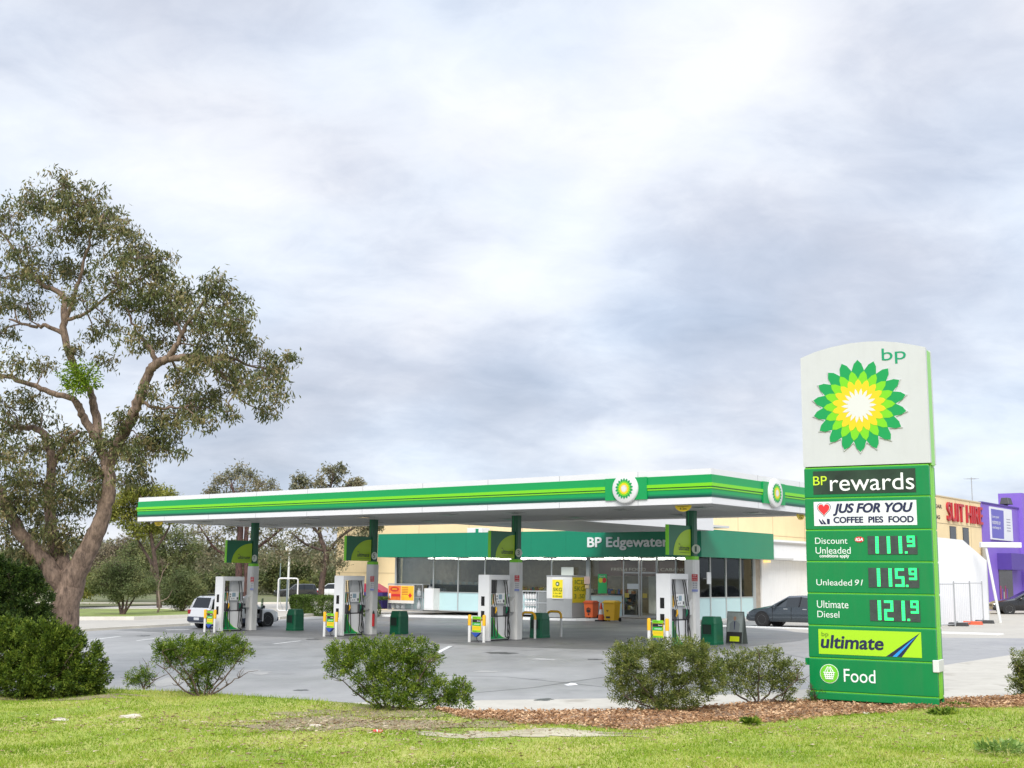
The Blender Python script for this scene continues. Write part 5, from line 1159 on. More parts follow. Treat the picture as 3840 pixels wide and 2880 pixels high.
mb = MB(); mb.prism([(.12, .10), (Wb*.56, .10), (Wb*.60, Hb-.15), (.12, Hb-.15)], .101, .108, 'x', mat('billboard blue', (.10, .09, .42), .4)); mb.build('blue_block', sgn)
for k, (s_, w_) in enumerate((('Love your', .36), ('mattress or', .42), ('exchange it.', .43))):
    text(sgn, s_, .25, .25+Wb*w_*.9, Hb*.64-Hb*.165*k, Hb*.64-Hb*.165*k+Hb*.11, WHITE, y=-.112, rotm=RZs)
mb = MB()
for k in range(5): mb.box(.101, .106, Wb*.72, Wb*.90, Hb*.30+Hb*.09*k, Hb*.33+Hb*.09*k, mat('billboard grey', (.30, .30, .38), .5))
mb.build('small_print', sgn)
mb = MB(); z9 = pt_s(*q(2200, 480), sB)[1]; mb.box(.36, .40, Lp+1.2, Lp+1.6, z9, z9+1.6, WHITE); mb.build('letter_fragment', pur)
# aerial and roof lamp
yy = pt_s(*q(1922, 375), sB)[0]
r = thing('tv_aerial', 'thin television aerial on the roof between the cream and purple buildings', 'aerial', st(sB-.6, yy-.9, zP), -YAW)
mb = MB(); mb.tube([(0, 0, -.2), (0, 0, 1.75)], .03, GREY, 6); mb.build('mast', r); mb = MB(); mb.tube([(0, -.8, 1.6), (0, .8, 1.7)], .02, GREY, 5)
for k in range(7): mb.tube([(-.3, -.7+.23*k, 1.61+.015*k), (.3, -.7+.23*k, 1.61+.015*k)], .012, GREY, 4)
mb.build('elements', r)
r = thing('floodlight', 'black floodlight on the roof edge of the purple building', 'floodlight', st(sB-.3, tP1-1.6, zP+.10), -YAW)
mb = MB(); mb.box(-.1, .1, -.1, .1, 0, .15, DGREY); mb.build('bracket', r); mb = MB(); mb.box(-.3, .35, -.5, .5, .15, .62, DGREY, tx=.1, ty=.1); mb.build('head', r, bevel=.03)

# ================================================================== HOARDING, FENCE, LAMPS
sH = -2.0
def hq(x, y): return pt_s(2750+x/2.0294, 1700+y/2.0294, sH)
hp = [hq(1560, 1312), hq(1945, 1292), hq(1915, 810), hq(1747, 660), hq(1545, 668)]
t00 = hp[0][0]
zg = Gst(sH, 27)
pts = [(-4.5, zg-.05), (hp[1][0]-t00, zg-.0), (hp[1][0]-t00+.0, hp[2][1]), (hp[3][0]-t00, hp[3][1]), (-4.5, hp[3][1]+.05)]
r = thing('hoarding', 'white boarded hoarding with a sloping top corner behind the price sign', 'hoarding', st(sH, t00, 0), -YAW)
mb = MB(); mb.prism(pts, -.5, 0, 'x', mat('hoarding white', (.80, .80, .81), .5, var=.02, vscale=.5, dirt=.04)); mb.build('panels', r)
mb = MB(); mb.prism([(pts[1][0]+.002, pts[1][1]), (pts[1][0]+.10, pts[1][1]), (pts[1][0]+.10, pts[2][1]), (pts[1][0]+.002, pts[2][1])], -.5, .02, 'x', LGREY); mb.build('end_trim', r)
def fence_panel(label, t0, t1):
    r = thing('temporary_fence', label, 'fence', st(sH+.8, t0, Gst(sH, t0)), -YAW, 'temporary fence panels in front of the hoarding'); w = t1-t0
    mb = MB()
    for y in (0, w): mb.tube([(0, y, .05), (0, y, 2.05)], .025, GREY, 7)
    for z in (.15, 1.95): mb.tube([(0, 0, z), (0, w, z)], .02, GREY, 6)
    mb.build('frame', r)
    mb = MB()
    for k in range(int(w/.25)): mb.box(-.002, .002, .25*k+.1, .25*k+.104, .15, 1.95, GREY)
    mb.build('wire', r); return r
fA, fB, fC = [pt_s(2750+x/2.0294, 2330, sH+.8)[0] for x in (1580, 1690, 1812)]; fD = pt_s(2750+1905/2.0294, 2330, sH+.8)[0]
fence_panel('temporary wire fence panel nearest the price sign', fA-2.2, fB-.05); fence_panel('middle temporary wire fence panel in front of the white hoarding', fB, fC-.05); fence_panel('temporary wire fence panel at the far end of the white hoarding', fC, fD)
for (x, m_, lb) in ((1705, mat('foot dark', (.04, .04, .04), .7), 'black rubber fence foot under the first fence joint'), (1815, mat('foot orange', (.60, .10, .04), .6), 'orange plastic fence foot under the middle of the fence'), (1905, mat('foot dark', (.04, .04, .04), .7), 'black rubber fence foot at the end of the hoarding')):
    t_ = pt_s(2750+x/2.0294, 2350, sH+.8)[0]; r = thing('fence_foot', lb, 'fence foot', st(sH+.95, t_, Gst(sH, t_)+.005), -YAW)
    mb = MB(); mb.box(-.55, .35, -.16, .16, 0, .17, m_, tx=.05, ty=.03); mb.build('block', r, bevel=.02); mb = MB(); mb.tube([(-.15, 0, .1), (-.15, 0, .24)], .04, GREY, 8); mb.build('socket', r)
# leaning white lamp post by the hoarding
b = gp(2750+2035/2.0294, 2336); r = thing('lamp_post', 'white lamp post leaning to the left beside the hoarding', 'lamp post', b, 0)
k = (b.y)/F_PX; hgt = 590/2.0294*k; dx = -75/2.0294*k
mb = MB(); mb.tube([(0, 0, -.05), (dx, .2, hgt)], [.070, .060], WHITE2, 10); mb.build('post', r, smooth=50)
mb = MB(); mx = Matrix.Translation((dx, .2, hgt-.08)); mb.box(-.25, 1.75, -.14, .14, -.12, .14, WHITE, mx=mx); mb.build('lamp_head', r, bevel=.03)
def lamp(label, u, vb, vt, headw, mm=WHITE2, head=True, dpt=None, arm=0):
    b = gp(u, vb); k = b.y/F_PX; hgt = (vb-vt)*k
    r = thing('lamp_post', label, 'lamp post', b, 0); mb = MB(); mb.tube([(0, 0, -.05), (0, 0, hgt-.2)], [headw*.16, headw*.13], mm, 9); mb.build('post', r, smooth=50)
    if head: mb = MB(); mb.box(-headw/2, headw/2, -headw*.35, headw*.35, hgt-.35, hgt, mm, tx=.04, ty=.04); mb.build('lamp_head', r, bevel=.02)
    return r
lamp('white lamp post with a box head in the car park behind the pumps', 1078, 2250, 2058, .85)
lamp('far lamp post with a small white head among the trees', 1066, 2240, 1998, .55, mm=WHITE2)
lamp('slim blue grey pole in the far car park', 1047, 2246, 2078, .35, mat('blue grey pole', (.22, .28, .29), .5), head=False)
# tubular frame
b = gp(1040, 2291); k = b.y/F_PX; r = thing('tubular_frame', 'white rounded tubular frame standing at the edge of the car park', 'frame', b, 0)
w = 72*k; h_ = 118*k; rc = .16
def rr(w, h, rc): 
    o = []
    for (cx, cz, a0) in ((w-rc, h-rc, 0), (rc, h-rc, 90), (rc, rc, 180), (w-rc, rc, 270)):
        for a in np.linspace(0, 90, 6): o.append((cx+rc*math.cos(math.radians(a0+a)), 0, .02+cz+rc*math.sin(math.radians(a0+a))))
    return o
P_ = rr(w, h_, rc); mb = MB(); mb.tube(P_+[P_[0]], .055, WHITE, 8, caps=False); mb.build('hoop', r, smooth=60)
mb = MB(); mb.tube([(w*.47, 0, .0), (w*.47, 0, h_*.97)], .07, mat('steel blue post', (.16, .19, .21), .5), 8); mb.build('centre_post', r, smooth=50)
mb = MB(); mb.tube([(0, .02, .75*h_), (.12*w, .1, .25*h_), (.3*w, .15, 0)], .025, GREY, 6); mb.tube([(.85*w, .02, .35*h_), (.7*w, .15, 0)], .025, GREY, 6); mb.build('stay', r)

# ================================================================== CARS
PROF = {
 'sedan': [(0, .46, .50, .76), (.02, .62, .655, .80), (.16, .645, .70, .80), (.30, .645, .955, .62), (.42, .64, 1., .63), (.56, .63, .975, .62), (.73, .60, .665, .79), (.93, .50, .545, .78), (.985, .43, .46, .74), (1., .38, .40, .70)],
 'wagon': [(0, .36, .40, .86), (.012, .56, .60, .88), (.03, .585, .63, .86), (.075, .60, .945, .74), (.12, .60, .99, .74), (.35, .60, 1., .74), (.58, .59, .975, .72), (.72, .58, .635, .82), (.93, .52, .56, .80), (.985, .46, .50, .76), (1., .40, .42, .72)],
 'suv': [(0, .34, .38, .88), (.015, .55, .60, .90), (.03, .60, .65, .88), (.07, .62, .95, .76), (.12, .62, .99, .76), (.35, .62, 1., .77), (.56, .61, .97, .75), (.71, .60, .66, .84), (.93, .55, .60, .82), (.985, .50, .53, .80), (1., .40, .44, .78)]}
ROOF = {'sedan': (2, 3, 4, 5, 6), 'wagon': (2, 3, 4, 5, 6, 7), 'suv': (2, 3, 4, 5, 6, 7)}
def car(name, label, kind, L, Wd, Hh, paint, loc, rot, bumper=None, roofrack=False, opendoor=False, group=None, low=.16):
    r = thing(name, label, 'car', loc, rot, group)
    S = PROF[kind]; n = len(S); hw = Wd/2
    body = MB(); sw = MB(); fw_ = MB(); rw = MB(); rings = []
    for (u, bz, tz, wt) in S:
        e = 1-.20*max(0, (u-.88)/.12)**2-.13*max(0, (.10-u)/.10)**2
        y = (u-.5)*L; w = hw*e; zb = low*Hh+ (.05 if u in (0, 1.) else 0)
        b = bz*Hh; t = tz*Hh; wtop = hw*wt*e
        cab = tz-bz > .2
        rings.append([(w*.90, y, zb), (w*.985, y, zb+.10), (w, y, zb+(b-zb)*.55), (w*.965, y, b), (wtop+(.035 if cab else .0), y, t-(.075 if cab else .012)), (wtop*.86 if cab else wtop*.9, y, t)])
    K = 6; half = []
    vs = []
    for R in rings: vs += [(-x, y, z) for x, y, z in R] + [(x, y, z) for x, y, z in R[::-1]]
    M2 = 2*K
    rf = ROOF[kind]
    def emit(mbx, quads, m):
        for q in quads: mbx.add([vs[i] for i in q], [[0, 1, 2, 3]], m)
    bf = []
    for i in range(n-1):
        for j in range(M2-1):
            q = [i*M2+j, (i+1)*M2+j, (i+1)*M2+j+1, i*M2+j+1]
            cabin = (i in rf[:-1]) and (i+1 in rf)
            if cabin and j in (3, M2-5): (sw).add([vs[k] for k in q], [[0, 1, 2, 3]], CARGLASS)
            elif cabin and j == K-1 and i == rf[0]: rw.add([vs[k] for k in q], [[0, 1, 2, 3]], CARGLASS)
            elif cabin and j == K-1 and i+1 == rf[-1]: fw_.add([vs[k] for k in q], [[0, 1, 2, 3]], CARGLASS)
            else: bf.append(q)
        bf.append([i*M2+M2-1, (i+1)*M2+M2-1, (i+1)*M2, i*M2])
    bf += [list(range(M2)), [(n-1)*M2+j for j in range(M2)][::-1]]
    body.add(vs, [list(q)[::-1] for q in bf], paint)
    bo = body.build('body', r, smooth=38)
    sw.build('side_windows', r, smooth=30); fw_.build('windscreen', r); rw.build('rear_window', r)
    # pillars, sills and trims
    mb = MB()
    for sx in (-1, 1):
        for i in (rf[0], rf[-2]):
            a, b = rings[i][3], rings[i+1][4]
            a = rings[i][3]; b = rings[i+1][4] if i == rf[0] else rings[i][4]
            if i == rf[-2]: a = rings[i+1][3]; b = rings[i][4]
            mb.tube([(sx*a[0]*1.0, a[1], a[2]), (sx*b[0]*1.0, b[1], b[2])], .035, paint, 6)
        m_ = rf[len(rf)//2]; a, b = rings[m_][3], rings[m_][4]
        mb.tube([(sx*a[0]*1.003, a[1], a[2]), (sx*b[0]*1.003, b[1], b[2])], .04, GLOSSBLACK, 6)
        if kind != 'sedan':
            a, b = rings[rf[1]+1][3], rings[rf[1]+1][4]; mb.tube([(sx*a[0]*1.003, a[1], a[2]), (sx*b[0]*1.003, b[1], b[2])], .05, paint, 6)
    mb.build('pillars', r)
    wr = Hh*.222; 
    for yy in (.195, .815):
        for sx in (-1, 1):
            y = (yy-.5)*L
            mb = MB(); mb.cyl((sx*hw*.60, y, wr*1.04), wr*1.16, sx*(hw*.402), BLACK, 'x', 22); mb.build('wheel_arch', r)
            mb = MB(); mb.lathe([(wr*.62, 0), (wr*.96, .0), (wr, .03), (wr, .17), (wr*.96, .20), (wr*.64, .205)], TYRE, 'x', n=24); wh = mb.build('wheel', r, smooth=40); wh.location = (sx*(hw-.185), y, wr)
            if sx < 0: wh.rotation_euler = (0, 0, math.pi)
            mb = MB(); mb.lathe([(wr*.64, .15), (wr*.64, .206), (wr*.58, .20), (wr*.55, .17), (.01, .175)], RIM, 'x', n=24)
            for k in range(5):
                a = 2*math.pi*k/5; mb.box(.17, .20, -.03, .03, .04, wr*.6, RIM, mx=Matrix.Rotation(a, 4, 'X'))
            mb.build('rim', wh)
    # lamps, bumpers, plates, mirrors, handles
    zb1 = S[1][1]*Hh; yb = -.5*L; yf = .5*L
    for sx in (-1, 1):
        mb = MB(); mb.box(sx*hw*.80-.10, sx*hw*.80+.10, yb+.0, yb+.13, zb1*.78, zb1*.97 if kind == 'sedan' else zb1*1.02, TAIL); mb.build('tail_light', r, bevel=.02)
        mb = MB(); zf = S[-2][1]*Hh; mb.box(sx*hw*.66-.17, sx*hw*.66+.12, yf-.16, yf-.02, zf*.86, zf*1.05, CLEAR); mb.build('headlight', r, bevel=.03)
        i = rf[-1]; mb = MB(); mb.box(sx*(hw+.08)-.08, sx*(hw+.08)+.08, rings[i][0][1]-.35, rings[i][0][1]-.22, S[i][1]*Hh-.01, S[i][1]*Hh+.13, paint); mb.build('wing_mirror', r, bevel=.03)
        for q in (.36, .56):
            mb = MB(); mb.box(sx*hw*.985-.012, sx*hw*.985+.012, (q-.5)*L-.1, (q-.5)*L+.1, S[4][1]*Hh-.12, S[4][1]*Hh-.085, ALU if kind == 'sedan' else paint); mb.build('door_handle', r)
        mb = MB()
        for q in (.30, .50, .70): mb.box(sx*hw*.990-.012, sx*hw*.990+.0125, (q-.5)*L-.006, (q-.5)*L+.006, low*Hh+.1, S[4][1]*Hh-.03, BLACK)
        mb.build('door_seam', bo)
    bm = bumper or paint
    mb = MB(); mb.box(-hw*.86, hw*.86, yb-.06, yb+.25, low*Hh+.06, .36*Hh, bm); mb.box(-hw*.84, hw*.84, yf-.22, yf+.03, low*Hh+.04, .33*Hh, bm); mb.build('bumper', r, bevel=.05)
    mb = MB(); mb.box(-.19, .19, yb-.068, yb-.06, .26*Hh, .34*Hh, mat('number plate', (.62, .64, .66), .4)); mb.build('number_plate', r)
    mb = MB(); mb.box(-hw*.42, hw*.42, yf-.06, yf+.02, S[-2][1]*Hh*.70, S[-2][1]*Hh*.96, DGREY); mb.build('grille', r, bevel=.02)
    if bumper:
        mb = MB()
        for sx in (-1, 1): mb.box(sx*hw*.985-.015, sx*hw*.985+.02, -.30*L+wr*1.2-.1, .31*L-wr*1.2, low*Hh, .30*Hh, bm)
        mb.build('sill_cladding', r)
    if roofrack:
        mb = MB()
        for sx in (-1, 1): mb.tube([(sx*hw*.60, -.36*L, Hh+.02), (sx*hw*.60, .02*L, Hh+.05)], .02, BLACK, 6); mb.tube([(sx*hw*.60, -.36*L, Hh+.02), (sx*hw*.60, -.36*L, Hh-.04)], .025, BLACK, 6)
        for y in (-.28*L, -.05*L): mb.tube([(-hw*.62, y, Hh+.07), (hw*.62, y, Hh+.07)], .02, BLACK, 6)
        mb.build('roof_rack', r)
    if opendoor:
        d = bpy.data.objects.new('door', None); 
        mb = MB(); dw = L*.22
        mb.box(-.03, .03, -dw, 0, .22*Hh, .60*Hh, paint); mb.box(-.045, -.031, -dw+.04, -.04, .24*Hh, .58*Hh, DGREY); d = mb.build('open_door', r, bevel=.02)
        mb = MB(); mb.prism([(-dw+.05, .60*Hh), (-.02, .60*Hh), (-.30, .92*Hh), (-dw+.12, .94*Hh)], -.008, .008, 'x', glass('door glass', (.6, .75, .7), .3)); mb.build('door_pane', d)
        mb = MB(); mb.box(.03, .20, -.16, -.08, .60*Hh, .70*Hh, DGREY); mb.build('wing_mirror', d, bevel=.02)
        d.location = (hw*.99, .205*L, 0); d.rotation_euler = (0, 0, math.radians(58))
        mb = MB(); mb.box(hw*.965, hw*.992, .205*L-dw, .205*L-.02, .24*Hh, .60*Hh, mat('door opening', (.01, .01, .011), .7)); mb.build('door_opening', r)
        mb = MB(); mb.box(hw*.35, hw*.94, -.03*L, .07*L, .30*Hh, .48*Hh, mat('seat maroon', (.14, .03, .03), .8)); mb.build('seat', r)
    return r
PAINT_W = mat('car white', (.74, .75, .76), .22, coat=.6); PAINT_G = mat('car grey', (.06, .075, .09), .25, metal=.4, coat=.6); PAINT_D = mat('car dark', (.045, .048, .052), .25, metal=.3, coat=.6); PAINT_B = mat('car black', (.008, .008, .01), .2, coat=.6)
fw0 = gp(702, 2357); fc_ = fw0+E2*2.1+E1*.80; fc_.z = G(fc_.x, fc_.y)
car('parked_car', 'white wagon with a dark bumper and open driver door at the leftmost pump', 'wagon', 4.3, 1.70, 1.50, PAINT_W, fc_, -YAW, bumper=mat('bumper slate', (.035, .045, .075), .5), roofrack=True, opendoor=True)
sp_ = st(-6.85, 20.35); car('parked_car', 'dark grey sedan parked against the shop wall, partly behind the price sign', 'sedan', 4.65, 1.80, 1.43, PAINT_G, sp_, -YAW+math.pi/2)
b = gp(3725, 2303); k = b.y/F_PX; car('parked_car', 'black sedan parked by the purple building at the right edge', 'sedan', 4.7, 1.82, 1.42, PAINT_B, b+Vector((2.4, .3, 0)), math.radians(82))
b = gp(1090, 2246); k = b.y/F_PX; car('parked_car', 'dark grey off road car with a silver bonnet in the far car park', 'suv', 4.8, 1.9, 1.72, PAINT_D, b+Vector((.2, 2, 0)), math.radians(118))
b = gp(1225, 2243); car('parked_car', 'white off road car in the far car park behind a tree trunk', 'suv', 4.8, 1.9, 1.75, PAINT_W, b+Vector((.4, 1.5, 0)), math.radians(75))

# ================================================================== PERSON at the leftmost pump
def person(loc, rot):
    pants = mat('navy trousers', (.012, .014, .045), .8); shirt = mat('dark shirt', (.02, .022, .035), .8); skin = mat('skin', (.42, .24, .17), .55); hairm = mat('brown hair', (.03, .018, .01), .7); shoe = mat('maroon shoes', (.12, .02, .025), .6)
    r = thing('person', 'person in navy trousers and a dark top standing between the leftmost pump and its column', 'person', loc, rot)
    J = [((0, 0, .95), .14), ((0, .01, 1.15), .135), ((0, .0, 1.35), .155), ((0, .01, 1.47), .075), ((0, .02, 1.53), .055), ((0, .03, 1.60), .085), ((0, .03, 1.69), .092), ((0, .02, 1.76), .06)]
    E_ = [(i, i+1) for i in range(7)]
    for sx in (-1, 1):
        b = len(J); J += [((sx*.10, 0, .90), .095), ((sx*.105, .02, .50), .06), ((sx*.11, -.02, .30), .056), ((sx*.11, -.03, .08), .04), ((sx*.12, .10, .035), .035)]
        E_ += [(0, b), (b, b+1), (b+1, b+2), (b+2, b+3), (b+3, b+4)]
        b = len(J); J += [((sx*.19, .0, 1.40), .06), ((sx*.24, .0, 1.14), .045), ((sx*.22, .16, .95), .034), ((sx*.21, .20, .89), .03), ((sx*.20, .23, .84), .018)]
        E_ += [(2, b), (b, b+1), (b+1, b+2), (b+2, b+3), (b+3, b+4)]
    hand = len(J)
    for sx in (-1, 1):
        for f_ in range(4):
            J += [((sx*(.205+.012*(f_-1.5)), .235+.01*f_, .80), .008), ((sx*(.2+.012*(f_-1.5)), .25+.008*f_, .765-.006*(f_ % 2)), .007)]
            E_ += [((17 if sx > 0 else 17), len(J)-2)] if 0 else [(12 if 0 else (17 if sx < 0 else 27) , len(J)-2)]
            E_ += [(len(J)-2, len(J)-1)]
    me = bpy.data.meshes.new('body'); me.from_pydata([j[0] for j in J], E_, []); o = bpy.data.objects.new('body', me); COL.objects.link(o); o.parent = r
    for m_ in (skin, shirt, pants, shoe): me.materials.append(m_)
    md = o.modifiers.new('skin', 'SKIN'); sk = me.skin_vertices[0] if me.skin_vertices else None
    if sk is None:
        lay = me.attributes.new('skin', 'FLOAT', 'POINT') if 0 else None
    return r, o, J, E_, (skin, shirt, pants, shoe), hairm
def build_person(loc, rot):
    "one continuous body: swept, tapering rings blended by a voxel remesh"
    r, o, J, E_, ms, hairm = person(loc, rot)
    bpy.data.objects.remove(o)
    mb = MB()
    for a, b in E_:
        pa, ra = J[a]; pb, rb = J[b]; A, B = Vector(pa), Vector(pb)
        pts = [A.lerp(B, k/4) for k in range(5)]; rs_ = [ra+(rb-ra)*k/4 for k in range(5)]
        mb.tube(pts, rs_, ms[0], 9)
    for p, q in J: mb.lathe([(q*.05, -q*.98), (q*.6, -q*.8), (q, 0), (q*.6, q*.8), (q*.05, q*.98)], ms[0], 'z', c=p, n=9)
    # nose, ears, brow
    mb.tube([(0, .11, 1.665), (0, .14, 1.635)], [.01, .016], ms[0], 6)
    for sx in (-1, 1): mb.lathe([(.004, -.03), (.02, 0), (.004, .03)], ms[0], 'z', c=(sx*.095, .02, 1.65), n=6)
    b = mb.build('body', r); rm = b.modifiers.new('remesh', 'REMESH'); rm.mode = 'VOXEL'; rm.voxel_size = .012; rm.use_smooth_shade = True
    dg = bpy.context.evaluated_depsgraph_get(); me = bpy.data.meshes.new_from_object(b.evaluated_get(dg)); b.modifiers.clear(); old = b.data; b.data = me; bpy.data.meshes.remove(old)
    me.materials.clear()
    for m_ in ms: me.materials.append(m_)
    for p in me.polygons:
        z = p.center.z; x = abs(p.center.x)
        p.material_index = 3 if z < .07 else (2 if z < .97 and not (x > .17 and z > .74) else (1 if z < 1.48 and not (x > .17 and z < .97) else 0)); p.use_smooth = True
    mb = MB(); mb.lathe([(.10, -.02), (.103, .03), (.09, .08), (.05, .115), (.005, .125)], hairm, 'z', c=(0, .005, 1.68), n=16); mb.build('hair', r, smooth=60)
    mb = MB()
    for sx in (-1, 1): mb.lathe([(.002, -.008), (.011, 0), (.002, .008)], mat('eye', (.02, .015, .012), .3), 'z', c=(sx*.034, .116, 1.655), n=8)
    mb.box(-.025, .025, .108, .116, 1.588, 1.597, mat('lips', (.30, .10, .09), .5)); mb.build('face_features', r)
    return r
pp = st(COLS[3]-.62, 3.55); build_person(pp, -YAW+math.radians(60))

# ================================================================== TREES AND SHRUBS
def limb(mb, pts, r, m, n=9, rng=None, sub=3, wob=.0):
    P_ = [Vector(p) for p in pts]; out = []; rs_ = []
    for q in range(len(P_)-1):
        p0, p1, p2, p3 = [P_[max(0, min(len(P_)-1, q+e))] for e in (-1, 0, 1, 2)]
        for k in range(sub):
            t = k/sub; v = .5*((2*p1)+(p2-p0)*t+(2*p0-5*p1+4*p2-p3)*t*t+(-p0+3*p1-3*p2+p3)*t**3)
            if rng is not None and wob and (q or k): v = v+Vector(rng.normal(0, wob, 3))
            out.append(v); rs_.append(r[q]+(r[q+1]-r[q])*t)
    out.append(P_[-1]); rs_.append(r[-1]); mb.tube(out, rs_, m, n); return out
def bark(name, c1, c2, sc=9):
    if name in MATS: return MATS[name]
    m = mat(name, c1, .85); nt = m.node_tree; N = nt.nodes; L = nt.links; b = N['Principled BSDF']
    tc = N.new('ShaderNodeTexCoord'); mp = N.new('ShaderNodeMapping'); mp.inputs['Scale'].default_value = (1, 1, .34); t = N.new('ShaderNodeTexNoise'); t.inputs['Scale'].default_value = sc; t.inputs['Detail'].default_value = 8; t.inputs['Roughness'].default_value = .7
    L.new(tc.outputs['Object'], mp.inputs[0]); L.new(mp.outputs[0], t.inputs['Vector']); r = N.new('ShaderNodeValToRGB'); r.color_ramp.elements[0].position = .36; r.color_ramp.elements[0].color = (*c2, 1); r.color_ramp.elements[1].position = .66; r.color_ramp.elements[1].color = (*c1, 1)
    L.new(t.outputs[0], r.inputs[0]); L.new(r.outputs[0], b.inputs['Base Color']); bp = N.new('ShaderNodeBump'); bp.inputs['Strength'].default_value = .9; bp.inputs['Distance'].default_value = .04; L.new(t.outputs[0], bp.inputs['Height']); L.new(bp.outputs[0], b.inputs['Normal']); return m
BARK = bark('gum bark', (.30, .21, .155), (.075, .05, .037), 13); BARK_D = bark('dark bark', (.13, .085, .065), (.03, .02, .016))
GUM = leafmat('gum leaves', (.050, .066, .024), (.135, .150, .056), (.30, .235, .115), 2.2, trans=.22, rough=.42)
GUM_B = leafmat('fresh gum shoots', (.07, .14, .008), (.15, .25, .014), (.30, .38, .035), 5., trans=.25)
DEP0 = 27.0
def build_gum():
    rng = np.random.default_rng(11)
    k = DEP0/(F_PX*.576)
    base = gp(235, 2513, 0); base.y = DEP0
    r = thing('gum_tree', 'large gum tree with a forked reddish trunk at the left edge', 'tree', base)
    def W_(x, y, dz=0.):
        p = at(x*1.736, y*1.736, DEP0+dz); return p-Vector(base)
    tb = MB()
    T = lambda pts, **kw: limb(tb, [W_(x, y, d) for x, y, w, d in pts], [w*k/2*(.76 if w > 30 else .88) for x, y, w, d in pts], BARK, 14, rng, 5, .016)
    limbs = []
    limbs.append(T([(133, 1448, 96, 0), (137, 1360, 78, 0), (147, 1290, 76, 0), (158, 1238, 72, 0)]))
    limbs.append(T([(152, 1262, 70, 0), (178, 1210, 58, -.1), (200, 1168, 52, -.15), (224, 1106, 42, -.2), (237, 1041, 36, -.2), (231, 1000, 30, -.1)]))
    limbs.append(T([(232, 1008, 28, -.1), (213, 952, 24, 0), (205, 885, 20, .1), (193, 846, 17, .2), (157, 785, 17, .3), (138, 716, 18, .4), (140, 666, 16, .4), (131, 635, 14, .5), (78, 604, 11, .6), (31, 541, 7, .8), (0, 500, 4, .9)]))
    limbs.append(T([(142, 690, 12, .4), (166, 620, 10, .2), (175, 594, 8, .1), (190, 530, 6, 0), (203, 450, 4, -.1), (150, 400, 3, .2)]))
    limbs.append(T([(138, 722, 12, .4), (100, 704, 10, .5), (69, 704, 8, .6), (20, 690, 5, .9)]))
    limbs.append(T([(148, 690, 10, .4), (190, 675, 8, .1), (230, 640, 6, -.2), (300, 600, 4, -.5), (330, 560, 3, -.6)]))
    limbs.append(T([(233, 1012, 30, -.1), (262, 945, 27, -.5), (290, 890, 25, -.7), (307, 850, 23, -.8), (320, 812, 22, -.8), (334, 788, 22, -.9), (359, 777, 20, -1.), (392, 772, 15, -1.1), (422, 772, 13, -1.2), (453, 785, 12, -1.2), (475, 804, 10, -1.3), (500, 826, 8, -1.4), (516, 862, 5, -1.5)]))
    limbs.append(T([(336, 790, 14, -.9), (330, 760, 12, -.9), (312, 738, 9, -.8), (290, 705, 6, -.5), (270, 660, 4, -.3)]))
    limbs.append(T([(357, 780, 15, -1), (375, 758, 14, -1.1), (400, 705, 9, -1.2), (440, 650, 6, -1.3), (475, 605, 3, -1.3)]))
    limbs.append(T([(440, 776, 9, -1.2), (490, 770, 7, -1), (540, 790, 5, -.9), (600, 805, 3, -.8)]))
    limbs.append(T([(400, 735, 8, -1.1), (380, 690, 6, -.8), (360, 640, 4, -.6)]))
    limbs.append(T([(150, 1262, 60, 0), (124, 1190, 40, .2), (112, 1145, 30, .3), (104, 1067, 23, .4), (109, 976, 22, .5), (86, 931, 17, .6), (39, 923, 11, .8), (-20, 900, 6, 1)]))
    limbs.append(T([(106, 1030, 16, .45), (140, 960, 12, .3), (170, 930, 8, .1)]))
    limbs.append(T([(135, 1262, 56, 0), (90, 1205, 42, -.2), (39, 1145, 30, -.4), (8, 1080, 25, -.5), (-12, 1040, 22, -.6), (-60, 960, 18, -.7), (-85, 800, 12, -.8), (-80, 640, 7, -.8), (-60, 520, 4, -.8)]))
    limbs.append(T([(214, 955, 22, 0), (184, 908, 20, -.1), (172, 885, 17, -.2), (164, 866, 13, -.2)]))
    limbs.append(T([(178, 900, 14, -.1), (158, 862, 15, -.1), (117, 850, 14, 0), (65, 830, 12, .1), (0, 811, 9, .3), (-50, 790, 6, .4)]))
    limbs.append(T([(300, 868, 10, -.7), (345, 880, 7, -.9), (400, 880, 4, -1)]))
    limbs.append(T([(246, 975, 10, -.3), (290, 975, 6, -.4), (340, 970, 3, -.6)]))
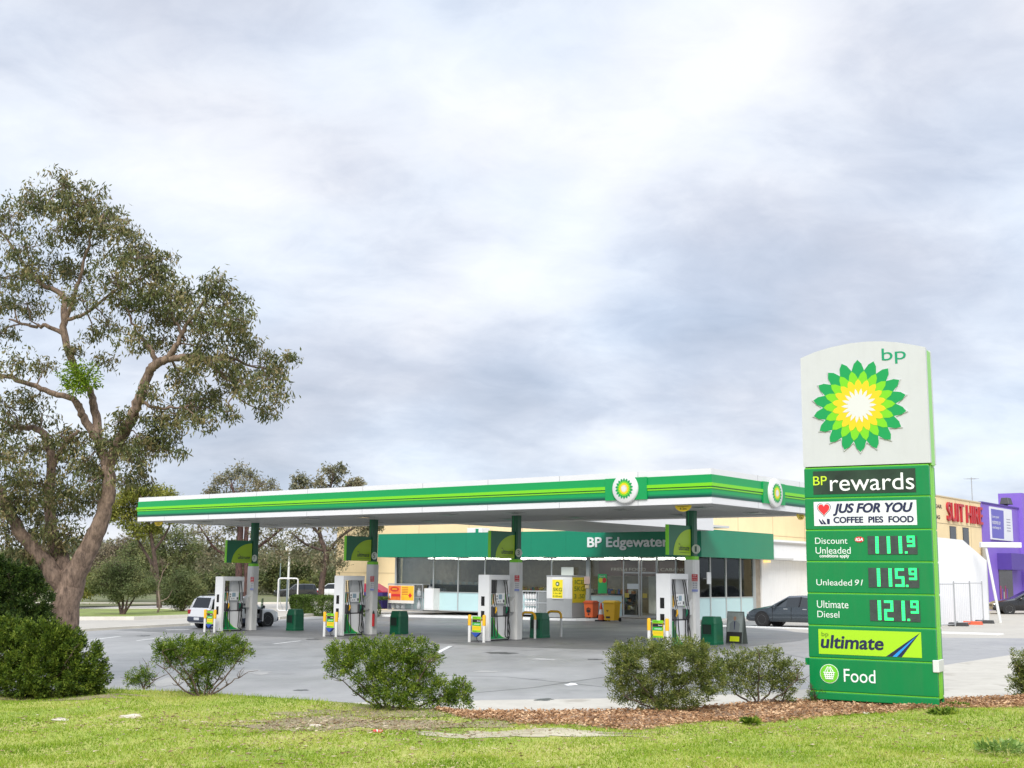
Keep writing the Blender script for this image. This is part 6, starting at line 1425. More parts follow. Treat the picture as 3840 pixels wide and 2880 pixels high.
    CL = [(300, 560, 44), (340, 610, 44), (380, 660, 44), (300, 640, 46), (260, 560, 44), (480, 640, 40), (510, 690, 40), (470, 700, 38), (540, 760, 40), (580, 820, 36), (520, 820, 34), (480, 830, 34), (430, 880, 38), (360, 920, 38), (330, 960, 34), (400, 800, 34), (440, 760, 34), (360, 690, 40), (410, 640, 30), (170, 470, 46), (20, 1060, 40), (60, 1040, 40), (110, 1100, 40), (150, 1060, 36), (190, 1090, 30), (40, 1240, 30), (90, 1220, 30), (10, 1110, 36), (130, 1180, 30), (60, 1160, 36), (-20, 1130, 40), (210, 1060, 28), (150, 1150, 40), (80, 1140, 44), (60, 1090, 44), (30, 1200, 34), (130, 1060, 40), (180, 1000, 36), (100, 970, 44), (20, 930, 44), (220, 960, 36), (260, 910, 34), (230, 1040, 34), (300, 985, 34), (70, 860, 34), (150, 970, 34), (320, 850, 28), (160, 760, 24), (10, 660, 40), (160, 590, 44), (70, 600, 44), (260, 650, 40), (215, 480, 44), (100, 440, 40), (340, 640, 36), (440, 690, 34),
          (130, 395, 36), (70, 440, 55), (190, 435, 58), (20, 470, 55), (242, 470, 50), (130, 490, 62), (60, 535, 62), (200, 530, 58), (290, 535, 45), (0, 600, 62), (110, 590, 55), (250, 600, 60), (330, 595, 50), (385, 635, 42), (180, 650, 46), (60, 655, 52), (320, 675, 56), (400, 695, 46), (290, 735, 42), (235, 700, 40), (350, 735, 45), (350, 560, 30), (160, 440, 40), (270, 500, 40),
          (470, 610, 34), (498, 655, 42), (520, 715, 38), (450, 720, 42), (500, 775, 46), (560, 790, 42), (602, 795, 30), (590, 855, 32), (540, 840, 38), (460, 780, 38), (420, 785, 34), (575, 890, 22), (625, 770, 14),
          (400, 840, 42), (450, 860, 42), (380, 895, 46), (435, 915, 32), (335, 900, 40), (345, 955, 40), (375, 975, 26), (300, 945, 36), (280, 995, 44), (312, 1030, 26), (245, 955, 30), (490, 890, 28),
          (40, 785, 48), (0, 720, 46), (98, 790, 26), (20, 880, 50), (90, 895, 34), (60, 975, 46), (0, 980, 44), (98, 1045, 42), (40, 1080, 40), (145, 1000, 38), (172, 945, 34), (190, 1040, 34), (20, 1150, 36), (110, 1150, 34), (150, 1100, 36), (60, 1200, 26), (210, 1010, 30), (130, 940, 32), (40, 1020, 40), (270, 1040, 26), (230, 780, 22), (200, 720, 24),
          (-60, 500, 70), (-80, 650, 80), (-60, 800, 70), (-60, 950, 60), (-120, 560, 70), (-130, 760, 80), (-50, 420, 50)]
    LP = [p for l in limbs for p in l[4:]]
    LPn = np.array([tuple(p) for p in LP])
    tw = MB(); Pl = []; Dl = []
    for (x, y, rad) in CL:
        rad_m = rad*k*.98
        c = W_(x, y, 0); d2 = ((LPn[:, [0, 2]]-np.array([c.x, c.z]))**2).sum(1); near = LPn[np.argmin(d2)]
        c = W_(x, y, float(near[1]) + rng.normal(0, .55)+.0)
        cn = np.array(tuple(c))
        a = Vector(near); mid = a.lerp(c, .5)+Vector(rng.normal(0, .08, 3)); tw.tube([a, mid, c], [.022, .015, .008], BARK, 5)
        ns = int(19*(rad_m/.5)**2)+6
        for s_ in range(ns):
            d = rng.normal(size=3); d /= np.linalg.norm(d); d[2] = d[2]*.8+.1
            q = cn + d*rad_m*(.25+.75*rng.random()**.5)*np.array([1, 1.15, 1])
            if rng.random() < .55: tw.tube([c, (cn+q)/2+rng.normal(0, .05, 3), q], [.008, .006, .003], BARK, 4, caps=False)
            nl = rng.integers(12, 26)
            Pl.append(q+rng.normal(0, .085, (nl, 3))*np.array([1, 1, .8])); dd = rng.normal(0, .55, (nl, 3)); dd[:, 2] -= .75; Dl.append(dd)
    tr_ = tb.build('trunk', r, smooth=60); tw.build('twigs', tr_, smooth=60)
    P_ = np.concatenate(Pl); D_ = np.concatenate(Dl); n = len(P_)
    V, Fq = leaf_arrays(rng, P_, D_, rng.uniform(.085, .16, n), rng.uniform(.026, .048, n)); mesh_np('crown', V, Fq, GUM, r)
    # bright shoots low in the fork
    c = np.array(tuple(W_(172, 818, -.5))); n = 1500; d = rng.normal(size=(n, 3)); d /= np.linalg.norm(d, axis=1, keepdims=True); q = c+d*(rng.random((n, 1))**.5)*np.array([.46, .40, .40])*(1+.28*np.sin(d[:, :1]*6+1)*np.sin(d[:, 2:]*7)); D_ = d+rng.normal(0, .6, (n, 3)); D_[:, 2] -= .2
    V, Fq = leaf_arrays(rng, q, D_, rng.uniform(.05, .10, n), rng.uniform(.025, .045, n)); o = mesh_np('fresh_shoots', V, Fq, GUM_B, r); o['label'] = 'bright green tuft of new leaves'
build_gum()

def bg_tree(label, u, vb, clumps, limbs, leaf, nleaf=9, ls=(.18, .34), seed=1, bk=BARK_D, name='tree', group=None, lw=.34, depth=None, dens=1., droop=-.4):
    "clumps: (u, v, r) and limbs: [(u, v, w)..] in photograph points on the upright plane of the tree"
    rng = np.random.default_rng(seed); b = gp(u, vb)
    if depth: b = at(u, vb, depth); b.z = G(b.x, b.y)
    k = b.y/F_PX; r = thing(name, label, 'tree' if name.endswith('tree') else 'shrub', b, 0, group)
    L_ = lambda x, y, d=0.: at(x, y, b.y+d)-b
    tb = MB(); LPs = []
    for lm in limbs:
        pts = [L_(x, y, rng.normal(0, .15)*i) for i, (x, y, w) in enumerate(lm)]; LPs += limb(tb, pts, [w*k/2 for x, y, w in lm], bk, 7, rng, 3, .01)
    LPn = np.array([tuple(p) for p in LPs]); Pl = []; Dl = []
    for (x, y, rad) in clumps:
        c = np.array(tuple(L_(x, y, rng.normal(0, rad*k*.8)))); R = rad*k
        near = LPn[np.argmin(((LPn[:, [0, 2]]-c[[0, 2]])**2).sum(1))]; tb.tube([near, (near+c)/2+rng.normal(0, R*.1, 3), c], [.045, .03, .012], bk, 4, caps=False)
        ns = int(62*dens*max(1, R)**2)+10
        for _ in range(ns):
            d = rng.normal(size=3); d /= np.linalg.norm(d); q = c+d*R*(.2+.8*rng.random()**.5)*np.array([1.05, 1.2, .8])
            if rng.random() < .5: tb.tube([c, (c+q)/2+rng.normal(0, R*.08, 3), q], [.022, .014, .005], bk, 3, caps=False)
            nl = rng.integers(nleaf-4, nleaf+6); Pl.append(q+rng.normal(0, .24*min(1., R/1.2+.3), (nl, 3))); dd = rng.normal(0, .7, (nl, 3)); dd[:, 2] += droop; Dl.append(dd)
    tb.build('trunk', r, smooth=60)
    P_ = np.concatenate(Pl); D_ = np.concatenate(Dl); n = len(P_); ln = rng.uniform(ls[0], ls[1], n)
    V, Fq = leaf_arrays(rng, P_, D_, ln, ln*lw); mesh_np('crown', V, Fq, leaf, r); return r
LF1 = leafmat('far gum leaves', (.085, .10, .055), (.18, .18, .10), (.32, .27, .17), .6, trans=.25)
LF2 = leafmat('far green leaves', (.055, .080, .028), (.13, .160, .060), (.25, .25, .10), .5, trans=.22)
LF3 = leafmat('far wattle leaves', (0.068, 0.090, 0.012), (0.165, 0.188, 0.030), (0.300, 0.285, 0.060), .4, trans=.25)
LF4 = leafmat('far dry leaves', (.10, .085, .055), (.20, .165, .105), (.31, .26, .17), .5, trans=.2)
T2 = lambda L_: [tuple(a*1.736 for a in q) for q in L_]
# tall gum behind the left part of the canopy
bg_tree('tall thin crowned gum tree rising above the canopy behind the column marked 7', 905, 2285,
        T2([(455, 1060, 16), (475, 1040, 18), (500, 1030, 20), (520, 1015, 16), (540, 1030, 18), (560, 1045, 18), (585, 1050, 16), (600, 1062, 10), (450, 1080, 14), (480, 1070, 24), (520, 1060, 24), (560, 1075, 22), (500, 1100, 24), (450, 1120, 18), (590, 1085, 16), (430, 1150, 24), (470, 1160, 22), (500, 1140, 14), (560, 1150, 26), (600, 1140, 24), (590, 1180, 26), (450, 1190, 26), (480, 1210, 22), (570, 1210, 24), (610, 1200, 22), (440, 1225, 20)]),
        [T2([(516, 1300, 17), (517, 1200, 15), (520, 1130, 13), (515, 1090, 8), (500, 1050, 5)]), T2([(530, 1300, 12), (532, 1220, 11), (533, 1140, 10), (545, 1090, 7), (560, 1050, 4)]), T2([(520, 1140, 7), (480, 1100, 5), (460, 1065, 3)]), T2([(535, 1130, 7), (575, 1085, 4), (595, 1060, 2)]), T2([(518, 1205, 8), (470, 1190, 6), (440, 1150, 4), (425, 1130, 2)]), T2([(533, 1200, 8), (580, 1165, 6), (610, 1140, 4)])], LF1, seed=3, bk=bark('red brown bark', (.12, .06, .05), (.03, .016, .014)), name='gum_tree', dens=.30)
bg_tree('gum tree with wispy tops above the canopy, to the right of the first', 1210, 2290,
        T2([(645, 1035, 14), (660, 1045, 14), (690, 1040, 10), (710, 1015, 14), (735, 1015, 14), (725, 1035, 14), (760, 1045, 12), (775, 1042, 8), (640, 1055, 12), (665, 1065, 14), (700, 1060, 16), (740, 1062, 16), (650, 1120, 26), (690, 1125, 26), (730, 1130, 24), (770, 1130, 20), (640, 1160, 26), (680, 1175, 28), (720, 1185, 26), (760, 1170, 22), (800, 1140, 16), (690, 1215, 18), (735, 1215, 16), (660, 1200, 20), (790, 1160, 14), (820, 1135, 8), (640, 1195, 16)]),
        [T2([(693, 1310, 15), (696, 1250, 13), (705, 1200, 12), (690, 1150, 9), (700, 1100, 7), (715, 1050, 4), (720, 1025, 2)]), T2([(704, 1200, 7), (735, 1160, 6), (775, 1135, 4), (810, 1130, 2)]), T2([(695, 1160, 7), (665, 1120, 5), (655, 1060, 3)]), T2([(700, 1190, 6), (660, 1175, 5), (630, 1150, 3)]), T2([(715, 1060, 4), (755, 1048, 2)])], LF1, seed=5, name='gum_tree', dens=.30)
bg_tree('dense round topped tree just left of the canopy end', 600, 2290,
        T2([(300, 1068, 18), (330, 1062, 20), (360, 1072, 20), (380, 1085, 14), (290, 1060, 14), (275, 1070, 18), (300, 1100, 24), (340, 1100, 26), (375, 1115, 20), (270, 1120, 24), (300, 1145, 20), (260, 1090, 20), (330, 1140, 18), (240, 1110, 16)]),
        [T2([(345, 1320, 12), (340, 1250, 10), (330, 1180, 8), (320, 1120, 6), (310, 1080, 3)]), T2([(338, 1230, 7), (300, 1170, 5), (280, 1110, 3)]), T2([(333, 1190, 6), (365, 1140, 4), (370, 1095, 2)])], LF3, seed=8, depth=96, dens=1.2)
bg_tree('bushy olive tree under the left end of the canopy', 700, 2280,
        T2([(310, 1180, 30), (350, 1165, 32), (390, 1160, 30), (330, 1210, 30), (370, 1205, 32), (410, 1190, 28), (300, 1220, 26), (420, 1220, 24), (350, 1240, 26), (390, 1240, 26), (430, 1180, 20), (280, 1195, 24)]),
        [T2([(370, 1310, 10), (368, 1260, 9), (360, 1210, 7), (350, 1170, 4)]), T2([(366, 1250, 7), (400, 1200, 5), (420, 1180, 3)]), T2([(365, 1240, 6), (320, 1200, 4), (300, 1180, 2)])], LF2, seed=9, depth=112, dens=1.1)
bg_tree('dry brownish tree behind the trunk of the large gum', 480, 2280,
        T2([(250, 1190, 30), (215, 1200, 26), (280, 1175, 26), (240, 1225, 30), (280, 1220, 28), (205, 1235, 26), (300, 1195, 22), (190, 1215, 18), (270, 1250, 24), (225, 1255, 24)]),
        [T2([(262, 1310, 10), (260, 1260, 8), (250, 1210, 6), (240, 1180, 3)]), T2([(260, 1250, 6), (290, 1205, 4), (295, 1180, 2)])], LF4, seed=10, depth=118, dens=1.0)
bg_tree('green tree behind the column marked 7 and the white lamp post', 1085, 2250,
        T2([(620, 1205, 30), (650, 1215, 30), (600, 1235, 28), (640, 1245, 28), (670, 1245, 26), (580, 1215, 24), (700, 1250, 22), (615, 1262, 22), (660, 1268, 18), (740, 1230, 20)]),
        [T2([(640, 1300, 9), (640, 1250, 8), (630, 1215, 5), (625, 1190, 3)]), T2([(640, 1260, 5), (680, 1235, 3)])], LF2, seed=12, depth=150, dens=1.0, ls=(.22, .42))
bg_tree('pale green tree in the gap between the two tall gums', 800, 2250,
        T2([(470, 1240, 26), (500, 1235, 26), (440, 1250, 26), (530, 1250, 22), (560, 1245, 24), (410, 1255, 24), (590, 1255, 20), (480, 1262, 20)]),
        [T2([(490, 1300, 8), (490, 1260, 6), (485, 1235, 4)])], LF2, seed=13, depth=150, dens=1.0, ls=(.22, .42))
for i, (x, y, r_, lb, lf, dp) in enumerate(((30, 1215, 40, 'dark green tree at the left edge beyond the large gum', LF2, 90), (75, 1205, 30, 'low olive tree seen through the fork of the large gum', LF4, 120), (160, 1235, 30, 'yellowish green tree low behind the large gum trunk', LF3, 100), (-40, 1210, 45, 'broad tree cut by the left edge of the picture', LF2, 95))):
    rg = random.Random(i); bg_tree(lb, x*1.736, 2280, T2([(x+rg.uniform(-r_, r_), y+rg.uniform(-18, 40), rg.uniform(15, 24)) for _ in range(12)]), [T2([(x, 1310, 10), (x+3, 1260, 8), (x-4, y, 4)])], lf, seed=20+i, depth=dp, dens=1.1)
def woodland(seed):
    rng = np.random.default_rng(seed); Pl = []; Dl = []
    for i in range(330):
        u = rng.uniform(-250, 1420); dpt = rng.uniform(150, 215); b = at(u, 2200, dpt); g = G(b.x, b.y); h = rng.uniform(2.2, 6.5)*(1.15 if u < 500 else 1.0)
        R_ = rng.uniform(1.4, 3.2); m_ = 90; d = rng.normal(size=(m_, 3)); d /= np.linalg.norm(d, axis=1, keepdims=True)
        c = np.array([b.x, b.y, g+h*rng.uniform(.25, .9)]); q = c+d*R_*(.5+.5*rng.random((m_, 1)))*np.array([1.2, 1, .8]); q = np.repeat(q, 5, 0)+rng.normal(0, .35, (m_*5, 3)); q = q[q[:, 2] > g]
        Pl.append(q); Dl.append(rng.normal(size=q.shape))
    P_ = np.concatenate(Pl); D_ = np.concatenate(Dl); n = len(P_); ln = rng.uniform(.35, .75, n)
    V, Fq = leaf_arrays(rng, P_, D_, ln, ln*.45); tag(mesh_np('far_woodland', V, Fq, leafmat('woodland leaves', (.085, .10, .055), (.16, .17, .09), (.25, .23, .14), .12, trans=.15)), kind='stuff')
woodland(77)
# shrubs on the island
bg_tree('open shrub with several dark stems on the planted island', 456, 2312, T2([(222, 1240, 22), (250, 1225, 24), (280, 1232, 22), (300, 1250, 22), (235, 1262, 20), (265, 1255, 24), (215, 1268, 16), (305, 1270, 18), (285, 1275, 16), (250, 1285, 14), (325, 1262, 14), (205, 1255, 14)]),
        [T2([(262, 1331, 6), (255, 1300, 5), (235, 1270, 3), (220, 1250, 2)]), T2([(263, 1331, 6), (266, 1290, 5), (262, 1250, 3)]), T2([(265, 1331, 5), (285, 1300, 4), (305, 1270, 2)]), T2([(264, 1331, 5), (275, 1300, 4), (282, 1260, 2)])], LF2, seed=31, name='shrub', dens=3., ls=(.08, .16))
bg_tree('rounded dark green shrub on the planted island left of the white wagon', 680, 2300, T2([(365, 1265, 18), (390, 1250, 18), (415, 1262, 18), (380, 1280, 20), (405, 1285, 20), (430, 1275, 14), (390, 1300, 16), (365, 1290, 14), (420, 1298, 12)]),
        [T2([(392, 1326, 6), (390, 1295, 5), (388, 1260, 3)]), T2([(392, 1326, 5), (408, 1290, 3)])], LF2, seed=32, name='shrub', dens=4., ls=(.08, .16))
bg_tree('leafless twiggy shrub between the two green island shrubs', 590, 2305, T2([(350, 1215, 5), (335, 1235, 5)]), [T2([(338, 1328, 5), (345, 1305, 4), (342, 1270, 3), (352, 1235, 2), (345, 1200, 1)]), T2([(344, 1300, 3), (362, 1292, 2), (372, 1275, 1)]), T2([(343, 1270, 2), (330, 1240, 1.5), (322, 1210, 1)]), T2([(350, 1240, 2), (365, 1215, 1)])], LF4, seed=33, name='shrub', dens=.6, ls=(.06, .1), bk=bark('pale bark', (.30, .23, .17), (.14, .10, .08)))
bg_tree('shrub beyond the car park beside the far dark car', 1150, 2244, T2([(655, 1262, 8), (662, 1270, 10), (672, 1272, 8)]), [T2([(662, 1290, 3), (662, 1270, 2)])], LF3, seed=34, name='shrub', dens=3., ls=(.1, .2))
# clipped hedge
hb = gp(1085, 2310); ha = hb
r = thing('hedge', 'clipped dark green hedge behind the second pump from the left', 'hedge', ha, -YAW+math.radians(14))
rng = np.random.default_rng(41); hl = 6.4; hd = 2.2; hh = 1.25; n = 26000
q = rng.random((n, 3)); f_ = rng.integers(0, 4, n); q[:, 1] = np.where(f_ < 2, rng.random(n)*.10, q[:, 1]); q[:, 2] = np.where(f_ == 2, 1-rng.random(n)*.10, q[:, 2]); q[:, 0] = np.where(f_ == 3, rng.random(n)*.03, q[:, 0])
P_ = q*np.array([hl, hd, hh])+np.stack([.06*np.sin(q[:, 2]*7+q[:, 0]*30), .08*np.sin(q[:, 0]*26+q[:, 2]*5), .05*np.sin(q[:, 0]*33)], 1)
V, Fq = leaf_arrays(rng, P_, rng.normal(size=(n, 3)), rng.uniform(.06, .12, n), rng.uniform(.03, .06, n)); mesh_np('foliage', V, Fq, leafmat('hedge leaves', (0.028, 0.054, 0.009), (0.069, 0.116, 0.019), (0.139, 0.200, 0.039), 1.6), r)
mb = MB()
for k in range(9): mb.tube([(.3+.7*k, 1.1, -.05), (.35+.7*k, 1.0, .6), (.2+.7*k, 1.15, 1.05)], [.04, .03, .01], BARK_D, 5)
mb.build('stems', r)

# --- bushes on the verge
BL_G = leafmat('bush leaves green', (.026, .058, .006), (.10, .175, .016), (.30, .36, .045), 7.0, trans=.22)
BL_D = leafmat('bush leaves dark', (.018, .040, .006), (.075, .125, .014), (.22, .27, .035), 7.0, trans=.2)
BL_O = leafmat('bush leaves olive', (.036, .060, .012), (.135, .175, .036), (.33, .33, .10), 7.0, trans=.25)
BL_F = leafmat('bush flowers', (.30, .28, .20), (.42, .40, .32), (.5, .48, .42), 3., trans=.1)
STEM = bark('bush stems', (.17, .12, .09), (.06, .04, .03), 20)
def bush(label, u, vb, lobes, stems, lm, seed, lsize=(.035, .07), dens=1., flowers=0, depth_k=.9, up=.35, inner=.35, name='bush'):
    "lobes (u, v, ru, rv) and stems [(u, v)..] in photograph points on the bush's own upright plane"
    rng = np.random.default_rng(seed); b = gp(u, vb, 0); b.z = float(verge_z(b.x, b.y))-.02; k = b.y/F_PX
    r = thing(name, label, 'bush', b, 0, 'bushes along the verge')
    L_ = lambda x, y, d=0.: at(x, y, b.y+d)-b
    mb = MB(); tips = []
    for s_ in stems:
        d = rng.normal(0, .22); pts = [L_(x, y, d*i/(len(s_)-1)) for i, (x, y) in enumerate(s_)]
        limb(mb, pts, [.020-.014*i/(len(pts)-1) for i in range(len(pts))], STEM, 6, rng, 3, .012)
        for _ in range(9):
            i = rng.integers(max(1, len(pts)//3), len(pts)); p = pts[i]; q = p+Vector((rng.normal(0, .12), rng.normal(0, .12), abs(rng.normal(.12, .08)))); mb.tube([p, p.lerp(q, .5)+Vector(rng.normal(0, .02, 3)), q], [.007, .005, .002], STEM, 4, caps=False)
    mb.build('stems', r, smooth=60)
    Pl = []; Dl = []; FP = []
    for (x, y, ru, rv) in lobes:
        dd0 = rng.normal(0, ru*k*.25); c = np.array(tuple(L_(x, y, dd0))); R = np.array([ru*k, ru*k*depth_k, rv*k])
        area = R[0]*R[2]; n = int(14500*dens*area*4)+120
        # tufts: leafy knobs standing on the surface of the lobe, with hollows between them
        per = 46; m_ = max(6, n//per); d = rng.normal(size=(m_, 3)); d /= np.linalg.norm(d, axis=1, keepdims=True)
        rr_ = 1-inner*rng.random((m_, 1))**1.5
        s_ = c+d*rr_*R; dirs = d*np.array([1, 1, .8])+np.array([0, 0, up])+rng.normal(0, .25, (m_, 3)); dirs /= np.linalg.norm(dirs, axis=1, keepdims=True)
        t = np.repeat(np.arange(m_), per); al = rng.random((len(t), 1)); tr = rng.uniform(.07, .13, (m_, 1))[t]
        off = rng.normal(size=(len(t), 3)); off /= np.linalg.norm(off, axis=1, keepdims=True)
        Pl.append(s_[t]+dirs[t]*(al*1.5-.4)*tr+off*tr*(1.05-al*.75)*rng.random((len(t), 1))**.5*.8); Dl.append(dirs[t]*.95+off*.55+rng.normal(0, .35, (len(t), 3)))
        if flowers: FP.append(s_[(d[:, 2] > .1) & (rng.random(m_) < flowers)])
    P_ = np.concatenate(Pl); keep = P_[:, 2] > .01; P_ = P_[keep]; D_ = np.concatenate(Dl)[keep]; n = len(P_); ln = rng.uniform(lsize[0], lsize[1], n)*.74
    V, Fq = leaf_arrays(rng, P_, D_, ln, ln*rng.uniform(.30, .46, n)); mesh_np('foliage', V, Fq, lm, r)
    if flowers:
        q = np.concatenate(FP); q = np.repeat(q, 3, 0)+rng.normal(0, .02, (len(q)*3, 3)); V, Fq = leaf_arrays(rng, q+np.array([0, 0, .05]), rng.normal(size=q.shape), .022, .016); mesh_np('flowers', V, Fq, BL_F, r)
    return r
S = lambda L_: [tuple(a*1.736 for a in q) for q in L_]
bush('big dense rounded bush in front of the large gum trunk', 150, 2612, S([(40, 1400, 60, 50), (110, 1400, 60, 48), (165, 1430, 50, 50), (195, 1455, 34, 34), (60, 1450, 70, 45), (130, 1465, 70, 38), (-10, 1420, 50, 60), (185, 1480, 34, 22), (20, 1480, 50, 26), (80, 1370, 40, 26), (15, 1365, 35, 24), (145, 1385, 28, 22), (100, 1490, 40, 16)]),
     [S([(90, 1505), (70, 1470), (40, 1420)]), S([(100, 1505), (120, 1470), (150, 1420)]), S([(20, 1505), (10, 1470), (0, 1420)])], BL_D, 51, lsize=(.04, .085), dens=.8)
bush('tall dark bush beside the left of the gum trunk, behind the big bush', 55, 2530, S([(35, 1265, 42, 40), (75, 1300, 30, 40), (0, 1290, 45, 45), (50, 1330, 50, 32), (-30, 1300, 40, 60), (85, 1345, 22, 30), (15, 1240, 26, 22), (60, 1250, 22, 20), (20, 1370, 60, 30), (-20, 1230, 30, 25)]),
     [S([(45, 1450), (40, 1380), (30, 1300), (20, 1250)]), S([(50, 1450), (65, 1380), (75, 1310)])], leafmat('deep green bush leaves', (.010, .026, .006), (.032, .062, .012), (.09, .13, .022), 7., trans=.18), 52, lsize=(.05, .10), dens=.6)
bush('tiny leaning bush between the big bush and the heart shaped one', 535, 2578, S([(300, 1462, 18, 12), (318, 1452, 10, 10), (290, 1472, 12, 8), (308, 1475, 14, 7)]), [S([(312, 1488), (305, 1476), (295, 1466)]), S([(316, 1488), (325, 1478), (330, 1470)]), S([(312, 1488), (315, 1470), (320, 1450)])], BL_G, 53, lsize=(.03, .055), dens=1.1)
bush('heart shaped bush with bare lower stems on the lawn edge', 745, 2608, S([(370, 1402, 30, 20), (352, 1408, 17, 16), (400, 1395, 32, 16), (425, 1402, 26, 18), (455, 1396, 26, 18), (485, 1392, 28, 17), (508, 1400, 24, 18), (525, 1408, 14, 15), (390, 1420, 30, 14), (440, 1428, 34, 18), (485, 1420, 30, 16), (375, 1432, 14, 10), (455, 1450, 26, 14), (430, 1465, 22, 14), (440, 1490, 22, 9), (405, 1455, 12, 12)]),
     [S([(432, 1508), (400, 1470), (370, 1435), (350, 1410)]), S([(434, 1508), (410, 1465), (390, 1425)]), S([(436, 1508), (425, 1460), (420, 1420)]), S([(440, 1508), (452, 1460), (465, 1420)]), S([(445, 1508), (480, 1470), (510, 1430), (525, 1410)]), S([(442, 1508), (470, 1470), (490, 1430)]), S([(445, 1508), (490, 1480), (515, 1465)]), S([(430, 1508), (385, 1480), (355, 1445)])], BL_G, 54, lsize=(.03, .06), dens=1.15, inner=.6)
bush('large uneven bush with a lower lobe on its right', 1450, 2655, S([(735, 1420, 28, 26), (760, 1405, 34, 18), (800, 1400, 38, 16), (850, 1402, 40, 20), (900, 1405, 38, 20), (930, 1418, 18, 18), (790, 1435, 44, 30), (850, 1440, 50, 34), (900, 1440, 36, 26), (810, 1475, 42, 26), (860, 1490, 46, 26), (920, 1475, 36, 20), (950, 1490, 34, 20), (985, 1500, 26, 22), (1000, 1488, 14, 18), (840, 1515, 44, 20), (900, 1515, 40, 18), (1000, 1515, 12, 12), (725, 1440, 18, 16), (950, 1520, 24, 10)]),
     [S([(830, 1530), (790, 1490), (750, 1450), (730, 1425)]), S([(835, 1530), (810, 1480), (780, 1420)]), S([(850, 1530), (860, 1470), (880, 1410)]), S([(860, 1530), (900, 1480), (925, 1430)]), S([(900, 1530), (960, 1505), (1000, 1495)]), S([(820, 1530), (775, 1500), (740, 1470)])], BL_G, 55, lsize=(.03, .065), dens=.95, inner=.5)
bush('dense rounded bush with pale flowers in front of the pump marked 1', 2480, 2668, S([(1400, 1405, 50, 18), (1450, 1402, 50, 18), (1500, 1408, 38, 18), (1350, 1425, 32, 28), (1345, 1460, 30, 30), (1400, 1440, 60, 34), (1470, 1440, 60, 34), (1525, 1440, 30, 30), (1540, 1470, 26, 26), (1370, 1490, 40, 26), (1430, 1490, 55, 30), (1490, 1490, 46, 28), (1350, 1500, 26, 16), (1420, 1520, 40, 14), (1460, 1518, 40, 14)]),
     [S([(1430, 1538), (1400, 1500), (1360, 1450)]), S([(1432, 1538), (1430, 1480), (1430, 1420)]), S([(1436, 1538), (1470, 1490), (1510, 1440)]), S([(1425, 1538), (1390, 1520), (1350, 1505)])], BL_O, 56, lsize=(.03, .06), dens=1.0, flowers=.16, inner=.45)
bush('lighter feathery bush between the flowering bush and the price sign', 2850, 2640, S([(1590, 1425, 36, 20), (1630, 1420, 40, 18), (1670, 1425, 30, 18), (1700, 1445, 24, 20), (1590, 1460, 40, 24), (1640, 1455, 44, 26), (1690, 1470, 30, 22), (1570, 1445, 24, 22), (1715, 1470, 16, 18), (1620, 1485, 34, 14), (1690, 1500, 24, 12), (1580, 1485, 20, 10)]),
     [S([(1635, 1520), (1610, 1480), (1580, 1440)]), S([(1637, 1520), (1640, 1470), (1640, 1425)]), S([(1640, 1520), (1670, 1480), (1700, 1440)]), S([(1660, 1520), (1690, 1495), (1720, 1470)]), S([(1620, 1520), (1590, 1500), (1570, 1475)]), S([(1690, 1522), (1700, 1490), (1725, 1450)])], BL_O, 57, lsize=(.03, .065), dens=.62, inner=.75)
bush('bush cut off by the right edge of the picture', 3850, 2610, S([(2205, 1425, 20, 16), (2225, 1435, 24, 20), (2200, 1465, 18, 16), (2200, 1488, 16, 12), (2230, 1470, 30, 26), (2240, 1495, 26, 14)]),
     [S([(2225, 1510), (2210, 1480), (2200, 1440)]), S([(2228, 1510), (2230, 1470), (2228, 1430)])], BL_O, 58, lsize=(.035, .065), dens=.9, inner=.5)
bush('straggly seedling bush at the left foot of the price sign', 3070, 2632, S([(1768, 1498, 14, 12), (1752, 1500, 8, 10), (1778, 1488, 8, 8), (1765, 1512, 14, 7)]), [S([(1764, 1522), (1762, 1505), (1755, 1490)]), S([(1766, 1522), (1772, 1500), (1780, 1485)])], BL_O, 59, lsize=(.03, .055), dens=.7, inner=.8)
def weed(label, u, v, ru, rv, seed, lm=BL_G):
    rng = np.random.default_rng(seed); b = gp(u, v, 0); k = b.y/F_PX; r = thing('weed', label, 'weed', b)
    n = 260; a = rng.uniform(0, 6.28, n); q = np.stack([np.cos(a), np.sin(a), np.zeros(n)], 1)*(rng.random((n, 1))**.5)*ru*k; q[:, 2] = rng.uniform(.0, 1, n)*rv*k*(1-.6*np.hypot(q[:, 0], q[:, 1])/(ru*k))
    D_ = np.stack([np.cos(a)*.8, np.sin(a)*.8, .6+0*a], 1)+rng.normal(0, .4, (n, 3)); V, Fq = leaf_arrays(rng, q, D_, rng.uniform(.05, .12, n), rng.uniform(.02, .045, n)); mesh_np('foliage', V, Fq, lm, r)
weed('low leafy weed on the lawn near the right bottom corner', 3760, 2820, 85, 45, 61, leafmat('weed leaves', (.09, .17, .03), (.17, .28, .06), (.32, .42, .14), 3.)); weed('small green weed at the mulch edge below the price sign', 3540, 2682, 45, 22, 62); weed('small weed in the mulch right of the price sign', 3590, 2655, 35, 14, 63); weed('small weed at the mulch edge below the feathery bush', 2815, 2712, 26, 12, 64)
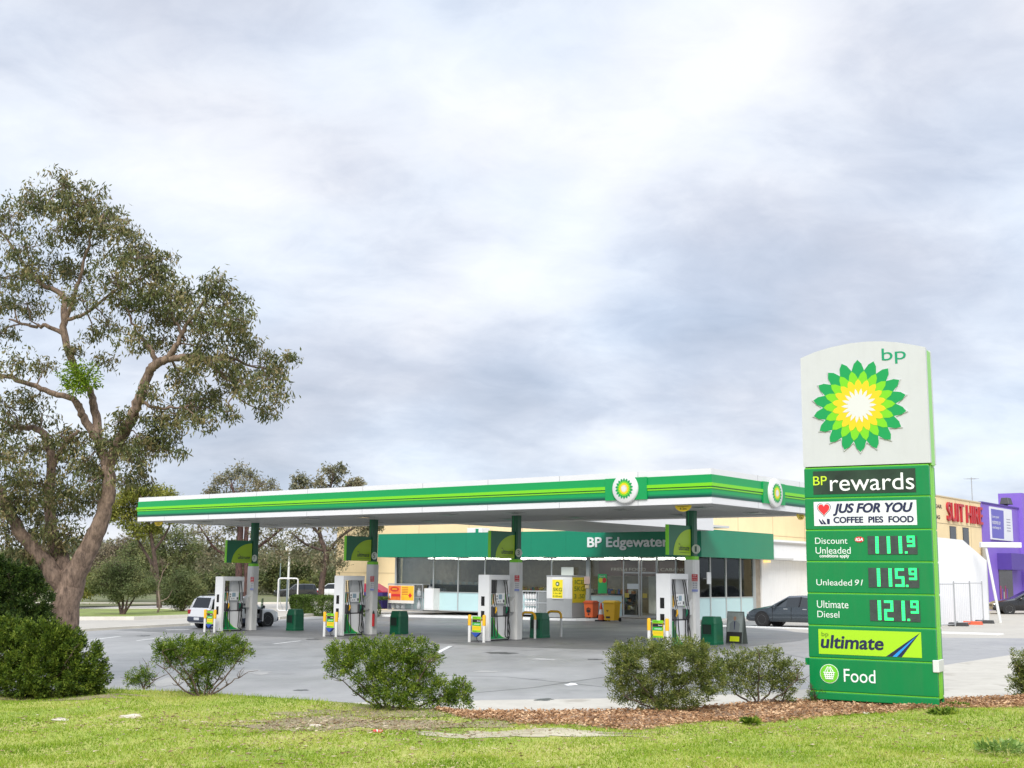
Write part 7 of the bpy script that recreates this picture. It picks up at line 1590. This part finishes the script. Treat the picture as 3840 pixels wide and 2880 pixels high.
# stones and litter on the verge
ROCK = mat('pale limestone', (.52, .47, .38), .9, var=.15, vscale=14, bump=.5, bscale=40)
def stone(label, u, v, w, h, seed):
    rng = np.random.default_rng(seed); b = gp(u, v, 0); b.z = float(verge_z(b.x, b.y)); k = b.y/F_PX
    import bmesh
    bm = bmesh.new(); bmesh.ops.create_icosphere(bm, subdivisions=3, radius=1)
    for q in bm.verts:
        f = 1+.16*math.sin(q.co.x*4+seed)+.12*math.sin(q.co.y*5+seed*2)+.1*math.sin(q.co.z*6+q.co.x*3); q.co = Vector((q.co.x*w*k/2*f, q.co.y*w*k*.45*f, q.co.z*h*k*.6*f))
    me = bpy.data.meshes.new('limestone'); bm.to_mesh(me); bm.free(); me.materials.append(ROCK); o = bpy.data.objects.new('limestone', me); COL.objects.link(o); o.location = b; tag(o, label, 'stone')
stone('flat pale stone in the lawn left of centre, the larger of two', 493, 2693, 92, 16, 1); stone('flat pale stone in the lawn near the left edge', 224, 2700, 70, 10, 2); stone('pale stone at the mulch edge in front of the flowering bush', 2272, 2707, 20, 18, 3); stone('pale stone at the mulch edge below the price sign', 3247, 2680, 24, 14, 4); stone('broad broken pale stone in the bare patch left of the red litter', 1185, 2730, 44, 18, 5)
b = gp(1416, 2755, 0); r = thing('drink_can', 'crushed red and white drink can lying on the bare patch', 'litter', b, .3); mb = MB(); mb.lathe([(.028, -.065), (.033, -.055), (.033, .0), (.026, .02), (.033, .04), (.033, .055), (.026, .065)], RED, 'x', c=(0, 0, .035), n=14); mb.build('can_body', r, smooth=50); mb = MB(); mb.lathe([(.034, -.02), (.034, -.002)], WHITE, 'x', c=(0, 0, .035), n=14); mb.build('label_band', r)
b = gp(2140, 2571); r = thing('paper_scrap', 'scrap of white paper on the asphalt in front of the pumps', 'litter', (b.x, b.y, G(b.x, b.y)+.012), .4); mb = MB(); mb.add([(-.14, -.1, 0), (.12, -.12, .01), (.15, .08, .03), (-.1, .12, .0), (0, 0, .045)], [[0, 1, 4], [1, 2, 4], [2, 3, 4], [3, 0, 4]], WHITE); mb.build('sheet', r)
